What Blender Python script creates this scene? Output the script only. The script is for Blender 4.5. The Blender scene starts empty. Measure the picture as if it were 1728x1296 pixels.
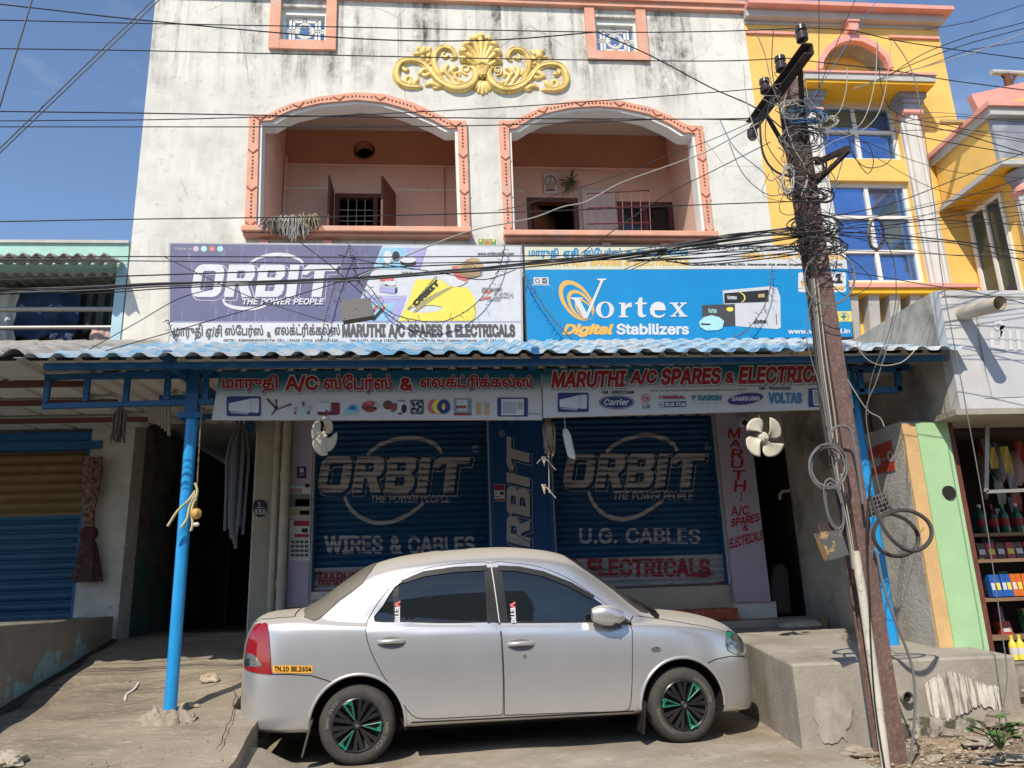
import bpy, bmesh, math, random
import numpy as np
from mathutils import Vector, Matrix
from mathutils.geometry import delaunay_2d_cdt
from mathutils.bvhtree import BVHTree
R = math.radians
random.seed(7)
scene = bpy.context.scene
COL = scene.collection
# ------------------------------------------------------------ camera
F, CZ = 1298.0, 1.2
_p, _r, _y = R(14.93), R(2.137), R(5.558)
_Z = np.array([0, math.cos(_p), math.sin(_p)]); _Yh = np.array([0, -math.sin(_p), math.cos(_p)]); _X = np.array([1.0, 0, 0])
_Rr = np.array([[math.cos(_r), -math.sin(_r), 0], [math.sin(_r), math.cos(_r), 0], [0, 0, 1]])
M = np.array([_Rr @ (math.cos(_y)*_X + math.sin(_y)*_Yh), _Rr @ (-math.sin(_y)*_X + math.cos(_y)*_Yh), _Rr @ _Z])
cd = bpy.data.cameras.new('camera'); cam = bpy.data.objects.new('camera', cd); COL.objects.link(cam)
cam.matrix_world = Matrix(((M[0][0], M[0][1], -M[0][2], 0), (M[1][0], M[1][1], -M[1][2], 0), (M[2][0], M[2][1], -M[2][2], CZ), (0, 0, 0, 1)))
cd.sensor_width = 36; cd.lens = 36*F/1728; cd.clip_start = .05; cd.clip_end = 3000
scene.camera = cam
scene.render.resolution_x, scene.render.resolution_y = 1024, 768
# ------------------------------------------------------------ light
SUN = Vector((-.42, -.86, 1.0)).normalized()          # towards the sun: front left, high
world = bpy.data.worlds.new('World'); scene.world = world; world.use_nodes = True
wn = world.node_tree
sky = wn.nodes.new('ShaderNodeTexSky'); sky.sky_type = 'NISHITA'; sky.sun_disc = False
sky.sun_elevation = math.asin(SUN.z); sky.sun_rotation = math.atan2(SUN.x, SUN.y)
sky.air_density = 1.0; sky.dust_density = .25; sky.ozone_density = 3.2
# a few thin wisps of cloud, fixed to directions of the sky itself
_t = wn.nodes.new('ShaderNodeTexCoord'); _m = wn.nodes.new('ShaderNodeMapping'); _m.inputs['Scale'].default_value = (1, 1, 2.2); _n = wn.nodes.new('ShaderNodeTexNoise'); _n.inputs['Scale'].default_value = 3.2; _n.inputs['Detail'].default_value = 9; _n.inputs['Roughness'].default_value = .62
_q = wn.nodes.new('ShaderNodeMapRange'); _q.inputs[1].default_value = .50; _q.inputs[2].default_value = .80; _q.inputs[4].default_value = .5
_x = wn.nodes.new('ShaderNodeMix'); _x.data_type = 'RGBA'; _x.inputs[7].default_value = (4.2, 4.6, 5.2, 1)
wn.links.new(_t.outputs['Generated'], _m.inputs[0]); wn.links.new(_m.outputs[0], _n.inputs['Vector']); wn.links.new(_n.outputs['Fac'], _q.inputs[0]); wn.links.new(_q.outputs[0], _x.inputs[0]); wn.links.new(sky.outputs[0], _x.inputs[6])
wn.links.new(_x.outputs[2], wn.nodes['Background'].inputs[0]); wn.nodes['Background'].inputs[1].default_value = .15
sl = bpy.data.lights.new('sun', 'SUN'); sl.energy = 3.9; sl.angle = R(.5); sl.color = (1, .91, .77)
so = bpy.data.objects.new('sun', sl); COL.objects.link(so); so.rotation_euler = SUN.to_track_quat('Z', 'Y').to_euler(); so.location = SUN*30
scene.view_settings.view_transform = 'Standard'; scene.view_settings.look = 'None'; scene.view_settings.exposure = 0.28; scene.view_settings.gamma = 1

# ------------------------------------------------------------ helpers
def ray(px, py):
    return M @ np.array([px-864.0, 648.0-py, F])
def P(px, py, Y):                                      # the point of the plane y = Y seen there in the photograph
    d = ray(px, py); t = Y/d[1]; return Vector((d[0]*t, Y, CZ+d[2]*t))
def PX(px, py, X):
    d = ray(px, py); t = X/d[0]; return Vector((X, d[1]*t, CZ+d[2]*t))
def PZ(px, py, Z):
    d = ray(px, py); t = (Z-CZ)/d[2]; return Vector((d[0]*t, d[1]*t, Z))

def hit(px, py, zf):                                    # first point of the height field z = zf(x, y) along that sight line
    d = ray(px, py); a, b_ = 3/d[1], 14/d[1]; f = lambda t: CZ+d[2]*t-zf(d[0]*t, d[1]*t)
    for _ in range(40):
        c = (a+b_)/2
        if f(c) > 0: a = c
        else: b_ = c
    return Vector((d[0]*a, d[1]*a, CZ+d[2]*a))
def boxes(name, bs, m, parent):
    return [B().box(p, q).make(name, m, parent) for p, q in bs]
def tagit(o, label=None, cat=None, group=None, kind=None):
    for k, v in (('label', label), ('category', cat), ('group', group), ('kind', kind)):
        if v: o[k] = v
    return o
def thing(name, label, cat, loc=(0, 0, 0), group=None, rot=0, local=False):
    o = bpy.data.objects.new(name, None); COL.objects.link(o); o.empty_display_size = .1
    o.location = loc; o.rotation_euler = (0, 0, rot)
    if local: o['loc_geom'] = 1
    return tagit(o, label, cat, group)
class B:
    def __init__(s): s.v = []; s.f = []
    def add(s, vs, fs):
        o = len(s.v); s.v += [tuple(v) for v in vs]; s.f += [[i+o for i in f] for f in fs]; return s
    def box(s, a, b):
        x0, x1 = sorted((a[0], b[0])); y0, y1 = sorted((a[1], b[1])); z0, z1 = sorted((a[2], b[2]))
        return s.add([(x0,y0,z0),(x1,y0,z0),(x1,y1,z0),(x0,y1,z0),(x0,y0,z1),(x1,y0,z1),(x1,y1,z1),(x0,y1,z1)],
                     [(3,2,1,0),(4,5,6,7),(0,1,5,4),(1,2,6,5),(2,3,7,6),(3,0,4,7)])
    def bar(s, a, b, w, h, up=(0, 0, 1)):              # rectangular bar from a to b
        a, b = Vector(a), Vector(b); d = (b-a).normalized(); u = Vector(up)
        if abs(d.dot(u)) > .95: u = Vector((0, 1, 0))
        q = d.cross(u).normalized()*w/2; n = q.cross(d).normalized()*h/2
        vs = [p+i*q+j*n for p in (a, b) for i, j in ((-1,-1),(1,-1),(1,1),(-1,1))]
        return s.add(vs, [(0,1,2,3),(7,6,5,4),(0,4,5,1),(1,5,6,2),(2,6,7,3),(3,7,4,0)])
    def prism(s, pts, vec):
        n = len(pts); vec = Vector(vec); vs = [Vector(p) for p in pts]+[Vector(p)+vec for p in pts]
        return s.add(vs, [list(range(n))[::-1], list(range(n, 2*n))]+[(i, (i+1) % n, n+(i+1) % n, n+i) for i in range(n)])
    def tube(s, pts, r, n=6, closed=False, caps=True):
        pts = [Vector(p) for p in pts]; m = len(pts); rs = r if isinstance(r, (list, tuple)) else [r]*m
        prev = None; vs = []
        for i, p in enumerate(pts):
            a = pts[(i-1) % m] if (closed or i > 0) else p; b = pts[(i+1) % m] if (closed or i < m-1) else p
            d = (b-a); d = d.normalized() if d.length > 1e-9 else Vector((1, 0, 0))
            if prev is None:
                u = d.cross(Vector((0, 0, 1)))
                if u.length < .05: u = d.cross(Vector((0, 1, 0)))
            else:
                u = prev-d*prev.dot(d)
                if u.length < 1e-6: u = d.orthogonal()
            u.normalize(); prev = u; w = d.cross(u)
            vs += [p+(u*math.cos(2*math.pi*k/n)+w*math.sin(2*math.pi*k/n))*rs[i] for k in range(n)]
        fs = []
        for i in range(m if closed else m-1):
            j = (i+1) % m
            fs += [(i*n+k, i*n+(k+1) % n, j*n+(k+1) % n, j*n+k) for k in range(n)]
        if caps and not closed: fs += [list(range(n))[::-1], [(m-1)*n+k for k in range(n)]]
        return s.add(vs, fs)
    def grid(s, rows, closed=False):
        n = len(rows[0]); vs = [p for r in rows for p in r]
        fs = [(i*n+k, i*n+(k+1) % n, (i+1)*n+(k+1) % n, (i+1)*n+k) for i in range(len(rows)-1) for k in range(n if closed else n-1)]
        return s.add(vs, fs)
    def lathe(s, prof, c, axis='z', n=20, caps=True):  # prof: (radius, height)
        rows = []
        for r, h in prof:
            row = []
            for k in range(n):
                a = 2*math.pi*k/n; x, y = r*math.cos(a), r*math.sin(a)
                row.append({'z': (x, y, h), 'y': (x, h, y), 'x': (h, x, y)}[axis])
            rows.append([Vector(p)+Vector(c) for p in row])
        o = len(s.v); s.grid(rows, True)
        if caps: s.f += [[o+k for k in range(n)][::-1], [o+(len(prof)-1)*n+k for k in range(n)]]
        return s
    def ball(s, c, r, n=10, m=7, jit=0, rng=random):
        r = r if isinstance(r, (list, tuple)) else (r, r, r)
        rows = []
        for i in range(m+1):
            t = math.pi*i/m; row = []
            for k in range(n):
                a = 2*math.pi*k/n; q = 1+(rng.uniform(-jit, jit) if 0 < i < m else 0)
                row.append((c[0]+r[0]*q*math.sin(t)*math.cos(a), c[1]+r[1]*q*math.sin(t)*math.sin(a), c[2]+r[2]*q*math.cos(t)))
            rows.append(row)
        return s.grid(rows, True)
    def plate(s, va, tr, fn, t=0, vec=(0, 1, 0)):      # va 2-D verts, tr triangles, fn -> world
        n = len(va); fr = [Vector(fn(p[0], p[1])) for p in va]
        if not t: return s.add(fr, tr)
        vec = Vector(vec)*t; cnt = {}
        for a in tr:
            for i in range(3):
                e = (a[i], a[(i+1) % 3]); cnt[e] = cnt.get(e, 0)+1
        side = [(e[0], e[1], e[1]+n, e[0]+n) for e in cnt if (e[1], e[0]) not in cnt]
        return s.add(fr+[p+vec for p in fr], list(tr)+[(c+n, b+n, a+n) for a, b, c in tr]+side)
    def make(s, name, m, parent=None, smooth=None, label=None, cat=None, group=None, kind=None, bevel=0, recalc=True):
        off = Vector((0, 0, 0)); vs = np.array(s.v, dtype=float).reshape(-1, 3)
        if parent is not None:
            r = parent
            while r.parent: r = r.parent
            if 'loc_geom' not in r.keys(): off = Vector(r.location)
        elif not kind and len(vs):
            lo, hi = vs.min(0), vs.max(0); off = Vector(((lo[0]+hi[0])/2, (lo[1]+hi[1])/2, lo[2]))
        me = bpy.data.meshes.new(name)
        me.from_pydata((vs-np.array(off)).tolist(), [], s.f)
        if recalc:
            bm = bmesh.new(); bm.from_mesh(me); bmesh.ops.recalc_face_normals(bm, faces=bm.faces); bm.to_mesh(me); bm.free()
        if m: me.materials.append(m)
        if smooth is not None:
            me.shade_smooth()
            if smooth > 0: me.set_sharp_from_angle(angle=R(smooth))
        o = bpy.data.objects.new(name, me); COL.objects.link(o)
        if parent is not None:
            o.parent = parent
        else: o.location = off
        if bevel:
            b = o.modifiers.new('bevel', 'BEVEL'); b.width = bevel; b.segments = 2; b.limit_method = 'ANGLE'
        return tagit(o, label, cat, group, kind)
def copy_thing(o, loc, rot=None, label=None):
    c = o.copy(); COL.objects.link(c); c.location = loc
    if rot is not None: c.rotation_euler = rot
    if label: c['label'] = label
    for ch in list(o.children):
        d = ch.copy(); COL.objects.link(d); d.parent = c
        for g in list(ch.children):
            e = g.copy(); COL.objects.link(e); e.parent = d
    return c
# ---- 2-D fill that survives overlapping contours; bold grows the outline
def _wind(C, A, Bq):
    x, y = C[:, 0][:, None], C[:, 1][:, None]
    cr = (Bq[:, 0]-A[:, 0])*(y-A[:, 1])-(x-A[:, 0])*(Bq[:, 1]-A[:, 1])
    up = (A[:, 1] <= y) & (Bq[:, 1] > y) & (cr > 0); dn = (A[:, 1] > y) & (Bq[:, 1] <= y) & (cr < 0)
    return up.sum(1).astype(int)-dn.sum(1).astype(int)
def fill2d(cs, bold=0.0, cuts=None, pts=None, eo=False):
    cs = [np.array(c, dtype=float) for c in cs if len(c) > 2]
    A = np.concatenate(cs); Bq = np.concatenate([np.roll(c, -1, 0) for c in cs])
    vs = []; es = []
    def ad(c, closed=True):
        o = len(vs); vs.extend(Vector((float(p[0]), float(p[1]))) for p in c)
        es.extend((o+i, o+(i+1) % len(c)) for i in range(len(c) if closed else len(c)-1))
    for c in cs: ad(c)
    if bold:
        for c in cs:
            e = np.roll(c, -1, 0)-c; L = np.hypot(e[:, 0], e[:, 1]); keep = L > 1e-7
            c = c[keep]
            if len(c) < 3: continue
            e = np.roll(c, -1, 0)-c; e /= np.hypot(e[:, 0], e[:, 1])[:, None]; n = np.stack([e[:, 1], -e[:, 0]], 1)
            m = n+np.roll(n, 1, 0); q = (m*m).sum(1)/2; q = np.maximum(q, .35); m = m/q[:, None]
            for sg in (1, -1): ad(c+m*bold*sg)
    for z in (cuts or []):
        lo, hi = A.min(0)-bold, A.max(0)+bold; ad([(lo[0], z), (hi[0], z)], False)
    for p in (pts or []): vs.append(Vector((float(p[0]), float(p[1]))))
    V, E, T = delaunay_2d_cdt(vs, es, [], 0, 1e-6)[:3]
    V = np.array([(v.x, v.y) for v in V]); T = np.array([t for t in T if len(t) == 3])
    C = V[T].mean(1); w = _wind(C, A, Bq); ok = (w % 2 != 0) if eo else (w != 0)
    if bold:
        d2 = np.full(len(C), 1e9); ab = Bq-A; l2 = (ab**2).sum(1)+1e-12
        for i in range(0, len(C), 2000):
            c = C[i:i+2000]; ap = c[:, None, :]-A[None]; t = np.clip((ap*ab).sum(2)/l2, 0, 1)
            d2[i:i+2000] = ((ap-t[..., None]*ab)**2).sum(2).min(1)
        ok |= d2 < bold*bold
    T = T[ok]
    a, b, c = V[T[:, 0]], V[T[:, 1]], V[T[:, 2]]
    ar = (b[:, 0]-a[:, 0])*(c[:, 1]-a[:, 1])-(b[:, 1]-a[:, 1])*(c[:, 0]-a[:, 0])
    T[ar < 0] = T[ar < 0][:, ::-1]; T = T[np.abs(ar) > 1e-12]
    return V, [tuple(int(i) for i in t) for t in T]
_tc = {}
def glyphs(s):                                         # outline contours of a string, in em units
    if s in _tc: return _tc[s]
    c = bpy.data.curves.new('t', 'FONT'); c.body = s; c.resolution_u = 3; c.fill_mode = 'NONE' if hasattr(c, 'fill_mode') else 'NONE'
    o = bpy.data.objects.new('t', c); me = bpy.data.meshes.new_from_object(o)
    V = [(v.co.x, v.co.y) for v in me.vertices]; nx = {}
    for e in me.edges:
        a, b = e.vertices; nx.setdefault(a, []).append(b); nx.setdefault(b, []).append(a)
    seen = set(); out = []
    for st in sorted(nx):                              # vertices of one spline are stored in order
        if st in seen: continue
        loop = [st]; seen.add(st); cur = st
        while True:
            n2 = [k for k in nx[cur] if k not in seen]
            if not n2: break
            cur = min(n2) if len(loop) == 1 else n2[0]; seen.add(cur); loop.append(cur)
        out.append([V[i] for i in loop])
    bpy.data.objects.remove(o); bpy.data.curves.remove(c); bpy.data.meshes.remove(me)
    _tc[s] = out; return out
def text(s, box, Y, m, parent, name='lettering', bold=0, shear=0, dy=0, yfun=None, cutz=None, cs=None, shift=(0, 0)):
    cs = cs or glyphs(s)
    cs = [[(x+shear*y, y) for x, y in c] for c in cs]
    allp = np.concatenate([np.array(c) for c in cs]); lo, hi = allp.min(0), allp.max(0); sz = hi-lo
    x0, y0, x1, y1 = box
    bl = P(x0, y1, Y); br = P(x1, y1+dy, Y); tl = P(x0, y0, Y); U = br-bl; W = tl-bl
    cuts = None
    if cutz is not None: cuts = [lo[1]+(z-bl.z)/W.z*sz[1] for z in cutz if bl.z-.02 < z < tl.z+.02]
    V, T = fill2d(cs, bold, cuts)
    def fn(u, v):
        p = bl+U*((u-lo[0])/sz[0]+shift[0])+W*((v-lo[1])/sz[1]+shift[1])
        if yfun: p.y = yfun(p.z)-(Y_OFF)
        return p
    return B().plate(V, T, fn).make(name, m, parent, recalc=False)
Y_OFF = .004
def sh(name, cs, Y, m, parent, t=0, bold=0, yfun=None, cutz=None, **k):   # outlines given on the sheet y = Y
    w = [[(p.x, p.z) for p in (P(x, y, Y) for x, y in c)] for c in cs]
    V, T = fill2d(w, bold, cutz)
    fn = (lambda u, v: (u, Y, v)) if not yfun else (lambda u, v: (u, yfun(v)-Y_OFF, v))
    return B().plate(V, T, fn, t).make(name, m, parent, recalc=bool(t), **k)
def ell(cx, cy, rx, ry, n=24, rot=0, rev=False):
    c, s_ = math.cos(rot), math.sin(rot); o = []
    for k in range(n):
        a = 2*math.pi*k/n; x, y = rx*math.cos(a), ry*math.sin(a); o.append((cx+x*c-y*s_, cy+x*s_+y*c))
    return o[::-1] if rev else o
def rr(x0, y0, x1, y1, r, n=4):
    o = []
    for cx, cy, a0 in ((x1-r, y0+r, -90), (x1-r, y1-r, 0), (x0+r, y1-r, 90), (x0+r, y0+r, 180)):
        for k in range(n+1):
            a = R(a0+90*k/n); o.append((cx+r*math.cos(a), cy+r*math.sin(a)))
    return o
def band(cx, cy, rx, ry, a0, a1, w0, w1, n=20, rot=0):
    o1 = []; o2 = []; c, s_ = math.cos(rot), math.sin(rot)
    for k in range(n+1):
        t = k/n; a = R(a0+(a1-a0)*t); w = w0+(w1-w0)*t if not isinstance(w0, tuple) else w0[0]+(w0[1]-w0[0])*math.sin(math.pi*t)
        for o, q in ((o1, 1), (o2, -1)):
            x, y = (rx+q*w/2)*math.cos(a), (ry+q*w/2)*math.sin(a); o.append((cx+x*c-y*s_, cy+x*s_+y*c))
    return o1+o2[::-1]
def line(pts, w):                                      # a stroked polyline as an outline
    pts = [np.array(p, float) for p in pts]; L = []; Q = []
    for i, p in enumerate(pts):
        d = pts[min(i+1, len(pts)-1)]-pts[max(i-1, 0)]; d /= np.hypot(*d)+1e-9; n = np.array([-d[1], d[0]])*w/2
        L.append(tuple(p+n)); Q.append(tuple(p-n))
    return L+Q[::-1]
def smooth_pts(pts, k=6, closed=False):
    pts = [np.array(p, float) for p in pts]; n = len(pts); out = []
    for i in range(n if closed else n-1):
        g = lambda j: pts[j % n] if closed else pts[max(0, min(n-1, j))]
        a, b, c, d = g(i-1), g(i), g(i+1), g(i+2)
        for q in range(k):
            t = q/k; out.append(.5*((2*b)+(-a+c)*t+(2*a-5*b+4*c-d)*t*t+(-a+3*b-3*c+d)*t**3))
    if not closed: out.append(pts[-1])
    return [Vector(p) if len(p) == 3 else tuple(p) for p in out]
# ------------------------------------------------------------ materials
def mat(name, c, rough=.75, metal=0, var=.12, sc=3, c2=None, cm=(.52, .64), csc=1.5, c3=None, cm3=(.55, .6), csc3=8, bump=0, bsc=40, st=(1, 1, 1), st2=(1, 1, 1), coat=0, spec=.4, obj=False, top=None, emit=0, back=False):
    m = bpy.data.materials.new(name); m.use_nodes = True; nt = m.node_tree; N = nt.nodes; L = nt.links
    b = N['Principled BSDF']; b.inputs['Roughness'].default_value = rough; b.inputs['Metallic'].default_value = metal
    b.inputs['Coat Weight'].default_value = coat; b.inputs['Coat Roughness'].default_value = .06; b.inputs['Specular IOR Level'].default_value = spec
    if obj: tc = N.new('ShaderNodeTexCoord').outputs['Object']
    else: tc = N.new('ShaderNodeNewGeometry').outputs['Position']
    def noise(scale, stv, detail=6, ro=.6):
        mp = N.new('ShaderNodeMapping'); mp.inputs['Scale'].default_value = stv; L.new(tc, mp.inputs['Vector'])
        n = N.new('ShaderNodeTexNoise'); n.inputs['Scale'].default_value = scale; n.inputs['Detail'].default_value = detail; n.inputs['Roughness'].default_value = ro
        L.new(mp.outputs[0], n.inputs['Vector']); return n.outputs['Fac']
    def ramp(src, a, bb, lo=0, hi=1):
        r = N.new('ShaderNodeMapRange'); r.inputs['From Min'].default_value = a; r.inputs['From Max'].default_value = bb
        r.inputs['To Min'].default_value = lo; r.inputs['To Max'].default_value = hi; L.new(src, r.inputs['Value']); return r.outputs[0]
    def mix(f, c1, c2_):
        x = N.new('ShaderNodeMix'); x.data_type = 'RGBA'; L.new(f, x.inputs['Factor'])
        for i, q in ((6, c1), (7, c2_)):
            if isinstance(q, tuple): x.inputs[i].default_value = (*q, 1)
            else: L.new(q, x.inputs[i])
        return x.outputs[2]
    col = tuple(c)
    if c2: col = mix(ramp(noise(csc, st2), cm[0], cm[1]), col, tuple(c2))
    if c3: col = mix(ramp(noise(csc3, st2, 8, .7), cm3[0], cm3[1]), col, tuple(c3))
    if top:                                            # dust lying on what faces up
        g = N.new('ShaderNodeNewGeometry'); sx = N.new('ShaderNodeSeparateXYZ'); L.new(g.outputs['Normal'], sx.inputs[0])
        f = ramp(sx.outputs['Z'], top[1], top[2]); col = mix(f, col, tuple(top[0]))
        L.new(ramp(f, 0, 1, rough, .85), b.inputs['Roughness']); L.new(ramp(f, 0, 1, metal, 0), b.inputs['Metallic']); L.new(ramp(f, 0, 1, coat, 0), b.inputs['Coat Weight'])
    if var:
        v = N.new('ShaderNodeVectorMath'); v.operation = 'SCALE'
        if isinstance(col, tuple): v.inputs[0].default_value = col
        else: L.new(col, v.inputs[0])
        L.new(ramp(noise(sc, st), .3, .7, 1-var, 1+var), v.inputs['Scale']); col = v.outputs[0]
    if isinstance(col, tuple): b.inputs['Base Color'].default_value = (*col, 1)
    else: L.new(col, b.inputs['Base Color'])
    if bump:
        bp = N.new('ShaderNodeBump'); bp.inputs['Strength'].default_value = bump; bp.inputs['Distance'].default_value = .02
        L.new(noise(bsc, st), bp.inputs['Height']); L.new(bp.outputs[0], b.inputs['Normal'])
    if emit:
        b.inputs['Emission Color'].default_value = (*c, 1); b.inputs['Emission Strength'].default_value = emit
    m['n'] = 0
    return m
def flat(name, c, rough=.55, **k): return mat(name, c, rough, var=.06, sc=6, **k)
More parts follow.
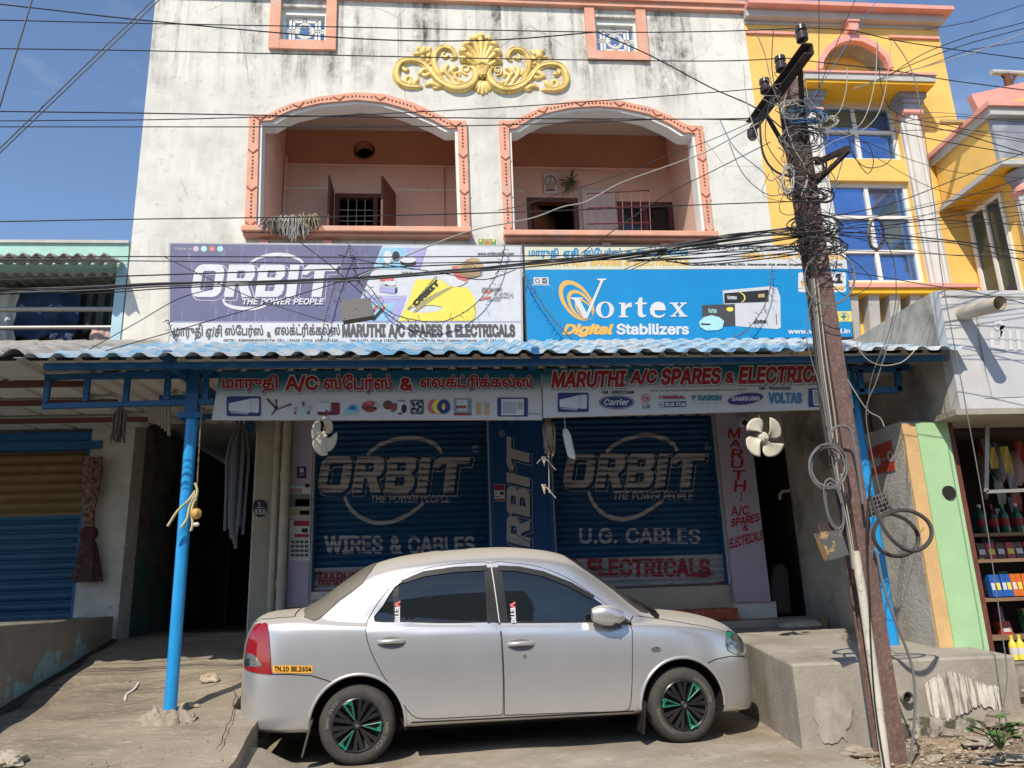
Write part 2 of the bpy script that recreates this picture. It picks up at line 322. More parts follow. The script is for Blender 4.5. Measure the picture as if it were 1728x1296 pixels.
# ------------------------------------------------------------ a plain grotesque alphabet, as outlines (thousandths of an em)
_GL = """#440|242,0 326,509 377,509 294,0|10,140 19,192 400,192 391,140|64,0 147,509 198,509 115,0|40,316 49,368 429,368 421,316;&448|197,-7 150,-2 110,12 78,34 54,62 39,96 34,133 37,163 47,189 63,213 85,235 111,256 140,279 216,335 226,343 237,352 246,363 255,375 260,389 262,405 258,427 245,445 226,457 201,461 184,459 168,453 155,444 145,431 139,416 137,399 139,380 145,363 155,346 169,327 185,307 204,284 438,0 364,0 171,231 144,264 121,293 102,319 87,344 78,370 75,398 79,430 91,458 109,481 134,499 165,510 200,513 235,510 266,499 290,482 308,459 320,433 324,404 322,382 315,362 305,342 291,325 275,308 256,293 154,217 128,195 110,174 100,154 97,131 100,108 109,87 124,70 143,57 166,49 193,46 223,50 251,59 278,75 301,95 321,121 336,151 346,186 349,224 408,224 405,180 397,144 385,115 371,92 357,75 345,62 333,47 305,23 271,7 234,-3;,188|38,-119 68,71 137,71 84,-119;-453|337,244 337,188 114,188 114,244;.188|95,-4 78,-1 63,9 53,24 50,41 53,59 63,73 78,83 95,87 113,83 128,73 138,59 141,41 138,24 128,9 113,-1;/249|235,533 71,-76 14,-76 178,533;0453|227,-7 174,1 130,24 95,62 69,113 53,178 48,254 53,330 69,395 95,447 130,484 174,508 227,516 279,508 323,484 358,447 384,395 400,330 405,254 400,178 384,113 359,62 323,24 279,1|227,50 261,56 290,74 313,103 330,144 340,194 344,254 340,314 330,365 313,405 290,435 261,453 227,460 192,453 163,435 140,405 123,365 113,314 109,254 113,194 123,144 140,103 163,74 192,56;1453|76,0 76,55 391,55 391,0|276,509 276,0 212,0 212,448 86,358 86,427 198,509;2453|64,0 64,47 234,229 261,257 282,282 299,305 311,327 318,348 320,371 317,397 308,419 293,436 273,449 250,457 224,460 196,457 172,447 153,433 139,413 130,390 127,362 66,362 71,405 86,442 111,473 143,496 182,511 225,516 268,511 306,497 337,474 361,445 376,411 381,372 378,345 371,318 357,290 336,259 306,223 267,180 153,60 389,57 389,0;3453|218,-7 173,-3 133,10 98,30 70,57 52,91 44,132 109,132 115,107 126,87 144,71 165,59 191,52 219,50 248,53 275,61 297,74 315,93 325,116 329,145 326,172 316,196 299,217 275,234 242,244 201,248 157,248 157,299 288,448 288,452 70,452 70,509 372,509 372,461 211,278 211,289 264,288 308,276 344,253 371,222 387,186 393,145 387,103 370,66 344,36 309,12 266,-2;4453|40,105 40,158 247,509 311,509 109,166 413,163 413,105|282,0 282,121 282,146 282,318 343,318 343,0;5453|221,-7 178,-2 140,11 108,32 83,60 66,93 60,130 122,130 127,108 138,89 154,73 173,60 196,52 221,50 250,53 276,64 298,82 314,104 324,131 328,162 324,193 314,221 297,244 275,262 248,273 218,277 192,275 167,268 145,258 128,246 67,253 96,509 366,509 366,452 151,452 134,301 155,315 178,325 203,331 229,334 263,330 294,321 321,306 345,285 364,260 379,231 388,199 391,163 385,117 369,76 343,41 309,15 268,-1;6453|226,-7 182,-1 142,15 109,40 84,74 69,115 64,162 68,199 80,239 102,285 137,340 252,509 322,509 151,261 145,261 154,275 165,288 179,299 196,307 214,312 235,314 278,309 316,295 346,271 370,240 384,201 389,157 384,112 368,73 343,39 310,14 271,-2|226,48 254,52 279,63 299,79 314,101 324,128 327,157 324,187 314,213 299,235 279,251 254,262 226,265 198,262 174,252 153,235 138,214 128,188 125,158 128,128 138,102 153,79 174,63 198,52;7453|97,0 323,448 323,452 62,452 62,509 391,509 391,449 165,0;8453|226,-7 178,-2 136,11 101,33 74,62 57,96 52,135 55,166 65,195 81,220 101,241 125,256 153,265 119,282 93,308 76,342 70,380 75,417 90,450 114,477 146,498 184,511 226,516 269,511 306,498 337,477 361,450 377,417 382,380 376,342 359,308 333,282 300,267 327,256 351,241 372,220 387,195 397,166 401,135 395,96 378,62 352,33 317,11 275,-2|226,49 258,52 285,60 307,74 323,91 333,113 337,139 333,165 322,189 305,208 283,223 256,232 226,235 196,232 169,223 147,208 130,189 119,165 115,139 119,113 129,91 145,74 167,60 195,52|226,290 252,292 274,300 293,313 307,330 316,351 319,376 316,399 308,420 294,437 275,449 252,457 226,460 200,457 177,449 159,437 145,420 136,399 133,376 136,351 145,330 159,313 178,300 201,292;9453|226,516 271,510 310,494 343,468 368,434 384,393 389,347 385,309 373,270 350,224 315,168 200,0 130,0 301,248 307,248 299,234 287,221 273,210 257,202 238,196 218,195 175,199 137,214 106,237 83,269 68,307 64,352 69,397 85,436 110,469 143,494 182,510|226,460 199,457 174,446 154,429 138,407 129,381 125,352 129,322 138,295 154,274 174,257 199,247 226,243 254,247 279,257 299,273 314,295 324,321 327,350 324,381 314,407 299,429 279,446 254,457;:188|95,-4 78,-1 63,9 53,24 50,41 53,59 63,73 78,83 95,87 113,83 128,73 138,59 141,41 138,24 128,9 113,-1|95,271 78,274 63,284 53,299 50,316 53,334 63,349 78,359 95,362 113,359 128,349 138,334 141,316 138,299 128,284 113,274;A480|16,0 201,509 276,509 463,0 395,0 287,302 276,334 264,372 250,420 232,478 245,478 228,419 213,371 201,333 191,302 85,0|110,142 110,199 370,199 370,142;B456|60,0 60,509 241,509 289,504 329,491 359,469 381,442 394,410 398,374 395,344 387,320 373,301 356,286 336,275 315,267 315,262 339,257 363,245 385,227 402,203 414,173 418,136 413,100 400,67 377,39 344,18 301,4 247,0|125,57 245,57 296,63 330,80 349,105 355,137 352,161 342,184 327,203 306,218 279,228 248,231 125,231|125,285 238,285 265,288 288,296 308,309 323,326 333,348 336,372 330,403 313,429 283,446 240,452 125,452;C510|267,-7 205,1 150,25 104,63 70,115 48,179 40,254 48,329 70,393 104,445 150,484 205,508 267,516 305,513 340,504 373,490 402,471 427,447 448,418 463,385 473,348 408,348 401,373 389,395 375,413 357,428 337,440 315,449 292,454 267,456 223,450 184,432 150,403 125,364 109,314 103,254 109,194 125,145 151,105 184,76 223,59 267,53 292,55 315,60 337,69 357,81 375,96 389,114 401,136 408,160 473,160 463,124 448,91 428,62 402,38 373,19 341,5 305,-4;D502|219,0 96,0 96,57 215,57 272,63 318,81 354,110 379,149 394,198 399,255 394,312 379,361 354,399 320,428 275,446 221,452 93,452 93,509 225,509 294,501 353,478 399,441 433,391 455,329 462,255 455,181 433,119 398,68 351,31 291,8|125,509 125,0 60,0 60,509;E419|60,0 60,509 372,509 372,452 125,452 125,286 355,286 355,229 125,229 125,57 375,57 375,0;F410|60,0 60,509 369,509 369,452 125,452 125,278 346,278 346,221 125,221 125,0;G520|269,-7 205,1 149,25 104,64 69,116 47,179 40,254 47,329 69,393 103,445 149,484 203,508 265,516 304,513 340,504 374,489 403,469 429,445 449,416 465,384 474,349 408,349 399,372 387,393 373,411 356,427 337,439 315,448 291,454 265,456 222,450 183,432 150,404 125,364 109,314 103,254 109,194 125,145 151,105 184,76 224,59 269,53 309,57 345,71 374,93 396,123 410,160 415,202 434,199 283,199 283,256 478,256 478,200 471,141 451,91 419,50 377,19 326,0;H517|60,0 60,509 125,509 125,289 392,289 392,509 457,509 457,0 392,0 392,232 125,232 125,0;I300|31,0 31,57 118,57 118,452 31,452 31,509 269,509 269,452 183,452 183,57 269,57 269,0;J396|185,-7 124,3 75,33 44,81 33,145 33,173 98,173 98,145 104,104 122,74 149,56 185,50 220,56 248,74 266,104 272,145 272,509 336,509 336,145 326,81 294,33 246,3;K467|104,145 104,216 122,239 139,261 157,282 174,303 193,324 212,344 364,509 448,509 231,276|60,0 60,509 125,509 125,334 124,225 125,193 125,0|372,0 188,259 228,309 449,0;L393|60,0 60,509 125,509 125,57 361,57 361,0;M628|60,0 60,509 152,509 277,187 282,174 287,159 293,141 299,123 305,103 311,84 317,65 322,49 307,49 312,65 318,83 324,102 330,121 336,140 342,158 348,174 352,187 476,509 568,509 568,0 504,0 504,291 504,308 504,327 505,347 505,369 506,391 506,413 507,435 507,457 513,457 505,433 498,409 490,386 482,363 474,341 467,322 461,305 456,291 342,0 286,0 170,291 165,304 159,321 152,340 145,361 137,384 129,408 121,432 112,457 119,457 119,437 120,416 120,394 121,372 121,350 122,328 122,309 122,291 122,0;N523|60,0 60,509 136,509 343,183 352,169 363,151 375,130 388,107 401,82 414,55 405,54 402,81 401,108 400,134 399,157 399,178 399,195 399,509 463,509 463,0 387,0 202,290 190,310 177,331 164,354 148,381 130,413 108,452 119,454 121,417 122,384 123,354 124,328 125,307 125,291 125,0;O533|267,-7 205,1 150,25 105,63 70,115 48,179 40,254 48,329 70,393 105,445 150,484 205,508 267,516 329,508 384,484 429,445 464,393 486,329 493,254 486,179 464,115 429,63 384,25 329,1|267,53 310,59 349,76 383,105 408,144 425,194 430,254 425,314 408,365 383,404 349,433 310,450 267,456 223,450 184,433 151,404 125,364 109,314 103,254 109,194 125,144 151,105 184,76 223,59;P445|60,0 60,509 235,509 289,503 332,487 366,462 390,430 404,391 409,348 404,304 390,265 366,233 332,207 289,191 235,186 109,186 109,242 233,242 269,246 297,256 318,272 333,294 342,319 344,348 342,376 333,402 318,423 297,439 268,449 232,452 125,452 125,0;Q533|245,159 313,159 369,85 384,65 468,-48 401,-48 346,27 331,46|267,-7 205,1 150,25 105,63 70,115 48,179 40,254 48,329 70,393 105,445 150,484 205,508 267,516 329,508 384,484 429,445 464,393 486,329 493,254 486,179 464,115 429,63 384,25 329,1|267,53 310,59 349,76 383,105 408,144 425,194 430,254 425,314 408,365 383,404 349,433 310,450 267,456 223,450 184,433 151,404 125,364 109,314 103,254 109,194 125,144 151,105 184,76 223,59;R449|60,0 60,509 236,509 290,504 333,489 367,465 390,433 405,395 409,352 405,309 390,271 367,240 333,217 289,203 236,198 96,198 96,255 234,255 269,258 298,267 319,281 334,300 342,324 345,352 342,380 334,405 319,425 298,440 269,449 233,452 125,452 125,0|353,0 230,229 303,229 428,0;S447|224,-9 172,-4 128,9 91,31 64,60 46,96 38,137 104,137 110,110 123,88 142,71 166,59 194,52 224,49 257,52 286,60 311,74 329,92 341,114 346,139 342,161 332,179 316,193 296,205 272,214 245,222 184,239 128,260 86,289 60,326 52,372 58,413 75,448 102,476 138,498 180,511 227,516 275,511 316,498 351,476 377,449 394,415 401,378 337,378 326,412 302,437 267,453 225,459 194,456 167,448 145,435 129,418 118,398 115,376 119,352 131,334 148,319 169,308 191,300 212,293 264,279 287,272 312,264 336,252 359,238 379,220 395,198 405,171 408,139 403,99 386,64 360,34 323,11 278,-4;T449|32,452 32,509 417,509 417,452 257,452 257,0 193,0 193,452;U517|259,-8 203,-2 154,15 114,43 85,80 66,124 60,173 60,509 124,509 124,178 128,144 141,113 160,87 187,68 220,56 259,52 298,56 331,68 357,87 377,113 389,144 393,178 393,509 457,509 457,173 451,124 433,80 403,43 363,15 315,-2;V480|204,0 16,509 84,509 192,206 203,176 215,137 230,89 248,31 235,31 252,90 267,138 279,176 290,206 395,509 463,509 278,0;W686|155,0 16,509 82,509 163,196 170,171 175,145 181,120 187,94 192,67 197,40 189,40 194,67 200,94 205,120 211,145 218,171 224,196 306,509 380,509 462,196 468,171 474,145 480,120 486,94 492,67 497,40 488,40 493,67 499,94 504,120 510,145 517,171 523,196 603,509 670,509 530,0 455,0 368,323 359,356 351,391 344,431 336,475 350,475 342,433 335,395 327,359 318,323 230,0;X474|18,0 217,284 217,236 29,509 104,509 178,400 192,379 204,361 214,345 223,329 233,312 243,292 232,292 243,311 252,329 261,345 272,361 284,379 298,400 374,509 446,509 259,239 259,287 456,0 382,0 292,129 279,149 268,165 259,180 250,195 241,212 230,231 244,231 235,213 225,196 216,181 206,166 195,149 182,129 91,0;Y472|203,0 203,208 16,509 91,509 192,344 208,318 222,292 236,264 250,230 224,230 237,265 251,293 265,318 280,344 381,509 455,509 268,208 268,0;Z438|42,0 42,46 273,385 289,408 306,431 323,453 341,476 348,454 317,453 285,452 254,452 223,452 40,452 40,509 397,509 397,462 169,129 152,105 134,81 116,57 97,33 90,54 121,56 152,57 183,57 214,57 399,57 399,0;a389|160,-9 126,-5 94,5 68,22 48,45 35,73 30,108 34,138 43,161 58,179 78,193 100,203 125,211 152,216 178,220 209,224 234,227 252,230 265,235 273,243 276,255 273,279 267,297 256,311 240,322 220,329 196,331 171,329 149,322 132,313 118,301 107,288 100,274 41,291 57,322 79,346 104,364 133,375 163,382 194,384 215,383 239,379 263,372 286,360 306,343 322,320 333,290 337,251 337,0 277,0 277,52 272,52 264,38 252,25 236,12 215,1 190,-6|170,45 202,49 228,59 248,74 263,93 272,115 276,138 276,190 270,186 259,182 246,179 231,176 216,173 200,171 186,169 175,168 154,164 134,159 117,150 103,139 95,124 92,105 94,87 102,72 114,61 130,52 149,47;b424|229,-8 198,-5 172,4 153,17 138,31 127,46 118,59 112,59 112,0 53,0 53,509 114,509 114,319 118,319 127,331 137,346 152,360 171,373 197,381 229,384 274,378 313,361 345,332 370,293 385,245 390,189 385,133 370,84 346,45 313,16 274,-2|220,47 253,51 279,66 301,88 316,117 325,151 328,189 325,227 316,261 301,290 280,311 253,325 220,330 188,325 161,312 140,291 125,263 116,229 113,189 116,150 125,115 140,86 162,65 188,51;c396|207,-8 159,-2 117,16 82,46 56,85 40,133 34,187 40,243 56,291 82,330 117,360 159,378 207,384 234,383 260,377 284,368 305,356 324,341 340,322 353,301 362,277 303,262 298,276 290,289 281,301 270,311 257,319 242,325 226,329 207,330 173,325 145,310 124,287 108,258 99,224 96,187 99,151 108,117 124,89 145,66 173,51 207,46 226,48 243,52 258,58 271,66 282,76 292,89 299,102 304,117 363,102 354,78 341,56 325,37 306,21 285,9 261,-1 235,-6;d424|195,-8 151,-2 111,16 79,45 55,84 39,133 34,189 39,245 55,293 79,332 112,361 151,378 196,384 228,381 253,373 272,360 287,346 298,331 306,319 311,319 311,509 372,509 372,0 313,0 313,59 307,59 298,46 287,31 272,17 252,4 227,-5|205,47 236,51 263,65 284,86 299,115 309,150 312,189 309,229 300,263 284,291 263,312 237,325 205,330 172,325 145,311 124,290 108,261 99,227 96,189 99,151 109,117 124,88 145,66 172,51;e404|212,-8 161,-2 117,16 82,46 56,85 40,132 34,187 39,242 55,290 81,329 115,359 157,378 205,384 236,382 266,374 294,361 319,341 341,315 357,282 368,242 371,194 371,169 75,169 75,221 338,221 310,202 307,237 298,269 283,294 263,314 237,326 205,330 173,326 146,313 125,294 109,270 99,241 96,211 96,178 100,139 110,106 128,80 151,61 179,50 212,46 234,48 254,53 271,61 285,73 297,88 306,105 365,91 353,63 335,39 311,19 283,4 249,-5;f254|228,379 228,327 6,327 6,379|81,0 81,432 84,461 96,486 113,505 135,519 161,527 187,530 207,529 222,527 234,524 243,521 227,468 222,470 215,472 206,473 195,474 171,470 154,460 145,443 142,419 142,0;g425|207,-151 168,-148 134,-140 105,-127 82,-110 64,-91 51,-69 101,-41 110,-53 122,-66 136,-78 154,-88 178,-95 207,-97 249,-92 282,-75 304,-47 311,-6 311,68 306,68 298,56 287,41 272,28 252,16 227,8 195,5 152,10 113,27 80,53 55,90 39,136 34,191 39,246 55,293 80,332 112,361 152,378 196,384 228,382 253,373 273,360 288,346 299,331 308,319 313,319 313,379 372,379 372,-9 367,-54 350,-90 324,-117 291,-136 251,-147|205,59 237,63 264,75 285,95 300,121 309,154 312,193 309,231 300,264 285,291 264,312 237,325 205,330 172,325 145,312 124,290 109,262 99,229 96,193 99,155 109,123 124,96 145,76 172,63;h410|114,227 114,0 53,0 53,509 114,509 114,287 102,287 124,332 152,362 187,379 227,384 264,380 295,369 321,349 341,321 353,285 357,240 357,0 296,0 296,235 290,275 273,304 246,323 210,329 184,326 161,317 141,303 126,283 117,257;i167|53,0 53,379 114,379 114,0|84,443 67,446 54,455 44,468 41,483 44,499 54,512 67,521 84,524 100,521 114,512 123,499 126,483 123,468 114,455 100,446;j167|53,379 114,379 114,-30 111,-63 102,-90 86,-113 65,-129 37,-139 4,-143 -10,-143 -10,-87 2,-87 25,-83 40,-72 50,-54 53,-29|83,443 67,446 53,455 44,468 41,483 44,499 53,512 67,521 83,524 100,521 114,512 123,499 126,483 123,468 114,455 100,446;k381|110,137 110,212 121,212 284,379 360,379 184,199 177,199|53,0 53,509 114,509 114,0|294,0 148,186 191,229 372,0;l189|139,-2 101,3 74,20 58,47 53,84 53,509 114,509 114,99 115,77 120,62 130,54 146,52 154,52 160,53 165,53 170,54 181,3 172,1 162,-1 151,-2;m610|53,0 53,379 112,379 112,295 108,295 118,323 132,346 151,363 172,376 195,384 219,386 257,380 287,361 309,331 321,295 312,295 322,321 337,343 357,361 381,375 407,383 437,386 468,383 497,372 522,354 541,328 553,296 557,255 557,0 496,0 496,254 490,289 473,313 447,326 419,330 395,328 374,320 358,307 345,290 338,270 335,247 335,0 274,0 274,260 269,288 253,311 229,326 199,330 178,328 158,320 140,307 126,289 117,266 114,238 114,0;n410|114,227 114,0 53,0 53,379 112,379 112,287 102,287 124,332 152,362 187,379 227,384 264,380 295,369 321,349 341,321 353,285 357,240 357,0 296,0 296,235 290,275 273,304 246,323 210,329 184,326 161,317 141,303 126,283 117,257;o415|207,-8 159,-2 117,16 82,46 56,85 40,133 34,187 40,243 56,291 82,330 117,360 159,378 207,384 256,378 299,360 333,330 359,291 376,243 381,187 376,133 359,85 333,46 299,16 256,-2|207,46 242,51 270,66 292,89 307,117 316,151 319,187 316,224 307,258 292,287 270,310 242,325 207,330 173,325 145,310 124,287 108,258 99,224 96,187 99,151 108,117 124,89 145,66 173,51;p424|53,-143 53,379 112,379 112,319 118,319 126,331 137,346 152,360 171,373 197,381 229,384 274,378 313,361 345,332 370,293 385,245 390,189 385,133 370,84 346,45 313,16 274,-2 229,-8 198,-5 173,4 153,17 138,31 127,46 118,59 114,59 114,-143|220,47 253,51 279,66 301,88 316,117 325,151 328,189 325,227 316,261 301,290 280,311 253,325 220,330 188,325 161,312 140,291 125,263 116,229 113,189 116,150 125,115 140,86 162,65 188,51;q424|372,-143 311,-143 311,59 306,59 298,46 287,31 272,17 252,4 227,-5 195,-8 151,-2 111,16 79,45 55,84 39,133 34,189 39,245 55,293 79,332 112,361 151,378 196,384 228,381 253,373 272,360 287,346 298,331 307,319 313,319 313,379 372,379|205,47 236,51 263,65 284,86 299,115 309,150 312,189 309,229 300,263 284,291 263,312 237,325 205,330 172,325 145,311 124,290 108,261 99,227 96,189 99,151 109,117 124,88 145,66 172,51;r259|53,0 53,379 112,379 112,321 130,347 152,367 181,380 213,385 221,385 229,384 237,384 243,384 243,322 239,323 230,324 219,325 207,326 182,323 159,315 140,301 126,284 117,262 114,237 114,0;s365|182,-8 145,-5 112,3 84,18 62,38 45,63 36,94 94,107 105,79 124,60 150,49 181,45 217,50 244,62 262,81 268,103 265,121 254,136 237,147 212,155 149,170 104,186 72,208 53,237 47,274 51,305 65,332 87,354 115,370 149,381 187,384 223,381 254,372 279,358 299,339 314,316 324,290 268,277 258,298 243,316 219,328 187,333 156,329 131,317 114,299 109,277 112,258 124,243 144,232 172,223 229,209 275,194 306,171 325,142 331,107 326,75 312,47 290,24 260,6 223,-5;t227|204,379 204,327 6,327 6,379|65,471 126,471 126,98 128,76 136,61 150,53 170,50 177,50 185,51 194,52 202,54 213,2 203,-1 192,-3 180,-4 168,-4 125,2 92,21 72,52 65,93;u410|182,-5 146,-1 115,11 89,31 69,59 57,95 53,139 53,379 114,379 114,144 119,105 137,75 164,56 200,50 226,53 249,62 268,77 283,97 293,122 296,153 296,379 357,379 357,0 298,0 298,92 307,92 286,47 257,17 222,0;v389|163,0 17,379 84,379 165,155 177,121 187,87 196,53 206,21 184,21 194,53 203,87 213,121 224,155 305,379 371,379 226,0;w567|138,0 23,379 87,379 133,214 143,177 154,137 165,91 175,41 165,41 175,90 186,135 196,176 206,214 252,379 316,379 362,214 371,176 382,136 392,91 402,41 391,41 402,90 413,135 423,176 434,214 480,379 545,379 429,0 368,0 319,172 312,198 305,225 297,252 291,280 284,309 277,338 291,338 284,309 277,280 270,252 263,225 255,198 248,172 199,0;x379|21,0 171,218 171,171 29,379 100,379 147,306 164,279 179,253 193,229 207,206 175,206 190,229 202,253 216,279 233,306 282,379 352,379 209,169 209,214 358,0 287,0 231,85 214,112 200,136 187,159 173,182 205,182 191,159 178,136 165,112 148,85 91,0;y389|47,-139 61,-86 71,-87 88,-90 104,-89 118,-84 130,-74 141,-58 151,-36 163,-1 17,379 84,379 165,155 177,121 187,87 196,53 206,21 184,21 193,53 202,87 212,121 224,155 305,379 371,379 204,-58 191,-85 177,-107 159,-124 139,-136 117,-143 91,-145 77,-145 65,-143 54,-141;z380|42,0 42,46 254,320 48,323 48,379 333,379 333,331 126,60 126,56 339,56 339,0"""
GL = {}
for _e in _GL.split(';'):
    _h, *_c = _e[1:].split('|'); GL[_e[0]] = (int(_h)/1000, [[tuple(int(q)/1000 for q in p.split(',')) for p in c.split()] for c in _c])
_font_glyphs = glyphs
def glyphs(s):
    if any(ch != ' ' and ch not in GL for ch in s): return _font_glyphs(s)
    x = 0; out = []
    for ch in s:
        if ch == ' ': x += .26; continue
        a, cs = GL[ch]; out += [[(px+x, py) for px, py in c] for c in cs if len(c) > 2]; x += a
    return out
D = 8.8
# ---- setting materials
m_conc = mat('apron_concrete', (.345, .305, .245), .9, var=.26, sc=1.2, c2=(.25, .20, .14), cm=(.46, .64), csc=1.1, c3=(.48, .42, .33), csc3=9, cm3=(.56, .7), bump=.35, bsc=35)
m_ramp = mat('ramp_concrete', (.29, .245, .185), .92, var=.3, sc=1.5, c2=(.18, .15, .115), cm=(.48, .66), csc=1.6, c3=(.42, .36, .28), csc3=14, cm3=(.55, .68), bump=.8, bsc=26, st=(.7, 1.6, 1), st2=(.5, 1.6, 1))
m_soil = mat('dry_soil', (.30, .225, .15), .95, var=.3, sc=5, c2=(.17, .125, .085), csc=3, c3=(.42, .34, .25), csc3=22, bump=1.0, bsc=30)
m_cement = mat('grey_cement', (.36, .33, .28), .9, var=.18, sc=2, c2=(.25, .225, .19), csc=2.2, cm=(.5, .7), c3=(.46, .44, .40), csc3=5, cm3=(.58, .72), bump=.3, bsc=50)
m_dkwall = mat('dim_plaster', (.40, .37, .32), .92, var=.25, sc=3, c2=(.12, .105, .085), csc=1.4, cm=(.5, .68), c3=(.38, .36, .32), csc3=6, cm3=(.6, .7), bump=.3, bsc=40)
m_black = flat('black_and_shade', (.02, .018, .016), .9)  # for small black parts, and as painted shade behind openings
m_blue = mat('blue_paint', (.008, .095, .25), .45, var=.15, sc=5, c3=(.05, .13, .22), csc3=12, cm3=(.6, .72), coat=.1)
m_post = mat('bright_blue_paint', (.02, .30, .68), .38, var=.08, sc=5, c3=(.12, .25, .36), csc3=18, cm3=(.66, .75), coat=.2)
m_cream = mat('cream_plaster', (.48, .44, .36), .85, var=.15, sc=4, c2=(.30, .26, .20), csc=3, cm=(.55, .7), bump=.2, bsc=40)
m_yellow = mat('yellow_paint', (.85, .54, .145), .8, var=.12, sc=2, c2=(.78, .50, .15), csc=.8, c3=(.58, .42, .18), csc3=5, cm3=(.64, .78), st2=(1, 1, .5), bump=.1, bsc=60)
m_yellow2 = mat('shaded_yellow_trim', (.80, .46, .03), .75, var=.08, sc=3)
m_pink = mat('salmon_paint', (.72, .355, .235), .75, var=.14, sc=5, c2=(.62, .37, .28), csc=3, c3=(.30, .17, .12), csc3=10, cm3=(.64, .76), bump=.15, bsc=50)
from mathutils import noise as mnoise
m_pinkd = flat('moulding_shadow_brown', (.40, .12, .07), .8)  # darker than the trim: recess shadow put into the colour
m_rose = mat('rose_paint', (.74, .35, .29), .75, var=.1, sc=5, c3=(.4, .25, .2), csc3=10, cm3=(.62, .76))
m_grey = mat('grey_paint', (.26, .28, .32), .7, var=.12, sc=4, c2=(.34, .36, .40), csc=2, cm=(.5, .6))
m_greyl = mat('light_grey_paint', (.50, .49, .46), .75, var=.12, sc=4, c3=(.3, .28, .25), csc3=9, cm3=(.6, .76))
m_white = flat('white_paint', (.74, .73, .69), .6)
m_terra = mat('terracotta_paint', (.56, .245, .135), .8, var=.08, sc=2)
m_flesh = mat('pale_pink_paint', (.76, .49, .385), .8, var=.08, sc=2, c3=(.45, .24, .17), csc3=4, cm3=(.62, .76))
m_brown = mat('brown_wood', (.13, .045, .03), .55, var=.2, sc=6, st=(4, 4, .6))
m_maroon = flat('maroon_iron', (.13, .025, .03), .5)
m_dglass = flat('dark_glass', (.012, .014, .016), .08, spec=.6)
m_gold = mat('gold_paint', (.80, .58, .20), .45, metal=.12, var=.15, sc=9, c2=(.60, .42, .12), csc=7, cm=(.5, .62), bump=.1, bsc=40)
m_ceil = flat('dull_ceiling', (.60, .50, .43), .85)
m_shutb = mat('blue_shutter_paint', (.018, .078, .185), .5, var=.2, sc=2.5, st=(1, 1, 3), c3=(.012, .035, .07), csc3=7, cm3=(.6, .72), st2=(.5, 1, 2.5), spec=.35)
m_shutw = mat('worn_white_shutter_paint', (.42, .40, .42), .6, var=.15, sc=4, c2=(.12, .06, .035), csc=3, cm=(.58, .66), st2=(1, 1, 4))
m_lilac = mat('lilac_board', (.47, .41, .52), .5, var=.06, sc=3, c3=(.36, .31, .37), csc3=5, cm3=(.62, .78))
m_rust = mat('rust', (.16, .06, .03), .85, var=.3, sc=9)
m_teal = mat('peeling_teal', (.10, .30, .28), .85, var=.2, sc=5, c2=(.40, .37, .30), csc=1.8, cm=(.47, .52), c3=(.2, .17, .14), csc3=6, cm3=(.58, .68))
m_mint = mat('mint_paint', (.38, .62, .53), .8, var=.1, sc=5, c3=(.30, .33, .28), csc3=7, cm3=(.60, .72), st2=(1, 1, .5))
m_ltblue = flat('pale_blue_paint', (.40, .58, .66), .75)
m_asb = mat('asbestos_sheet', (.36, .34, .30), .9, var=.2, sc=4, c3=(.2, .19, .17), csc3=6)
m_green = mat('pale_green_paint', (.40, .62, .34), .75, var=.06, sc=4, c3=(.32, .45, .27), csc3=5, cm3=(.64, .8), bump=.06, bsc=60)
m_orange = mat('orange_plaster', (.66, .42, .20), .85, var=.12, sc=5, c3=(.42, .27, .14), csc3=9, cm3=(.6, .74), bump=.15)
m_whitewash = mat('whitewash', (.62, .62, .62), .85, var=.07, sc=2, c2=(.48, .47, .46), csc=1.6, cm=(.52, .72), c3=(.36, .34, .31), csc3=8, cm3=(.64, .78), st2=(1, 1, .5))
m_brick = mat('red_brick', (.36, .10, .05), .85, var=.3, sc=8, c3=(.42, .33, .25), csc3=14, cm3=(.56, .64))

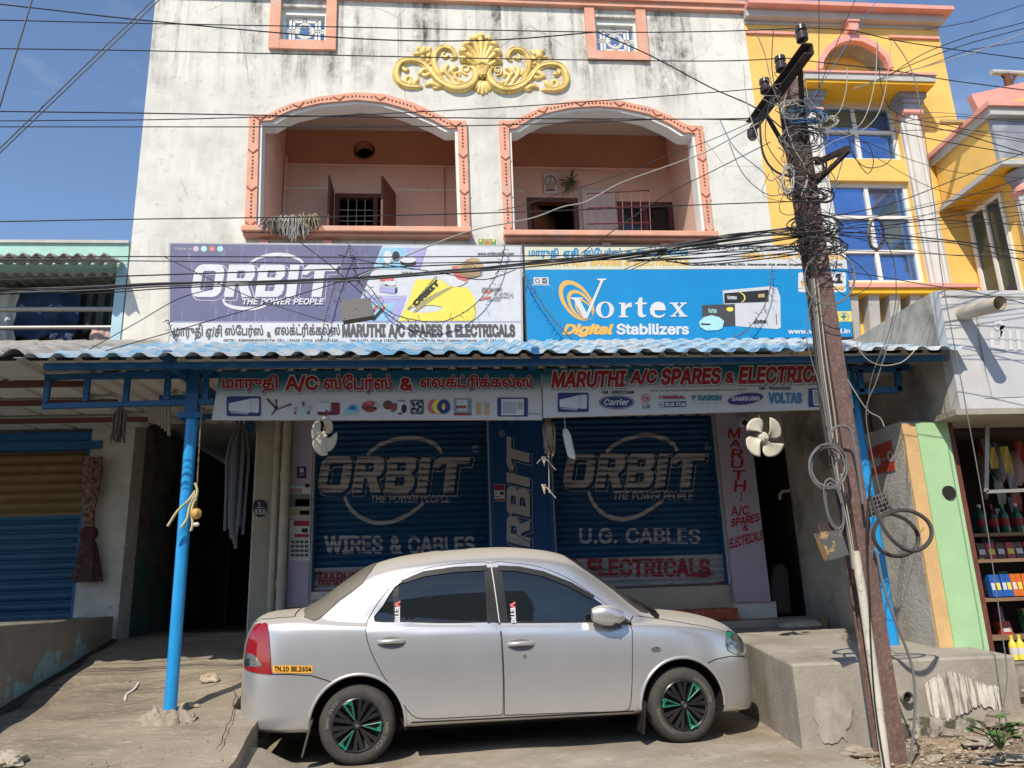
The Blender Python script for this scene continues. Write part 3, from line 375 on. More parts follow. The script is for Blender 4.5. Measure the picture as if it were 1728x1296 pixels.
def white_wall():                                      # lime wash with rain streaks, mould and hairline cracks
    m = mat('stained_white_wall', (.72, .70, .635), .9, var=.07, sc=1.3, c2=(.59, .575, .52), csc=2.2, cm=(.47, .70), c3=(.40, .39, .35), csc3=7, cm3=(.57, .78), bump=.25, bsc=30)
    nt = m.node_tree; N = nt.nodes; L = nt.links; b = N['Principled BSDF']; src = b.inputs['Base Color'].links[0].from_socket
    g = N.new('ShaderNodeNewGeometry'); sep = N.new('ShaderNodeSeparateXYZ'); L.new(g.outputs['Position'], sep.inputs[0])
    def n(scale, st, det=7, ro=.65):
        mp = N.new('ShaderNodeMapping'); mp.inputs['Scale'].default_value = st; L.new(g.outputs['Position'], mp.inputs[0])
        t = N.new('ShaderNodeTexNoise'); t.inputs['Scale'].default_value = scale; t.inputs['Detail'].default_value = det; t.inputs['Roughness'].default_value = ro
        L.new(mp.outputs[0], t.inputs['Vector']); return t.outputs['Fac']
    def mr(s, a, c, lo=0, hi=1):
        r = N.new('ShaderNodeMapRange'); r.inputs[1].default_value = a; r.inputs[2].default_value = c; r.inputs[3].default_value = lo; r.inputs[4].default_value = hi; L.new(s, r.inputs[0]); return r.outputs[0]
    def op(o, a, c):
        x = N.new('ShaderNodeMath'); x.operation = o; x.use_clamp = True
        for i, q in enumerate((a, c)):
            if isinstance(q, (int, float)): x.inputs[i].default_value = q
            else: L.new(q, x.inputs[i])
        return x.outputs[0]
    st = mr(n(1.0, (4.6, 4.6, .24)), .45, .63)          # runs
    gr = mr(n(5.0, (1, 1, .6), 9, .75), .38, .60)       # blotchy mould
    hi = mr(sep.outputs['Z'], 7.4, 9.0)                 # more below the coping
    f1 = op('MULTIPLY', op('MULTIPLY', st, gr), op('ADD', mr(hi, 0, 1, .18, 2.6), 0.0))
    lo = mr(n(.7, (6, 6, .5)), .5, .66); belowsill = op('MULTIPLY', mr(sep.outputs['Z'], 4.6, 5.2), mr(sep.outputs['Z'], 5.5, 5.3))
    f1 = op('ADD', f1, op('MULTIPLY', op('MULTIPLY', lo, gr), op('MULTIPLY', belowsill, .8)))
    v = N.new('ShaderNodeTexVoronoi'); v.feature = 'DISTANCE_TO_EDGE'; v.inputs['Scale'].default_value = .75
    ns = N.new('ShaderNodeTexNoise'); ns.inputs['Scale'].default_value = 3; ns.inputs['Detail'].default_value = 5
    va = N.new('ShaderNodeVectorMath'); va.operation = 'MULTIPLY_ADD'; va.inputs[1].default_value = (.5, .5, .5)
    L.new(ns.outputs['Color'], va.inputs[0]); L.new(g.outputs['Position'], va.inputs[2]); L.new(va.outputs[0], v.inputs['Vector'])
    ck = op('MULTIPLY', mr(v.outputs['Distance'], .007, .002), mr(n(.9, (1, 1, 1), 2), .52, .58))
    x = N.new('ShaderNodeMix'); x.data_type = 'RGBA'; L.new(f1, x.inputs['Factor']); L.new(src, x.inputs[6]); x.inputs[7].default_value = (.075, .07, .055, 1)
    y = N.new('ShaderNodeMix'); y.data_type = 'RGBA'; L.new(op('MULTIPLY', ck, .5), y.inputs['Factor']); L.new(x.outputs[2], y.inputs[6]); y.inputs[7].default_value = (.2, .18, .15, 1)
    L.new(y.outputs[2], b.inputs['Base Color']); return m
m_wall = white_wall()

# ------------------------------------------------------------ setting: ground, ramp
def bumpgrid(x0, x1, y0, y1, step, zf, amp, sc=1.0):
    from mathutils import noise
    nx, ny = int((x1-x0)/step)+1, int((y1-y0)/step)+1; rows = []
    for j in range(ny):
        y = y0+(y1-y0)*j/(ny-1); row = []
        for i in range(nx):
            x = x0+(x1-x0)*i/(nx-1); row.append((x, y, zf(x, y)+amp*noise.fractal(Vector((x*sc, y*sc, 3.1)), 1.0, 2.0, 5)))
        rows.append(row)
    return rows
RZ = lambda x, y: .12+.2*(y-5.2)
b = B()
b.add([(-900, -900, -.06), (900, -900, -.06), (900, 900, -.06), (-900, 900, -.06)], [(0, 1, 2, 3)])
b.make('ground', m_soil, kind='structure')
b = B(); b.grid(bumpgrid(-9, 9, -9.5, 4.4, .5, lambda x, y: -.055+.02*(y > 4), .004)); b.make('road', mat('asphalt', (.075, .07, .062), .9, var=.3, sc=6, c3=(.2, .17, .13), csc3=3, bump=.5), kind='structure', smooth=0)
b = B(); b.grid(bumpgrid(-1.74, 2.78, 4.3, 8.72, .09, lambda x, y: max(0, min(1, (-.98-x)/.34))*max(0, RZ(x, y)-.115)*(1 if y < 6.1 else max(0, 1-(y-6.1)/.3)), .012, 1.2)); b.make('pavement', m_conc, kind='structure', smooth=0)
def soilz(x, y):
    return -.03+.10*max(0, x-2.9)*max(0, min(1, (y-4.6)))
b = B(); b.grid(bumpgrid(2.78, 9, 4.3, 9, .1, soilz, .05, 2.2)); b.make('terrain', m_soil, kind='structure', smooth=0)
rows = bumpgrid(-6, -1.36, 4.3, 13.5, .085, lambda x, y: RZ(x, y) if y < 8.8 else .84, .028, 1.7)
for r_ in rows: r_[:] = [(-6+(p[0]+6)*(1 if p[1] < 6.3 else 1-.06*min(1, (p[1]-6.3)/.25))+.006*math.sin(p[1]*7)*(p[0] > -1.5), p[1], p[2]) for p in r_]
b = B(); b.grid(rows)
edge = [r[-1] for r in rows]; b.grid([[(p[0]+.005, p[1], -.03) for p in edge], [(p[0], p[1], p[2]) for p in edge]])
b.make('path', m_ramp, kind='structure', smooth=30)

# black dirt in the angle of ramp and plinth, and cracks in the ramp
b = B(); rg = random.Random(9)
L_ = [(-3.46, 8.75-.1*k) for k in range(36)]; b.grid([[(x-.02, y, RZ(x, y)+.014), (x+.05+.05*mnoise.noise(Vector((y*5, 1, 1))), y, RZ(x, y)+.020), (x+.10+.10*mnoise.noise(Vector((y*3, 4, 1))), y, RZ(x, y)+.012)] for x, y in L_])
for pts in ([(-2.4, 7.9), (-2.2, 7.85), (-1.9, 7.9), (-1.7, 7.86)], [(-1.7, 6.9), (-1.62, 6.6), (-1.55, 6.2), (-1.5, 5.7)]):
    p = smooth_pts(pts, 6); p = [(x+rg.uniform(-.012, .012), y+rg.uniform(-.012, .012)) for x, y in p]; b.grid([[(x-.003, y-.003, RZ(x, y)+.026), (x+.003, y+.003, RZ(x, y)+.026)] for x, y in p])
b.make('dirt', mat('black_dirt', (.06, .05, .038), .95, var=.4, sc=12, bump=.6), kind='structure')
# ------------------------------------------------------------ white house
house = thing('white_house', 'tall rain-stained white house with two arched salmon-trimmed balconies and gold scrollwork', 'house', (.3, D, 0))
XL, XR = P(222, 404, D).x, P(1305, 410, D).x
ztop = 8.93
A1i = [(434, 388), (438.5, 208), (459, 207), (476, 197), (495, 189), (542, 178), (602, 172.5), (649, 177), (685, 187), (732, 207), (756, 220), (772, 219), (778, 394)]
A1o = [(414, 388), (422.5, 198.6), (453, 197), (474, 186), (495, 178), (542, 167), (602, 160), (649, 163), (697, 177), (732, 193), (761, 207), (787, 208), (793, 394)]
A2i = [(864, 396), (858, 221), (870, 220), (891, 207), (915, 196), (962, 185.6), (1007, 183), (1045, 185.6), (1093, 196), (1128, 212), (1152, 227), (1171, 228), (1189, 396)]
A2o = [(851, 397), (842, 207.6), (867, 207.6), (891, 195), (915, 184.4), (962, 173.7), (1007, 172), (1045, 173.7), (1093, 184), (1128, 198.6), (1157, 214.5), (1184, 217), (1202, 397)]
xz = lambda c, Y=D: [(p.x, p.z) for p in (P(x, y, Y) for x, y in c)]
SW1 = (-2.03, -1.44, 8.245, 8.80); SW2 = (2.18, 2.765, 8.22, 8.80)
rect = lambda x0, x1, z0, z1: [(x0, z0), (x1, z0), (x1, z1), (x0, z1)]
holes = [xz(A1i)[::-1], xz(A2i)[::-1], rect(*SW1)[::-1], rect(*SW2)[::-1],
         rect(-3.55, -2.08, .3, 3.35)[::-1], rect(-1.42, .545, 1.25, 3.4)[::-1], rect(1.29, 3.26, 1.17, 3.4)[::-1], rect(3.72, 4.24, .3, 2.75)[::-1]]
V, T = fill2d([rect(XL, XR, -.1, ztop)]+holes, eo=True)
B().plate(V, T, lambda u, v: (u, D, v), .22).make('wall', m_wall, house)
# side wall, rear block, roof slab (so it is a solid house)
b = B(); b.box((XL, D+.22, 3.4), (XL+.22, 18, ztop-.05)); b.box((XR-.22, D+.22, 3.4), (XR, 18, ztop-.05)); b.box((XL+.22, 17.8, 0), (XR-.22, 18, 8)); b.box((XL+.22, D+.22, 7.80), (XR-.22, 17.8, 7.95)); b.box((XL+.22, D+.22, 3.36), (XR-.22, 17.8, 3.5))
b.make('side_wall', m_wall, house)
# coping
cz = P(600, 7, D).z
b = B(); b.box((XL-.03, D-.07, ztop-.01), (XR+.02, D+.3, ztop+.07)); b.box((XL-.06, D-.11, ztop+.07), (XR+.02, D+.32, ztop+.12)); b.make('coping', m_pink, house)
def arch_trim(outer, inner, nm='arch_trim'):
    o = xz(outer); i = xz(inner); V, T = fill2d([o+i[::-1]])
    t = B().plate(V, T, lambda u, v: (u, D-.055, v), .055).make(nm, m_pink, house)
    b = B(); V2, T2 = fill2d([[(x, z) for x, z in i]+[(x+(.035 if x < (i[0][0]+i[-1][0])/2 else -.035), z-.035) for x, z in i[::-1]]])
    b.plate(V2, T2, lambda u, v: (u, D-.02, v), .2); b.make('reveal_bead', m_white, house)
    # pressed pattern: chevrons and beads along the middle of the trim
    c = [Vector(((a[0]+d[0])/2, D-.058, (a[1]+d[1])/2)) for a, d in zip(o, i)]
    c[0].z += .05; c[-1].z += .05
    seg = []; 
    for a, d in zip(c[:-1], c[1:]):
        n = max(1, int((d-a).length/.006)); seg += [a+(d-a)*k/n for k in range(n)]
    L = .006; b = B(); per = .50
    nper = max(3, round(len(seg)*L/per)); per = len(seg)*L/nper
    for k in range(nper+1):
        q = min(len(seg)-2, max(1, int(k*per/L)))
        p = seg[q]; d = (seg[min(q+8, len(seg)-1)]-seg[max(0, q-8)]).normalized(); n_ = Vector((-d.z, 0, d.x))
        if k == 0: p = p+Vector((0, 0, .03))
        up = Vector((0, 0, 1)) if abs(d.x) > .35 else d*(1 if d.z < 0 else -1)
        if abs(d.x) > .35: side = d; up = -n_ if n_.z < 0 else n_; tip = p-up*.035; w = .075
        else: side = Vector((1, 0, 0)); up = Vector((0, 0, 1)); tip = p-up*.06; w = .06
        b.bar(tip, tip+side*w+up*.055, .014, .014, (0, 1, 0)); b.bar(tip, tip-side*w+up*.055, .014, .014, (0, 1, 0))
        if k < nper:
            for j in range(7):
                qq = int((k*per+.11+(per-.22)*j/6)/L)
                if qq < len(seg): b.ball(seg[qq], (.0135, .012, .0135), 6, 4)
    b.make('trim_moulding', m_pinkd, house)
arch_trim(A1o, A1i); arch_trim(A2o, A2i)
def sill(x0, x1, ya, yb):
    a = P(x0, ya, D); c = P(x1, yb, D); z = (a.z+c.z)/2
    b = B(); b.box((a.x, D-.16, z-.03), (c.x, D+.24, z+.045)); b.box((a.x+.01, D-.11, z-.07), (c.x-.01, D, z-.03)); b.make('balcony_sill', m_pink, house, bevel=.012)
    return z
zs1 = sill(412, 795, 393, 399); zs2 = sill(849, 1206, 401, 405)
for x in (447, 553, 1022, 1120):
    p = P(x, 415, D); b = B(); b.box((p.x-.055, D-.06, p.z-.25), (p.x+.055, D, zs1-.10)); b.make('sill_bracket', m_pink, house)
# balcony rooms
YB = 10.05
bx = [(P(436, 300, D).x+.04, P(778, 300, D).x+.02), (P(860, 300, D).x-.02, P(1182, 300, D).x+.02)]
zc0 = 5.05; zcl = 7.76
zline = P(481, 278, YB).z; zwl = P(481, 318, YB).z
def opening(c): return xz(c, YB)
W1 = (P(565, 330, YB).x, P(668, 330, YB).x, P(600, 392, YB).z-.3, P(600, 326, YB).z)
DR = (P(888, 330, YB).x, P(975, 330, YB).x, 4.6, P(930, 333, YB).z)
W2 = (P(1040, 340, YB).x, P(1135, 345, YB).x, P(1080, 394, YB).z-.3, P(1085, 340, YB).z)
vc = P(615, 256, YB)
circ = [(vc.x+.125*math.cos(2*math.pi*k/24), vc.z+.125*math.sin(2*math.pi*k/24)) for k in range(24)]
for k, (x0, x1) in enumerate(bx):
    xa, xb = (x0, x1)
    hs = [rect(*W1), circ] if k == 0 else [rect(*DR), rect(*W2)]
    top = [h for h in hs if h[0][1] > zline]; low = [h for h in hs if h[0][1] <= zline]
    V, T = fill2d([rect(xa, xb, zline, zcl)]+[h[::-1] for h in top], eo=True)
    B().plate(V, T, lambda u, v: (u, YB, v), .12).make('balcony_upper_wall', m_terra, house)
    V, T = fill2d([rect(xa, xb, zc0, zline)]+[h[::-1] for h in low], eo=True)
    B().plate(V, T, lambda u, v: (u, YB, v), .12).make('balcony_rear_wall', m_flesh, house)
    boxes('balcony_side_wall', (((xa-.12, D+.22, zc0), (xa, YB+.2, zcl)), ((xb, D+.22, zc0), (xb+.12, YB+.2, zcl))), m_flesh, house)
    b = B(); b.box((xa-.12, D+.22, zcl), (xb+.12, YB+.2, zcl+.015)); b.make('balcony_ceiling', m_ceil, house)
    b = B(); b.box((xa-.12, D+.1, zc0-.12), (xb+.12, YB+.2, zc0)); b.make('balcony_floor', m_cement, house)
    b = B(); b.box((xa-.1, YB+2.4, zc0), (xb+.1, YB+2.5, zcl)); b.box((xa-.1, YB+.2, zcl-.15), (xb+.1, YB+2.4, zcl-.05)); b.make('room_interior', m_black, house)  # near-black sheets behind the openings, room shade put into their colour
    b = B(); b.tube([(xa, YB-.02, zline), (xb, YB-.02, zline)], .016)
    if k == 0: b.tube([(xa+.03, YB-.05, zc0), (xa+.03, YB-.05, zline+.1)], .02); xq = P(748, 330, YB).x; b.tube([(xq, YB-.03, zc0), (xq, YB-.03, zline)], .016)
    b.make('conduit', m_flesh, house)
    b = B(); g0 = xa
    for s_, e_ in ([(xa, W1[0]-.06), (W1[1]+.06, xb)] if k == 0 else [(xa, DR[0]-.05), (W2[1]+.12, xb)]): b.box((s_, YB-.012, zwl-.012), (e_, YB, zwl+.012))
    b.make('white_band', m_white, house)
b = B(); b.lathe([(.148, 0), (.148, .03), (.125, .03), (.125, 0)], (vc.x, YB-.03, vc.z), 'y', 24, False); b.make('round_vent', m_terra, house, smooth=40)
def bars(b, x0, x1, z0, z1, y, nx, nz, r=.008):
    for i in range(1, nx): x = x0+(x1-x0)*i/nx; b.tube([(x, y, z0), (x, y, z1)], r, 5)
    for j in range(1, nz): z = z0+(z1-z0)*j/nz; b.tube([(x0, y, z), (x1, y, z)], r, 5)
def wframe(b, x0, x1, z0, z1, y, w=.06, d=.1, mull=()):
    b.box((x0, y, z0), (x0+w, y+d, z1)); b.box((x1-w, y, z0), (x1, y+d, z1)); b.box((x0+w, y+.002, z1-w), (x1-w, y+d, z1)); b.box((x0+w, y+.002, z0), (x1-w, y+d, z0+w))
    for q in mull: b.box((q-w/2, y+.004, z0+w), (q+w/2, y+d-.004, z1-w))
wx = (W1[0]+W1[1])/2+.14
b = B(); wframe(b, W1[0], W1[1], W1[2], W1[3], YB+.02, mull=(wx,)); w = b.make('balcony_window', m_brown, house)
b = B(); bars(b, W1[0]+.06, wx-.03, W1[2], W1[3]-.06, YB+.07, 4, 5, .006); bars(b, wx+.03, W1[1]-.06, W1[2], W1[3]-.06, YB+.07, 3, 5, .006); b.make('window_bars', m_greyl, w)
b = B(); b.box((W1[0]-.03, YB-.45, W1[2]), (W1[0]-.005, YB-.02, W1[3]+.02)); b.make('open_shutter', m_brown, w)
xs = W1[1]-.16
b = B(); b.bar((W1[1]-.02, YB-.02, (W1[2]+W1[3])/2), (xs, YB-.48, (W1[2]+W1[3])/2), .03, W1[3]-W1[2]); b.make('open_shutter', m_brown, w)
b = B(); wframe(b, DR[0], DR[1], DR[2], DR[3], YB+.01, .07, .12); d_ = b.make('balcony_door', m_brown, house)
b = B(); b.bar((DR[0]+.1, YB+.1, 5.8), (DR[0]+.5, YB+.6, 5.8), .04, 1.7); b.make('door_leaf', mat('orange_brown_door', (.20, .07, .035), .6), d_)
b = B(); wframe(b, W2[0], W2[1], W2[2], W2[3], YB+.01, .07, .1, mull=((W2[0]+W2[1])/2,)); w2 = b.make('balcony_window', m_brown, house)
b = B(); b.box((W2[0]+.07, YB+.05, W2[2]), (W2[1]-.07, YB+.07, W2[3]-.07)); b.make('pane', m_dglass, w2)
p0 = P(978, 330, YB); b = B(); b.box((p0.x+.02, YB-.06, 4.9), (P(1036, 330, YB).x, YB-.002, zwl)); b.make('pale_pier', mat('pale_pier_paint', (.6, .5, .45), .8), house)
# iron gate swung open in front of the right window
yg = 9.45; q = [P(989, 327, yg), P(1095, 321, yg), P(1099, 410, yg), P(991, 410, yg)]
b = B()
for i in range(8):
    t = i/7; a_ = q[0].lerp(q[1], t); c_ = q[3].lerp(q[2], t); b.tube([a_, c_], .009, 5)
for t in (0, .3, .62, .95): b.tube([q[0].lerp(q[3], t), q[1].lerp(q[2], t)], .010, 5)
b.make('open_iron_gate', m_maroon, house)
# parapet windows
for k, sw in enumerate((SW1, SW2)):
    x0, x1, z0, z1 = sw; b = B(); e = .135
    for A_ in ((x0-e, x0, z0-e, ztop), (x1, x1+e, z0-e, ztop)): b.box((A_[0], D-.05, A_[2]), (A_[1], D, A_[3]))
    b.box((x0, D-.045, z0-e), (x1, D, z0))
    fr = b.make('parapet_window', m_pink, house)
    b = B(); cx, cz_ = (x0+x1)/2, (z0+z1)/2-.03; y = D+.1; s = .19
    b.box((x0, D+.05, z0), (x0+.03, D+.2, z1)); b.box((x1-.03, D+.05, z0), (x1, D+.2, z1)); b.box((x0+.03, D+.05, z1-.09), (x1-.03, D+.2, z1))
    for r_ in (s, s-.045):
        for a_, c_ in (((-1, -1), (1, -1)), ((1, -1), (1, 1)), ((1, 1), (-1, 1)), ((-1, 1), (-1, -1))): b.bar((cx+a_[0]*r_, y, cz_+a_[1]*r_), (cx+c_[0]*r_, y, cz_+c_[1]*r_), .03, .016, (0, 1, 0))
    b.tube([(cx+.11*math.cos(t*math.pi/12), y, cz_+.11*math.sin(t*math.pi/12)) for t in range(24)], .014, 6, True)
    b.tube([(cx+.085*math.cos(t*math.pi/12), y, cz_+.085*math.sin(t*math.pi/12)) for t in range(24)], .009, 6, True)
    for dx, dz in ((1, 0), (-1, 0), (0, 1), (0, -1)):
        for off in (-.018, .018): b.bar((cx+dx*.09+dz*off, y, cz_+dz*.09+dx*off), (cx+dx*.285+dz*off, y, cz_+dz*.285+dx*off), .016, .016, (0, 1, 0))
        b.ball((cx+dx*.07, y, cz_+dz*.07), .02, 8, 6)
    b.make('grille', m_white, fr)
# gold scrollwork
def zoomp(x, y): p = P(640+x/5.082, 40+y/5.082, D); return Vector((p.x, D, p.z))
cxo = zoomp(877, 300).x
kk = 1/5.082*D/1298*1.34
curves = [([(728, 398), (742, 412), (765, 402), (766, 376), (742, 362), (716, 374), (708, 402), (722, 428), (750, 440)], 9, 11),
 ([(770, 370), (812, 392), (826, 436), (812, 492), (768, 538), (700, 562), (622, 556), (545, 520), (485, 470), (432, 402), (380, 348), (310, 322), (235, 322), (172, 352), (146, 420), (158, 486), (200, 528), (270, 545), (335, 545), (362, 548)], (10, 24, 30, 36, 40, 38, 36, 32, 26, 22, 20, 24, 28, 30, 30, 28, 26, 24, 20, 14), 0),
 ([(238, 404), (212, 398), (206, 370), (232, 342), (290, 334), (350, 352), (420, 410)], (20, 16, 13, 12, 12, 12, 10), 0),
 ([(610, 540), (540, 480), (490, 400), (468, 330), (476, 265), (516, 220), (575, 208), (628, 232), (652, 284), (620, 310)], (12, 20, 24, 24, 24, 24, 24, 24, 18, 12), 0),
 ([(590, 280), (560, 296), (540, 270), (560, 246)], (16, 14, 12, 8), 0),
 ([(560, 545), (500, 540), (450, 520), (410, 530)], (14, 22, 24, 18), 0), ([(500, 552), (470, 556)], (18, 14), 0),
 ([(500, 470), (440, 440), (400, 450), (372, 440)], (12, 18, 20, 16), 0), ([(440, 425), (390, 395), (350, 430)], (12, 20, 20), 0),
 ([(640, 520), (590, 450), (560, 400), (585, 362)], (10, 16, 20, 16), 0), ([(690, 520), (640, 440), (615, 410), (660, 380)], (10, 16, 20, 18), 0), ([(720, 500), (660, 480), (650, 440), (686, 425), (688, 450)], (10, 14, 16, 14, 10), 0), ([(540, 420), (528, 392)], (16, 12), 0),
 ([(280, 500), (255, 520), (226, 495), (236, 462), (268, 464), (270, 488)], (12, 12, 14, 14, 12, 10), 0), ([(300, 520), (320, 490), (330, 470)], (18, 22, 14), 0),
 ([(330, 262), (306, 262)], (18, 14), 0), ([(350, 220), (342, 204)], (26, 14), 0), ([(372, 255), (385, 225)], (34, 28), 0), ([(415, 240), (436, 215)], (24, 16), 0), ([(420, 285), (430, 265)], (22, 16), 0), ([(375, 290), (380, 296)], (20, 16), 0), ([(413, 322), (416, 320)], (18, 18), 0), ([(434, 352), (436, 350)], (13, 13), 0)]
b = B()
for pts, r, r2 in curves:
    rs = list(r) if isinstance(r, tuple) else [r+(r2-r)*i/(len(pts)-1) for i in range(len(pts))]
    sp = smooth_pts([(*p, q) for p, q in zip(pts, rs)], 5)
    for sgn in (1, -1):
        w = []; rr_ = []
        for p in sp:
            v = zoomp(p[0], p[1])
            if sgn < 0: v.x = 2*cxo-v.x
            w.append(v); rr_.append(max(.004, p[2]*kk))
        b.tube(w, rr_, 8)
        b.ball(w[-1], [rr_[-1]]*3, 8, 6); b.ball(w[0], [rr_[0]]*3, 8, 6)
        if len(w) > 30 and max(rr_) > .03:             # carved ribs riding on the big scrolls
            for o_ in (-.45, .45):
                ww = []
                for i, p in enumerate(w):
                    d = (w[min(i+1, len(w)-1)]-w[max(i-1, 0)]).normalized(); n_ = Vector((-d.z, 0, d.x)); ww.append(p+n_*rr_[i]*o_+Vector((0, -rr_[i]*.86, 0)))
                b.tube(ww, [q*.22 for q in rr_], 5)
for tx_, ty_, r in ((868, 118, 26), (806, 142, 26), (936, 146, 26), (748, 188, 27), (984, 192, 27), (716, 246, 26), (1014, 252, 26), (716, 314, 24), (1022, 326, 24)):
    a_ = zoomp(880, 430); c_ = zoomp(tx_, ty_); mid = zoomp(880+(tx_-880)*.35, 430+(ty_-430)*.55)
    sp = smooth_pts([(*a_, .02), (*mid, r*kk*.7), (*c_, r*kk*1.15)], 7); pts = [Vector((p[0], p[1], p[2])) for p in (tuple(q) for q in sp)]
    pts = [Vector((p[0], D-.01, p[2])) for p in (tuple(q) for q in sp)]; rs = [max(.012, tuple(q)[3]) for q in sp]
    b.tube(pts, rs, 8); b.ball(pts[-1], [rs[-1]*1.12]*3, 9, 7); dn = (a_-c_).normalized()
    curl = pts[-1]+Vector((.03 if tx_ < 880 else -.03, -rs[-1]*.8, -.01)); b.ball(curl, [rs[-1]*.5]*3, 8, 6)
cup = [(822, 372), (940, 380), (912, 470), (880, 484), (850, 468)]
V, T = fill2d([[(zoomp(*p).x, zoomp(*p).z) for p in cup]]); b.plate(V, T, lambda u, v: (u, D-.06, v), .06)
for i in range(6): b.tube([zoomp(835+i*18, 380)+Vector((0, -.06, 0)), zoomp(858+i*9, 462)+Vector((0, -.06, 0))], .012, 6)
b.ball(zoomp(880, 464)+Vector((0, -.06, 0)), .026, 10, 7); b.tube([zoomp(815, 372)+Vector((0, -.05, 0)), zoomp(880, 362)+Vector((0, -.07, 0)), zoomp(945, 380)+Vector((0, -.05, 0))], .02, 7)
for tx_, ty_, r in ((886, 600, 17), (826, 562, 18), (944, 566, 18), (850, 590, 14), (920, 592, 14)):
    b.tube([zoomp(884, 490), zoomp((884+tx_)/2, (490+ty_)/2-6), zoomp(tx_, ty_)], [.018, .045, r*kk], 8); b.ball(zoomp(tx_, ty_), r*kk, 8, 6)
b.make('gold_scrollwork', m_gold, house, smooth=50)
# ---- ground floor: shutters and piers
PITCH = .071
def slat(z, z0=1.17, Y=D+.10):
    t = ((z-z0) % PITCH)/PITCH
    return Y-.020*math.sin(math.pi*min(1, t/.8)) if t < .8 else Y+.012
def slat_cuts(z0, z1, base=1.17):
    k = int((z0-base)/PITCH)-1; o = []
    while base+k*PITCH < z1:
        o += [base+k*PITCH+PITCH*q for q in (.001, .13, .27, .4, .53, .67, .799, .801)]; k += 1
    return [z for z in o if z0 < z < z1]
CUTS = slat_cuts(1.1, 3.45)
def shutter(x0, x1, z0, z1, zw):
    zs = [z0]+[z for z in CUTS if z0 < z < z1]+[z1]
    def rows(lo, hi): return [[(x0, slat(z), z), (x1, slat(z), z)] for z in zs if lo <= z <= hi]
    s = B().grid(rows(zw-1e-4, z1)).make('rolling_shutter', m_shutb, house, smooth=40)
    B().grid(rows(z0, [z for z in zs if z >= zw][0])).make('shutter_foot', m_shutw, s, smooth=40)
    boxes('guide_rail', (((x0-.05, D+.03, z0), (x0, D+.16, z1)), ((x1, D+.03, z0), (x1+.05, D+.16, z1))), m_blue, s)
    b = B(); b.box((x0, D+.07, z0-.02), (x1, D+.12, z0+.012)); b.make('bottom_bar', m_rust, s); return s
zwa, zwb = P(600, 957, D).z, P(1050, 940, D).z
sh1 = shutter(-1.40, .53, 1.25, 3.4, zwa); sh2 = shutter(1.31, 3.24, 1.17, 3.4, zwb)
b = B(); b.box((.56, D-.05, 1.2), (1.27, D-.001, 3.4)); pier = b.make('blue_pier_board', mat('deep_blue_board', (.008, .07, .235), .45, var=.06), house)
boxes('board_edge', (((.56, D-.06, 1.2), (.60, D-.051, 3.4)), ((1.23, D-.06, 1.2), (1.27, D-.051, 3.4))), m_blue, pier)
b = B(); b.box((-1.67, D-.03, 1.1), (-1.44, D-.001, 3.4)); lp = b.make('lilac_pier_panel', m_lilac, house)
b = B(); b.box((-2.06, D-.03, .3), (-1.68, D-.001, 3.4)); b.make('speckled_pier', mat('speckled_plaster', (.40, .36, .29), .9, var=.12, sc=3, c3=(.09, .07, .05), csc3=26, cm3=(.66, .70), bump=.3), house)
b = B(); b.tube([(-1.82, D-.10, .4), (-1.82, D-.10, 3.4)], .036, 12); b.make('drain_pipe', m_cream, house, smooth=40)
b = B(); b.tube([(-1.715, D-.11, .4), (-1.715, D-.11, 3.4)], .05, 12)
for z in (1.35, 2.5): b.tube([(-1.715, D-.11, z-.04), (-1.715, D-.11, z+.04)], .06, 12)
b.make('drain_pipe', m_cream, house, smooth=40)
b = B(); b.box((-1.5, D-.02, .2), (3.72, D-.002, 1.16)); b.box((-1.4, D+.0, 1.13), (3.3, D+.2, 1.168)); b.make('tiled_plinth', mat('cream_tile', (.50, .46, .36), .35, var=.1, sc=3), house)
boxes('passage_wall', (((-3.4, 13.0, 0), (-2.08, 13.1, 3.4)), ((-2.08, D+.22, .2), (-1.95, 13, 3.4)), ((3.6, 10.5, 0), (4.25, 10.6, 3.3)), ((4.25, D+.23, 0), (4.28, 10.6, 3.3)), ((3.58, D+.23, 0), (3.62, 10.5, 3.3))), mat('passage_shade_dark', (.06, .05, .04), .95), house)  # shade of the passages put into this near-black colour
# ------------------------------------------------------------ yellow house
yel = thing('yellow_house', 'yellow house with blue-glass windows between fluted columns under an arched niche', 'house', (5.7, D, 0))
YX = 7.22; yt = 8.98
Y0 = D+.01
px_ = lambda x, y: P(x, y, Y0)
niche = [(1384, 122), (1386, 108), (1396, 92), (1412, 80), (1430, 75), (1450, 77), (1472, 88), (1488, 104), (1496, 121)]
nz = xz(niche, Y0); wo = (px_(1380, 300).x, 0)
zc_ = P(1450, 132, Y0-.42).z; zb_ = P(1500, 478, Y0-.30).z
WA = (px_(1372, 160).x, px_(1506, 160).x, px_(1440, 268).z, zc_-.06)
WB = (WA[0], WA[1], px_(1470, 476).z, px_(1470, 305).z)
V, T = fill2d([rect(XR+.002, YX, -.1, yt), nz[::-1], rect(*WA)[::-1], rect(*WB)[::-1]], eo=True)
B().plate(V, T, lambda u, v: (u, Y0, v), .25).make('wall', m_yellow, yel)
b = B(); b.box((YX-.22, Y0+.25, 0), (YX, 17, yt-.02)); b.box((XR+.05, 16.8, 0), (YX-.22, 17, yt-.02)); b.box((XR+.05, Y0+.25, 7.9), (YX-.22, 16.8, 8.0)); b.box((XR+.05, Y0+1.2, 3.5), (YX-.22, Y0+1.3, 7.9)); b.make('side_wall', m_yellow, yel)
b = B(); b.box((nz[0][0]-.05, Y0+.25, nz[0][1]-.05), (nz[-1][0]+.05, Y0+.3, max(z for _, z in nz)+.1)); b.make('niche_back', m_yellow, yel)
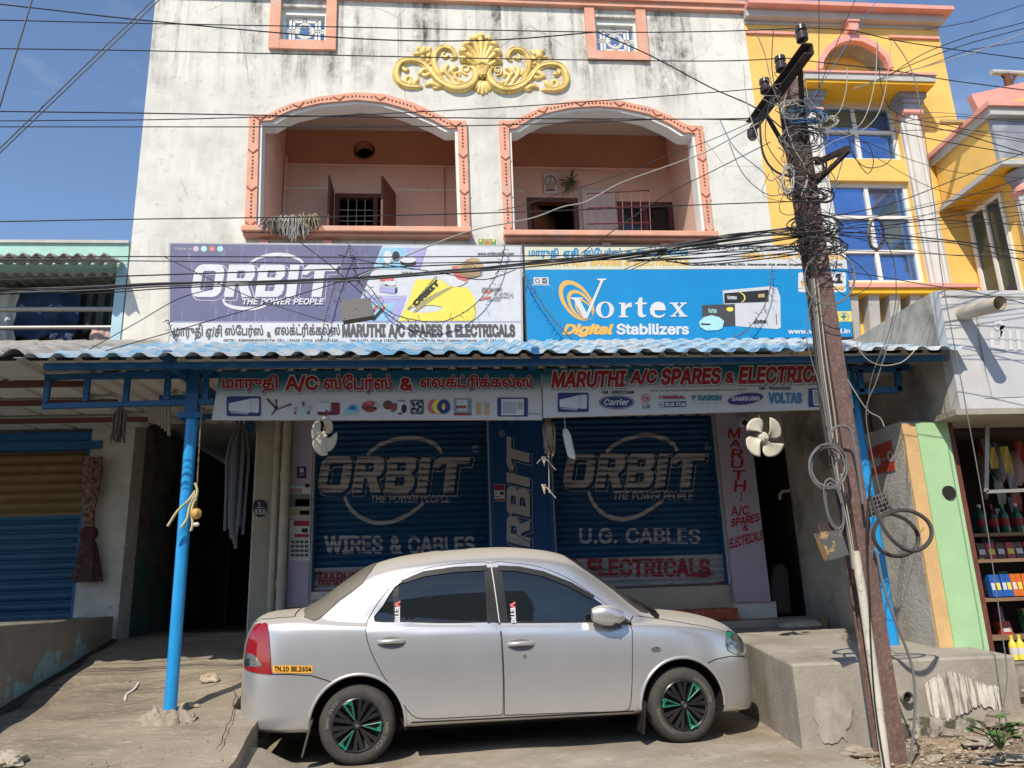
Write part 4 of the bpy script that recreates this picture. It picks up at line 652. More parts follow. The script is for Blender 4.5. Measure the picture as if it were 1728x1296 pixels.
nd = nz[::-1]; b = B(); b.grid([[(x, Y0-.003, z-.002), (x, Y0+.249, z-.002)] for x, z in nz]); b.make('niche_soffit', m_grey, yel, smooth=40)
cx0 = sum(x for x, z in nz)/len(nz)
def scaled(c, k, kz): return [(cx0+(x-cx0)*k, nz[0][1]+(z-nz[0][1])*kz) for x, z in c]
V, T = fill2d([scaled(nz, 1.13, 1.22)+nz[::-1]]); B().plate(V, T, lambda u, v: (u, Y0-.09, v), .09).make('niche_arch', m_rose, yel)
kx = px_(1431, 56); b = B(); b.box((kx.x-.07, Y0-.16, kx.z-.07), (kx.x+.07, Y0, kx.z+.06)); b.box((kx.x-.09, Y0-.18, kx.z+.06), (kx.x+.09, Y0, kx.z+.085)); b.make('keystone', m_rose, yel)
z_s = px_(1430, 61).z
b = B()
for a_, c_ in ((XR+.01, nz[0][0]-.12), (nz[-1][0]+.12, YX-.02)): b.box((a_, Y0-.03, z_s-.02), (c_, Y0, z_s+.02))
b.make('string_course', m_rose, yel)
b = B(); b.box((XR+.01, Y0-.02, yt-.22), (YX, Y0, yt-.17)); b.box((XR, Y0-.12, yt-.17), (YX+.03, Y0+.3, yt-.06)); b.make('cornice', m_greyl, yel)
b = B(); b.box((XR, Y0-.24, yt-.06), (YX+.12, Y0+.32, yt+.0)); b.make('roof_edge', m_rose, yel)
b = B(); b.box((WA[0]-.32, Y0-.42, zc_-.02), (WA[1]+.36, Y0, zc_+.07)); b.make('window_hood', m_greyl, yel)
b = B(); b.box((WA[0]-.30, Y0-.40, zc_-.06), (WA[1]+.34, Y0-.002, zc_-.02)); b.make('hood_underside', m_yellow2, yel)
b = B(); b.box((WA[0]-.34, Y0-.44, zc_+.07), (WA[1]+.38, Y0-.002, zc_+.10)); b.make('hood_edge', m_rose, yel)
for cx_ in (WA[0]-.14, WA[1]+.12):
    b = B(); rows = []
    for z in (zb_, zc_-.36):
        row = []
        for k in range(40):
            a = 2*math.pi*k/40; rr_ = .115+(.014 if (k % 4) < 2 else 0); row.append((cx_+rr_*math.cos(a), Y0-.06+rr_*math.sin(a), z))
        rows.append(row)
    b.grid(rows, True); col_ = b.make('fluted_column', mat('column_white', (.62, .60, .56), .75, var=.08, sc=5), yel)
    b = B(); b.box((cx_-.14, Y0-.2, zc_-.36), (cx_+.14, Y0, zc_-.30)); b.make('capital_ring', m_rose, col_)
    b = B(); b.box((cx_-.13, Y0-.19, zc_-.30), (cx_+.13, Y0, zc_-.2)); b.box((cx_-.16, Y0-.22, zc_-.2), (cx_+.16, Y0, zc_-.14)); b.box((cx_-.19, Y0-.25, zc_-.14), (cx_+.19, Y0, zc_-.06)); b.make('capital', m_grey, col_)
m_bglass = mat('blue_reflective_glass', (.155, .275, .52), .05, metal=.85, var=.25, sc=1.2, bump=.02, bsc=2)
for W_, mz in ((WA, .52), (WB, None)):
    x0, x1, z0, z1 = W_; b = B(); wframe(b, x0, x1, z0, z1, Y0+.07, .055, .08, mull=((x0+x1)/2,))
    for zz in ([z0+(z1-z0)*.52] if mz else [z0+(z1-z0)*.315, z0+(z1-z0)*.655]):
        b.box((x0+.055, Y0+.066, zz-.022), ((x0+x1)/2-.028, Y0+.14, zz+.022)); b.box(((x0+x1)/2+.028, Y0+.066, zz-.022), (x1-.055, Y0+.14, zz+.022))
    f_ = b.make('window', m_white, yel)
    b = B(); b.box((x0+.04, Y0+.105, z0+.04), (x1-.04, Y0+.115, z1-.04)); b.make('pane', m_bglass, f_)
b = B(); b.box((WA[0]-.45, Y0-.30, zb_-.05), (WA[1]+.48, Y0, zb_)); b.make('lower_sill', m_rose, yel)
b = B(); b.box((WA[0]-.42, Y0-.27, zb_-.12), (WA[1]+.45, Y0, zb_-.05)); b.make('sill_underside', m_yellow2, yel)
for k in range(7):
    x = WA[0]-.3+k*(WA[1]-WA[0]+.5)/6; b = B(); b.add([(x-.07, Y0-.22, zb_-.12), (x+.07, Y0-.22, zb_-.12), (x+.07, Y0-.001, zb_-.12), (x-.07, Y0-.001, zb_-.12), (x-.07, Y0-.1, zb_-.75), (x+.07, Y0-.1, zb_-.75), (x+.07, Y0-.001, zb_-.75), (x-.07, Y0-.001, zb_-.75)], [(0,1,2,3),(4,5,6,7),(0,1,5,4),(1,2,6,5),(2,3,7,6),(3,0,4,7)]); b.make('bracket', m_greyl, yel)
b = B(); b.box((WA[0]-.45, Y0-.2, zb_-.84), (WA[1]+.48, Y0-.001, zb_-.755)); b.make('lower_band', m_rose, yel)
# ------------------------------------------------------------ corner house at the right
ch = thing('corner_house', 'grey and yellow house with boxed balcony and striped column beyond the yellow house', 'house', (8.5, 8.2, 0))
HX = 6.74; HW = 7.05
b = B(); b.box((HW, 7.95, 0), (11, 14, 5.9)); b.box((HW+.3, 8.5, 5.9), (11, 14, 6.75)); b.make('wall', m_yellow, ch)
bz0, bz1 = PX(1685, 280, 6.74).z-.02, PX(1668, 180, 6.74).z-.16; by = PX(1668, 180, 6.74).y
b = B(); b.box((HX+.001, by+.06, bz0+.06), (HX+.12, D-.02, bz1)); b.make('balcony_side', m_yellow, ch)
b = B(); b.box((HX, by, bz0+.06), (11, by+.06, bz1)); b.make('balcony_front', m_grey, ch)
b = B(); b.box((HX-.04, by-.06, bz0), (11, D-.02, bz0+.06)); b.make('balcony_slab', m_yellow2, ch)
b = B(); b.box((HX-.07, by-.09, bz0-.035), (11, by-.02, bz0+.03)); b.box((HX-.07, by-.02, bz0-.035), (HX-.02, D-.03, bz0+.03)); b.make('slab_edge', m_greyl, ch)
b = B(); b.box((HX-.06, by-.08, bz1), (11, D-.02, bz1+.10)); b.make('balcony_coping', m_greyl, ch)
b = B(); b.box((HX-.10, by-.12, bz1+.10), (11, D-.02, bz1+.16)); b.make('coping_edge', m_rose, ch)
b = B(); b.prism([(HX-.05, by+.02, bz1+.16), (11, by+.02, bz1+.16), (11, by+.02, bz1+1.3)], (0, .25, 0)); gb = b.make('gable', m_yellow, ch)
b = B(); b.bar((HX-.1, by+.1, bz1+.2), (11, by+.1, bz1+1.36), .35, .09, (0, 1, 0)); b.make('gable_edge', m_rose, gb)
b = B(); X_ = HW
for y0_, y1_ in ((8.76, 8.70), (8.46, 8.41), (8.17, 8.12)): b.box((X_-.03, y0_, 4.0), (X_+.02, y1_, 5.75))
b.box((X_-.03, 8.12, 5.75), (X_+.02, 8.76, 5.8)); wn_ = b.make('side_window', m_white, ch)
b = B(); b.box((X_-.005, 8.14, 4.0), (X_+.015, 8.74, 5.75)); b.make('pane', mat('green_tinted_glass', (.05, .07, .06), .08, spec=.6), wn_)
b = B(); rows = []
for z in (3.6, bz0-.28):
    rows.append([(HX+.36+(.12+(.014 if (k % 4) < 2 else 0))*math.cos(2*math.pi*k/40), by+.12+(.12+(.014 if (k % 4) < 2 else 0))*math.sin(2*math.pi*k/40), z) for k in range(40)])
b.grid(rows, True); c_ = b.make('fluted_column', m_greyl, ch)
b = B(); b.lathe([(.13, bz0-.34), (.17, bz0-.30), (.17, bz0-.25), (.13, bz0-.21)], (HX+.36, by+.12, 0), 'z', 20); b.make('capital_ring', m_rose, c_, smooth=40)
b = B(); b.lathe([(.13, bz0-.21), (.16, bz0-.12), (.2, bz0-.04)], (HX+.36, by+.12, 0), 'z', 20); b.make('capital', m_grey, c_, smooth=40)
# ------------------------------------------------------------ neighbour at the left
nb = thing('neighbour_house', 'low house with mint parapet, corrugated eave and dark balcony hung with washing', 'house', (-5.2, D, 0))
XN = XL-.02
zf0, zf1 = P(100, 430, D).z, P(100, 411, D).z
b = B(); b.box((-9, D+.0, zf0-.12), (XN, D+.25, zf1)); b.make('parapet', m_mint, nb)
b = B(); b.box((-9, D-.03, zf1), (XN, D+.28, zf1+.035)); b.make('coping', m_greyl, nb)
def corrug(x0, x1, y0, z0, y1, z1, pitch, amp, n=10):
    r0 = []; r1 = []; k = int((x1-x0)/pitch*n)
    for i in range(k+1):
        x = x0+(x1-x0)*i/k; a = amp*math.sin(2*math.pi*(x-x0)/pitch); r0.append((x, y0, z0+a)); r1.append((x, y1, z1+a))
    return [r0, r1]
ze = P(100, 428, D-.4).z
g_ = corrug(-9, XN-.02, D-.45, ze-.04, D-.02, ze+.06, .145, .03); g2 = [[(x, y, z-.012) for x, y, z in r] for r in g_]
b = B(); b.grid(g_); b.grid(g2[::-1]); b.grid([g_[0], g2[0]]); b.make('corrugated_eave', m_asb, nb, smooth=35)
g_ = corrug(-9, XN-.02, D+.26, zf0-.13, 11, zf0-.02, .145, .03); b = B(); b.grid(g_); b.make('roof_underside', m_dkwall, nb, smooth=35)
pc = (P(190, 520, D).x, P(211, 520, D).x)
b = B(); b.box((pc[0], D+.005, 3.3), (min(pc[1], XN), D+.25, zf0-.12)); b.make('pillar', m_ltblue, nb)
b = B(); b.box((-9, 10.6, 3.3), (XN, 10.7, 6)); b.box((-9, D+.1, 3.15), (XN, 10.6, 3.3)); b.box((-9.1, D, 0), (-9, 14, 6)); b.make('balcony_interior', mat('balcony_shade_dark', (.05, .045, .04), .9), nb)  # shade of the deep balcony put into this dark colour
b = B(); 
for yy, r in ((521, .032), (552, .026)):
    p = P(95, yy, D+.02); b.tube([(-9, D+.04, p.z), (pc[0], D+.04, p.z)], r, 10)
b.make('railing', mat('dull_steel', (.36, .34, .31), .45, metal=.6, var=.15), nb, smooth=40)
b = B(); p = P(95, 446, D+.1); b.box((-9, D+.06, p.z-.03), (XN, D+.12, p.z+.02)); b.make('eave_beam', m_black, nb)
# its ground floor
XA = -3.43
b = B(); b.box((XA-.42, D-.03, .7), (-3.395, D+.3, 3.36)); b.make('pillar', mat('pale_worn_plaster', (.50, .47, .41), .92, var=.2, sc=4, c3=(.22, .2, .17), csc3=9, cm3=(.58, .7), bump=.3), nb)
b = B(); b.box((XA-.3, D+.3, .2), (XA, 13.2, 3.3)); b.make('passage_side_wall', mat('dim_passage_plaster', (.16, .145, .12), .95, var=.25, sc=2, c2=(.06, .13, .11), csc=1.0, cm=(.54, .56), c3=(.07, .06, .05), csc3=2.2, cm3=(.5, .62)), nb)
b = B(); b.box((-9, D+.1, 3.0), (XN, 13, 3.15)); b.make('floor_slab', m_dkwall, nb)
zsb = P(70, 1049, D+.05).z; zmid = P(60, 876, D+.05).z; zst = P(60, 762, D+.05).z
def nshut(z0, z1, m):
    rows = []; k = 0; z = z0
    while z < z1:
        for t, o_ in ((0, .012), (.12, -.012), (.45, -.026), (.78, -.014), (.9, .012)): rows.append([(-9, D+.1+o_, z+t*.105), (XA-.47, D+.1+o_, z+t*.105)])
        z += .105
    return B().grid(rows), m
g_, m_ = nshut(zmid, zst, 0); s_ = g_.make('rolling_shutter', mat('faded_orange_shutter', (.19, .115, .042), .6, var=.2, sc=3, c3=(.1, .06, .03), csc3=6, cm3=(.55, .68)), nb, smooth=50)
g_, m_ = nshut(zsb, zmid-.001, 0); g_.make('lower_slats', mat('blue_slats', (.016, .085, .17), .55, var=.15, sc=3, c3=(.02, .06, .1), csc3=6, cm3=(.58, .7)), s_, smooth=50)
b = B(); b.box((XA-.475, D+.02, zsb), (XA-.425, D+.14, zst)); b.make('shutter_rail', m_blue, nb)
b = B(); b.box((-9, D-.05, zst), (XA-.3, D+.1, zst+.09)); b.box((-9, D-.02, zst+.09), (XA-.3, D+.1, zst+.2)); b.make('shutter_box', m_blue, nb)
# plinth wall stepping down beside the ramp
zpl = P(190, 1040, D).z
from mathutils import noise as mnoise
rows = []
for i in range(26):
    y = D+.02-i*.14
    x = XA-.01-.02*mnoise.noise(Vector((y*2, 0, 0)))
    rows.append([(x, y, RZ(0, y)-.35)]+[(x+.012*mnoise.noise(Vector((y*3, z*3, 7))), y, RZ(0, y)-.05+(zpl+.012*mnoise.noise(Vector((y*1.3, 1, 0)))-RZ(0, y)+.05)*t) for t in (0, .3, .6, .9, .985)for z in (t,)]+[(x-.02, y, zpl), (x-1.2, y, zpl), (x-5, y, zpl)])
b = B(); b.grid(rows); plw = b.make('plinth_wall', mat('peeling_plinth', (.25, .22, .175), .92, var=.2, sc=3, c2=(.24, .38, .40), csc=.8, cm=(.50, .515), c3=(.5, .47, .42), csc3=3.2, cm3=(.64, .66), bump=.4, bsc=30), nb, smooth=40)
# ------------------------------------------------------------ shop at the right with projecting canopy
shp = thing('provision_shop', 'small provision shop under a whitewashed canopy with pale green pillar', 'shop', (6.2, 7.2, 0))
FX = 4.40
fz = (P(1615, 690, 6).z, P(1585, 490, 6).z)
b = B(); b.prism([(FX, 6.0, fz[0]), (FX, 6.0, fz[1]), (FX, 6.12, fz[1]+.02), (FX, 6.12, fz[0])], (5, 0, 0)); b.make('fascia', m_whitewash, shp)
m_gh = mat('ghost_lettering', (.66, .66, .67), .85, var=.05); m_go = mat('ghost_outline', (.44, .45, .48), .85, var=.1)
sh('old_panel', [[(1650, 522), (1760, 520), (1760, 668), (1662, 672)]], 5.995, mat('old_grey_panel', (.55, .56, .58), .85, var=.08, sc=3, st=(1, 1, .3)), shp)
gl_ = [[(1670, 558), (1677, 558), (1679, 582), (1688, 582), (1688, 558), (1695, 558), (1697, 590), (1672, 590)], [(1701, 557), (1708, 557), (1710, 590), (1703, 590)], [(1714, 556), (1721, 556), (1724, 590), (1717, 590)], ell(1686, 549, 9, 9, 18), [(1688, 549), (1695, 549), (1690, 568), (1684, 570)]]
for c_ in gl_: sh('ghost_letter', [c_], 5.992, m_go, shp, bold=.004); sh('ghost_letter', [c_], 5.989, m_gh, shp)
sh('ghost_letter', [ell(1685, 549, 4, 4, 14)], 5.987, m_go, shp); sh('groove', [line([(1590, 500), (1800, 501)], 2.2)], 5.996, m_dkwall, shp); sh('crack', [line([(1648, 535), (1655, 580), (1662, 620), (1674, 668)], 1.6)], 5.99, m_dkwall, shp)
b = B(); b.box((FX, 6.12, fz[0]), (FX+.12, D-.02, fz[1]+.02)); b.make('canopy_side', m_dkwall, shp)
b = B(); b.box((FX+.12, 6.12, fz[1]-.15), (9.4, D-.02, fz[1])); b.box((FX-.05, 6.0, fz[0]-.05), (9.4, D-.02, fz[0]-.001)); b.make('canopy_slab', m_cement, shp)
b = B(); b.box((4.12, 7.35, .5), (4.38, D+.005, fz[1]-.25)); b.make('rear_side_wall', m_dkwall, shp)
b = B(); b.box((4.06, 6.36, .5), (4.36, 7.35, P(1500, 728, 6.8).z)); b.make('side_wall', mat('pale_rough_plaster', (.42, .40, .36), .92, var=.15, sc=3, c2=(.22, .20, .17), csc=1.6, cm=(.52, .66), c3=(.33, .31, .28), csc3=9, bump=.5, bsc=30), shp)
gx = (P(1586, 1085, 6.33).x, P(1609, 1090, 6.33).x, P(1667, 1097, 6.33).x)
b = B(); b.box((4.062, 6.33, .5), (gx[1], 6.6, fz[0]-.05)); b.make('orange_edge', m_orange, shp)
b = B(); b.box((gx[1], 6.31, .5), (gx[2], 6.62, fz[0]-.05)); gp = b.make('green_pillar', m_green, shp)
q = P(1602, 831, 6.3); b = B(); b.lathe([(.001, 0), (.058, 0), (.06, .015)], (q.x, 6.295, q.z), 'y', 20); b.make('black_disc', m_black, gp)
b = B(); b.box((gx[2], 6.33, .35), (gx[2]+.06, 6.55, fz[0]-.05)); b.make('door_jamb', mat('red_brown_paint', (.16, .05, .035), .7, var=.2, sc=7), shp)
boxes('shop_interior', (((gx[2], 8.6, .2), (9.3, 8.7, 2.55)), ((gx[2]-.1, 6.62, .2), (gx[2]-.02, 8.6, 2.5)), ((gx[2], 6.6, 2.46), (9.3, 8.6, 2.50)), ((9.2, 6.4, .2), (9.3, 8.6, 2.5))), mat('dim_shop_wall', (.045, .03, .025), .9), shp)  # shade inside the shop put into the wall colour
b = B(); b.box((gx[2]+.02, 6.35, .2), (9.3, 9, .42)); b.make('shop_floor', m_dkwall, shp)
b = B()
for z in (.62, .96, 1.31, 1.55): b.box((gx[2]+.03, 6.95, z-.03), (8.4, 7.45, z))
shelf = b.make('shelf_boards', mat('shelf_wood', (.24, .15, .09), .7, var=.15), shp)
b = B(); a0 = P(1666, 707, 6.5); a1 = P(1664, 830, 6.5); a2 = P(1728, 826, 6.5); b.bar(a0, a1, .04, .012, (0, 1, 0)); b.bar(a1, a2+Vector((.4, 0, 0)), .03, .012, (0, 1, 0)); b.make('slotted_angle_rack', mat('slotted_steel', (.36, .35, .31), .5, metal=.4), shp)
b = B(); pp = P(1617, 540, 6.0); pe = Vector((pp.x+.30, 5.45, pp.z+.20)); d = (pe-pp).normalized()
pp2 = P(1620, 530, 6.02); pe2 = P(1688, 512, 5.55); b.tube([pp2, pe2], .062, 18, caps=False); b.tube([pe2+(pp2-pe2)*.02, pp2], .053, 18, caps=False); rr_ = []
b.make('drain_spout', mat('pvc_cream', (.52, .45, .36), .5, var=.1), shp, smooth=50)
# ------------------------------------------------------------ concrete platform
plat = thing('concrete_platform', 'raised grey cement platform beside the car with drain pipe hole and whitewash drips', 'platform', (3.4, 6.9, 0))
c0 = Vector((2.60, 5.90)); c1 = Vector((4.30, 5.82)); c2 = Vector((4.40, 8.78)); c3 = Vector((2.98, 8.78))
def pz(x, y): return .585+.055*(y-5.9)
rows = []
n1 = 24
def wob(p, a): return a*mnoise.noise(p*3)
ring = [c0.lerp(c1, k/12) for k in range(12)]+[c1.lerp(c2, k/16) for k in range(16)]+[c2.lerp(c3, k/8) for k in range(8)]+[c3.lerp(c0, k/16) for k in range(16)]
b = B(); rows = []
for z_, ins in ((-.15, 0), (.25, 0), (.45, 0), (1, 0), (1.0, .02)):
    row = []
    for p in ring:
        zz = pz(p.x, p.y); c = Vector((3.5, 7.4)); q = p+(c-p).normalized()*ins; h = z_ if z_ < 1 else zz-(.018 if ins == 0 else 0)
        row.append((q.x+wob(Vector((q.x, q.y, h)), .012), q.y+wob(Vector((q.y, h, q.x)), .012), h))
    rows.append(row)
b.grid(rows, True); o_ = len(b.v)-len(ring); b.f.append([o_+k for k in range(len(ring))])
m_plat = mat('platform_cement', (.35, .32, .27), .9, var=.16, sc=2, c2=(.25, .225, .185), csc=2.2, cm=(.5, .7), c3=(.52, .50, .46), csc3=4, cm3=(.60, .74), st2=(1, 1, .6), bump=.3, bsc=40)
b.make('slab', m_plat, plat, smooth=25)
# lime-wash drips on the front, as a thin skin with a ragged outline
rg = random.Random(3); top_ = []; bot_ = []
xs0, xs1 = P(1562, 1180, 5.86).x, P(1690, 1180, 5.83).x
for k in range(46):
    t = k/45; x = xs0+(xs1-xs0)*t; top_.append((x, .40+.07*math.sin(t*5)+.04*t+rg.uniform(-.006, .006))); bot_.append((x+.005, .19-.04*math.sin(t*7)+rg.choice((0, .015, .03, -.01))*rg.random()))
V, T = fill2d([top_+bot_[::-1]]); f_y = lambda x: c0.y+(c1.y-c0.y)*(x-c0.x)/(c1.x-c0.x)-.016
B().plate(V, T, lambda u, v: (u, f_y(u), v), .008).make('limewash_drips', mat('limewash', (.62, .58, .50), .9, var=.25, sc=9, c2=(.27, .25, .20), csc=6, cm=(.49, .56), st2=(5, 1, .35), c3=(.14, .12, .09), csc3=8, cm3=(.55, .62)), plat)
for x0_, x1_, z0_, z1_, mm in ((xs0-.45, xs1-.08, -.02, .18, mat('damp_mould', (.10, .09, .065), .95, var=.4, sc=14, c2=(.40, .37, .31), csc=11, cm=(.47, .55))), (2.72, 2.98, .03, .42, mat('pale_bloom', (.37, .345, .295), .9, var=.2, sc=8, c2=(.33, .305, .255), csc=6, cm=(.45, .6)))):
    o1 = [((x0_+x1_)/2+(x1_-x0_)/2*math.cos(a)*(1+.35*mnoise.noise(Vector((math.cos(a)*2.2, math.sin(a)*2.2, x0_)))), max(-.04, (z0_+z1_)/2+(z1_-z0_)/2*math.sin(a)*(1+.5*mnoise.noise(Vector((math.cos(a)*3, math.sin(a)*3, x1_)))))) for a in [2*math.pi*k/70 for k in range(70)]]
    V, T = fill2d([o1]); B().plate(V, T, lambda u, v: (u, f_y(u)+.004, v), .006).make('damp_stain', mm, plat)
q = P(1526, 1176, 5.86); b = B(); b.tube([(q.x, q.y-.05, q.z), (q.x, q.y+.25, q.z)], .043, 18, caps=False); b.tube([(q.x, q.y+.25, q.z), (q.x, q.y-.05, q.z)], .036, 18, caps=False)
b.make('drain_hole_pipe', m_cement, plat, smooth=50); b = B(); b.lathe([(.001, 0), (.036, 0)], (q.x, q.y-.02, q.z), 'y', 18, False); b.make('pipe_bore', m_black, plat)  # black disc in the mouth stands in for the shade inside
# steps up to the shop
stp = thing('shop_steps', 'broken red-brick and cement steps below the right shutter', 'steps', (3.2, 8.5, 0))
b = B(); b.box((2.2, 8.3, .3), (4.1, 8.79, .79)); b.make('lower_step', m_cement, stp, bevel=.02)
z1 = P(1200, 1028, 8.4).z; b = B(); b.box((2.3, 8.42, .79), (P(1248, 1040, 8.42).x, 8.78, z1)); b.make('brick_step', m_brick, stp, bevel=.015)
b = B(); b.box((P(1235, 1010, D).x, D-.1, .78), (P(1302, 1010, D).x, D-.021, P(1270, 1016, D).z)); b.make('tiled_foot', m_white, stp)
# ------------------------------------------------------------ inks
def ink(name, c, rough=.45): return mat(name, c, rough, var=.07, sc=8)
i_white = ink('white_ink', (.62, .62, .63)); i_grey = ink('grey_ink', (.09, .085, .085)); i_black = ink('black_ink', (.022, .02, .022)); i_red = ink('red_ink', (.36, .022, .03)); i_gold = ink('gold_ink', (.72, .42, .09))
i_navy = ink('navy_ink', (.03, .04, .16)); i_yel = ink('yellow_ink', (.78, .66, .10)); i_sky = ink('sky_ink', (.26, .50, .66)); i_lil = ink('lilac_ink', (.36, .36, .60)); i_aqua = ink('aqua_ink', (.38, .66, .68)); i_blue = ink('blue_ink', (.02, .20, .42)); i_teal = ink('teal_ink', (.05, .20, .24)); i_tan = ink('tan_ink', (.48, .33, .17)); i_green = ink('green_ink', (.12, .34, .12)); i_pinkr = ink('coral_ink', (.60, .14, .13)); i_brown = ink('brown_ink', (.10, .035, .03)); i_lgrey = ink('light_grey_ink', (.42, .42, .42))
LY = .0022
def Zm(ox, oy, s):
    return lambda pts: [(ox+x/s, oy+y/s) for x, y in pts]
def Zb(ox, oy, s): return lambda x0, y0, x1, y1: (ox+x0/s, oy+y0/s, ox+x1/s, oy+y1/s)
def orbit_cs():
    O = [[(x, y) for x, y in rr(0, 0, 1.05, 1, .27)], [(x, y) for x, y in rr(.30, .2, .75, .8, .07)][::-1]]
    Rr_ = [[(1.17, 0), (1.17, 1), (1.9, 1), (2.05, .95), (2.12, .82), (2.12, .62), (2.03, .48), (1.9, .42), (2.14, 0), (1.79, 0), (1.6, .38), (1.5, .38), (1.5, 0)], [(1.5, .57), (1.75, .57), (1.8, .69), (1.75, .81), (1.5, .81)]]
    Bb = [[(2.24, 0), (2.24, .76), (2.14, .76), (2.3, 1), (2.99, 1), (3.14, .93), (3.19, .8), (3.17, .64), (3.06, .53), (3.19, .44), (3.22, .24), (3.16, .08), (3.02, 0)], [(2.56, .6), (2.83, .6), (2.88, .71), (2.83, .82), (2.56, .82)], [(2.56, .18), (2.84, .18), (2.9, .3), (2.84, .43), (2.56, .43)]]
    I = [[(3.32, 0), (3.32, 1), (3.66, 1), (3.66, 0)]]
    T_ = [[(3.76, .70), (3.82, .88), (3.98, 1), (5.02, 1), (4.99, .8), (4.58, .8), (4.58, 0), (4.22, 0), (4.22, .8), (4.08, .79), (3.95, .68)]]
    return O+Rr_+Bb+I+T_
def fixw(cs):                                          # outer loops anticlockwise, holes clockwise
    o = []
    for k, c in enumerate(cs):
        a = sum(c[i][0]*c[(i+1) % len(c)][1]-c[(i+1) % len(c)][0]*c[i][1] for i in range(len(c)))
        hole = any(all(min(p[0] for p in d) < q[0] < max(p[0] for p in d) and min(p[1] for p in d) < q[1] < max(p[1] for p in d) for q in c) for j, d in enumerate(cs) if j != k)
        o.append(c if (a > 0) != hole else c[::-1])
    return o
OCS = fixw(orbit_cs())
def orbit_logo(box, Y, mw, mb, parent, arcs, yfun=None, cutz=None, shear=.2, nm='logo'):
    global Y_OFF
    y0 = Y_OFF
    for k, (m, bold, shf) in enumerate(((mw, .055, (.014, -.06)), (mb, .03, (.014, -.06)), (mw, 0, (0, 0)))):
        Y_OFF = y0+.002*k
        text('', box, Y-LY*k, m, parent, nm, bold=bold, shear=shear, cs=OCS, shift=shf, yfun=yfun, cutz=cutz)
    for a in arcs: sh('logo_swoosh', [a], Y-LY*.5, mw, parent, yfun=yfun, cutz=cutz)
    Y_OFF = y0
def tapered(pts, w0, w1, k=8):
    sp = smooth_pts(pts, k); L_ = []; Q = []; n = len(sp)
    for i, p in enumerate(sp):
        a, c = sp[max(0, i-1)], sp[min(n-1, i+1)]; d = np.array([c[0]-a[0], c[1]-a[1]]); d /= np.hypot(*d)+1e-9
        w = (w0+(w1-w0)*math.sin(math.pi*i/(n-1)))/2; L_.append((p[0]-d[1]*w, p[1]+d[0]*w)); Q.append((p[0]+d[1]*w, p[1]-d[0]*w))
    return L_+Q[::-1]
def textq(s, bl, br, tl, Y, m, parent, bold=0, shear=0, cs=None, name='lettering'):   # lettering set at a slant
    cs = cs or glyphs(s); cs = [[(x+shear*y, y) for x, y in c] for c in cs]; al = np.concatenate([np.array(c) for c in cs]); lo, hi = al.min(0), al.max(0)
    a, u, w = P(*bl, Y), P(*br, Y), P(*tl, Y); U = u-a; W = w-a; V, T = fill2d(cs, bold)
    return B().plate(V, T, lambda x, y: a+U*((x-lo[0])/(hi[0]-lo[0]))+W*((y-lo[1])/(hi[1]-lo[1]))).make(name, m, parent, recalc=False)
TA = "மாருதி"; TC = "ஸ்ேபர்ஸ்"; TE = "எலக்ட்ரிக்கல்ஸ்"
def tamil_words(words, Y, m, parent, bold, layers=None):
    for s, bx_ in words:
        for mm, bb, k, shf in (layers or [(m, bold, 0, (0, 0))]): text(s, bx_, Y-LY*k, mm, parent, bold=bb, shift=shf)
# ============================================================ upper board, left
YS = 8.50
b1 = thing('billboard', 'faded lilac billboard with white slanted lettering and a yellow wire picture', 'billboard', (P(583, 580, YS).x, YS, 4.0), 'boards on the awning roof')
q1 = [(284, 408.5), (880.5, 414), (883, 585), (284, 582)]
sh('board', [q1], YS, i_lgrey, b1, t=.06)
Yk = YS-.003
sh('printed_panel', [[(287, 411), (878, 416.5), (880, 583), (287, 581)]], Yk, ink('board_white', (.60, .60, .62)), b1)
sh('purple_field', [[(287, 411), (645, 414.5), (592, 543), (287, 543)]], Yk-LY, mat('faded_purple_print', (.115, .118, .215), .5, var=.12, sc=2, c3=(.25, .25, .38), csc3=7, cm3=(.56, .7), st2=(3, 1, .4)), b1)
z = Zm(270, 400, 5.4); zb = Zb(270, 400, 5.4)
orbit_logo((323, 446, 573, 501), Yk-2*LY, i_white, ink('purple_gap', (.112, .115, .215)), b1,
    [tapered(z([(815, 238), (900, 190), (1030, 160), (1160, 165), (1260, 200), (1312, 243)]), 2.2, 6.0), tapered(z([(570, 563), (600, 612), (690, 643), (830, 652), (930, 635), (965, 620)]), 2.2, 6.0)])
text('THE POWER PEOPLE', zb(755, 560, 1495, 612), Yk-6*LY, i_white, b1, bold=.028, shear=.22)
text('Follow us', zb(140, 92, 290, 116), Yk-2*LY, i_lgrey, b1, bold=.01)
for cx_, m in ((328, ink('pale_pink_ink', (.55, .42, .48))), (400, i_aqua), (475, i_pinkr), (549, i_aqua)): sh('social_dot', [z(ell(cx_, 107, 28, 26, 16))], Yk-2*LY, m, b1); sh('dot_mark', [z(line([(cx_-9, 112), (cx_-1, 104), (cx_+10, 108)], 6))], Yk-3*LY, i_white, b1)
tamil_words([(TA, zb(125, 795, 388, 940)), ('ஏ/சி', zb(418, 800, 562, 935)), (TC, zb(592, 800, 940, 915)), ('&', zb(975, 865, 1010, 912)), (TE, zb(1045, 790, 1640, 915))], Yk-2*LY, i_grey, b1, .028)
text('GSTIN : 33BNWPN5951P1ZW. CELL : 99628 18262, 63822 71368.', zb(578, 930, 1630, 957), Yk-2*LY, i_grey, b1, bold=.02)
z = Zm(570, 400, 5.4); zb = Zb(570, 400, 5.4)
text('MARUTHI A/C SPARES & ELECTRICALS', zb(45, 797, 1615, 917), Yk-2*LY, i_grey, b1, bold=.05)
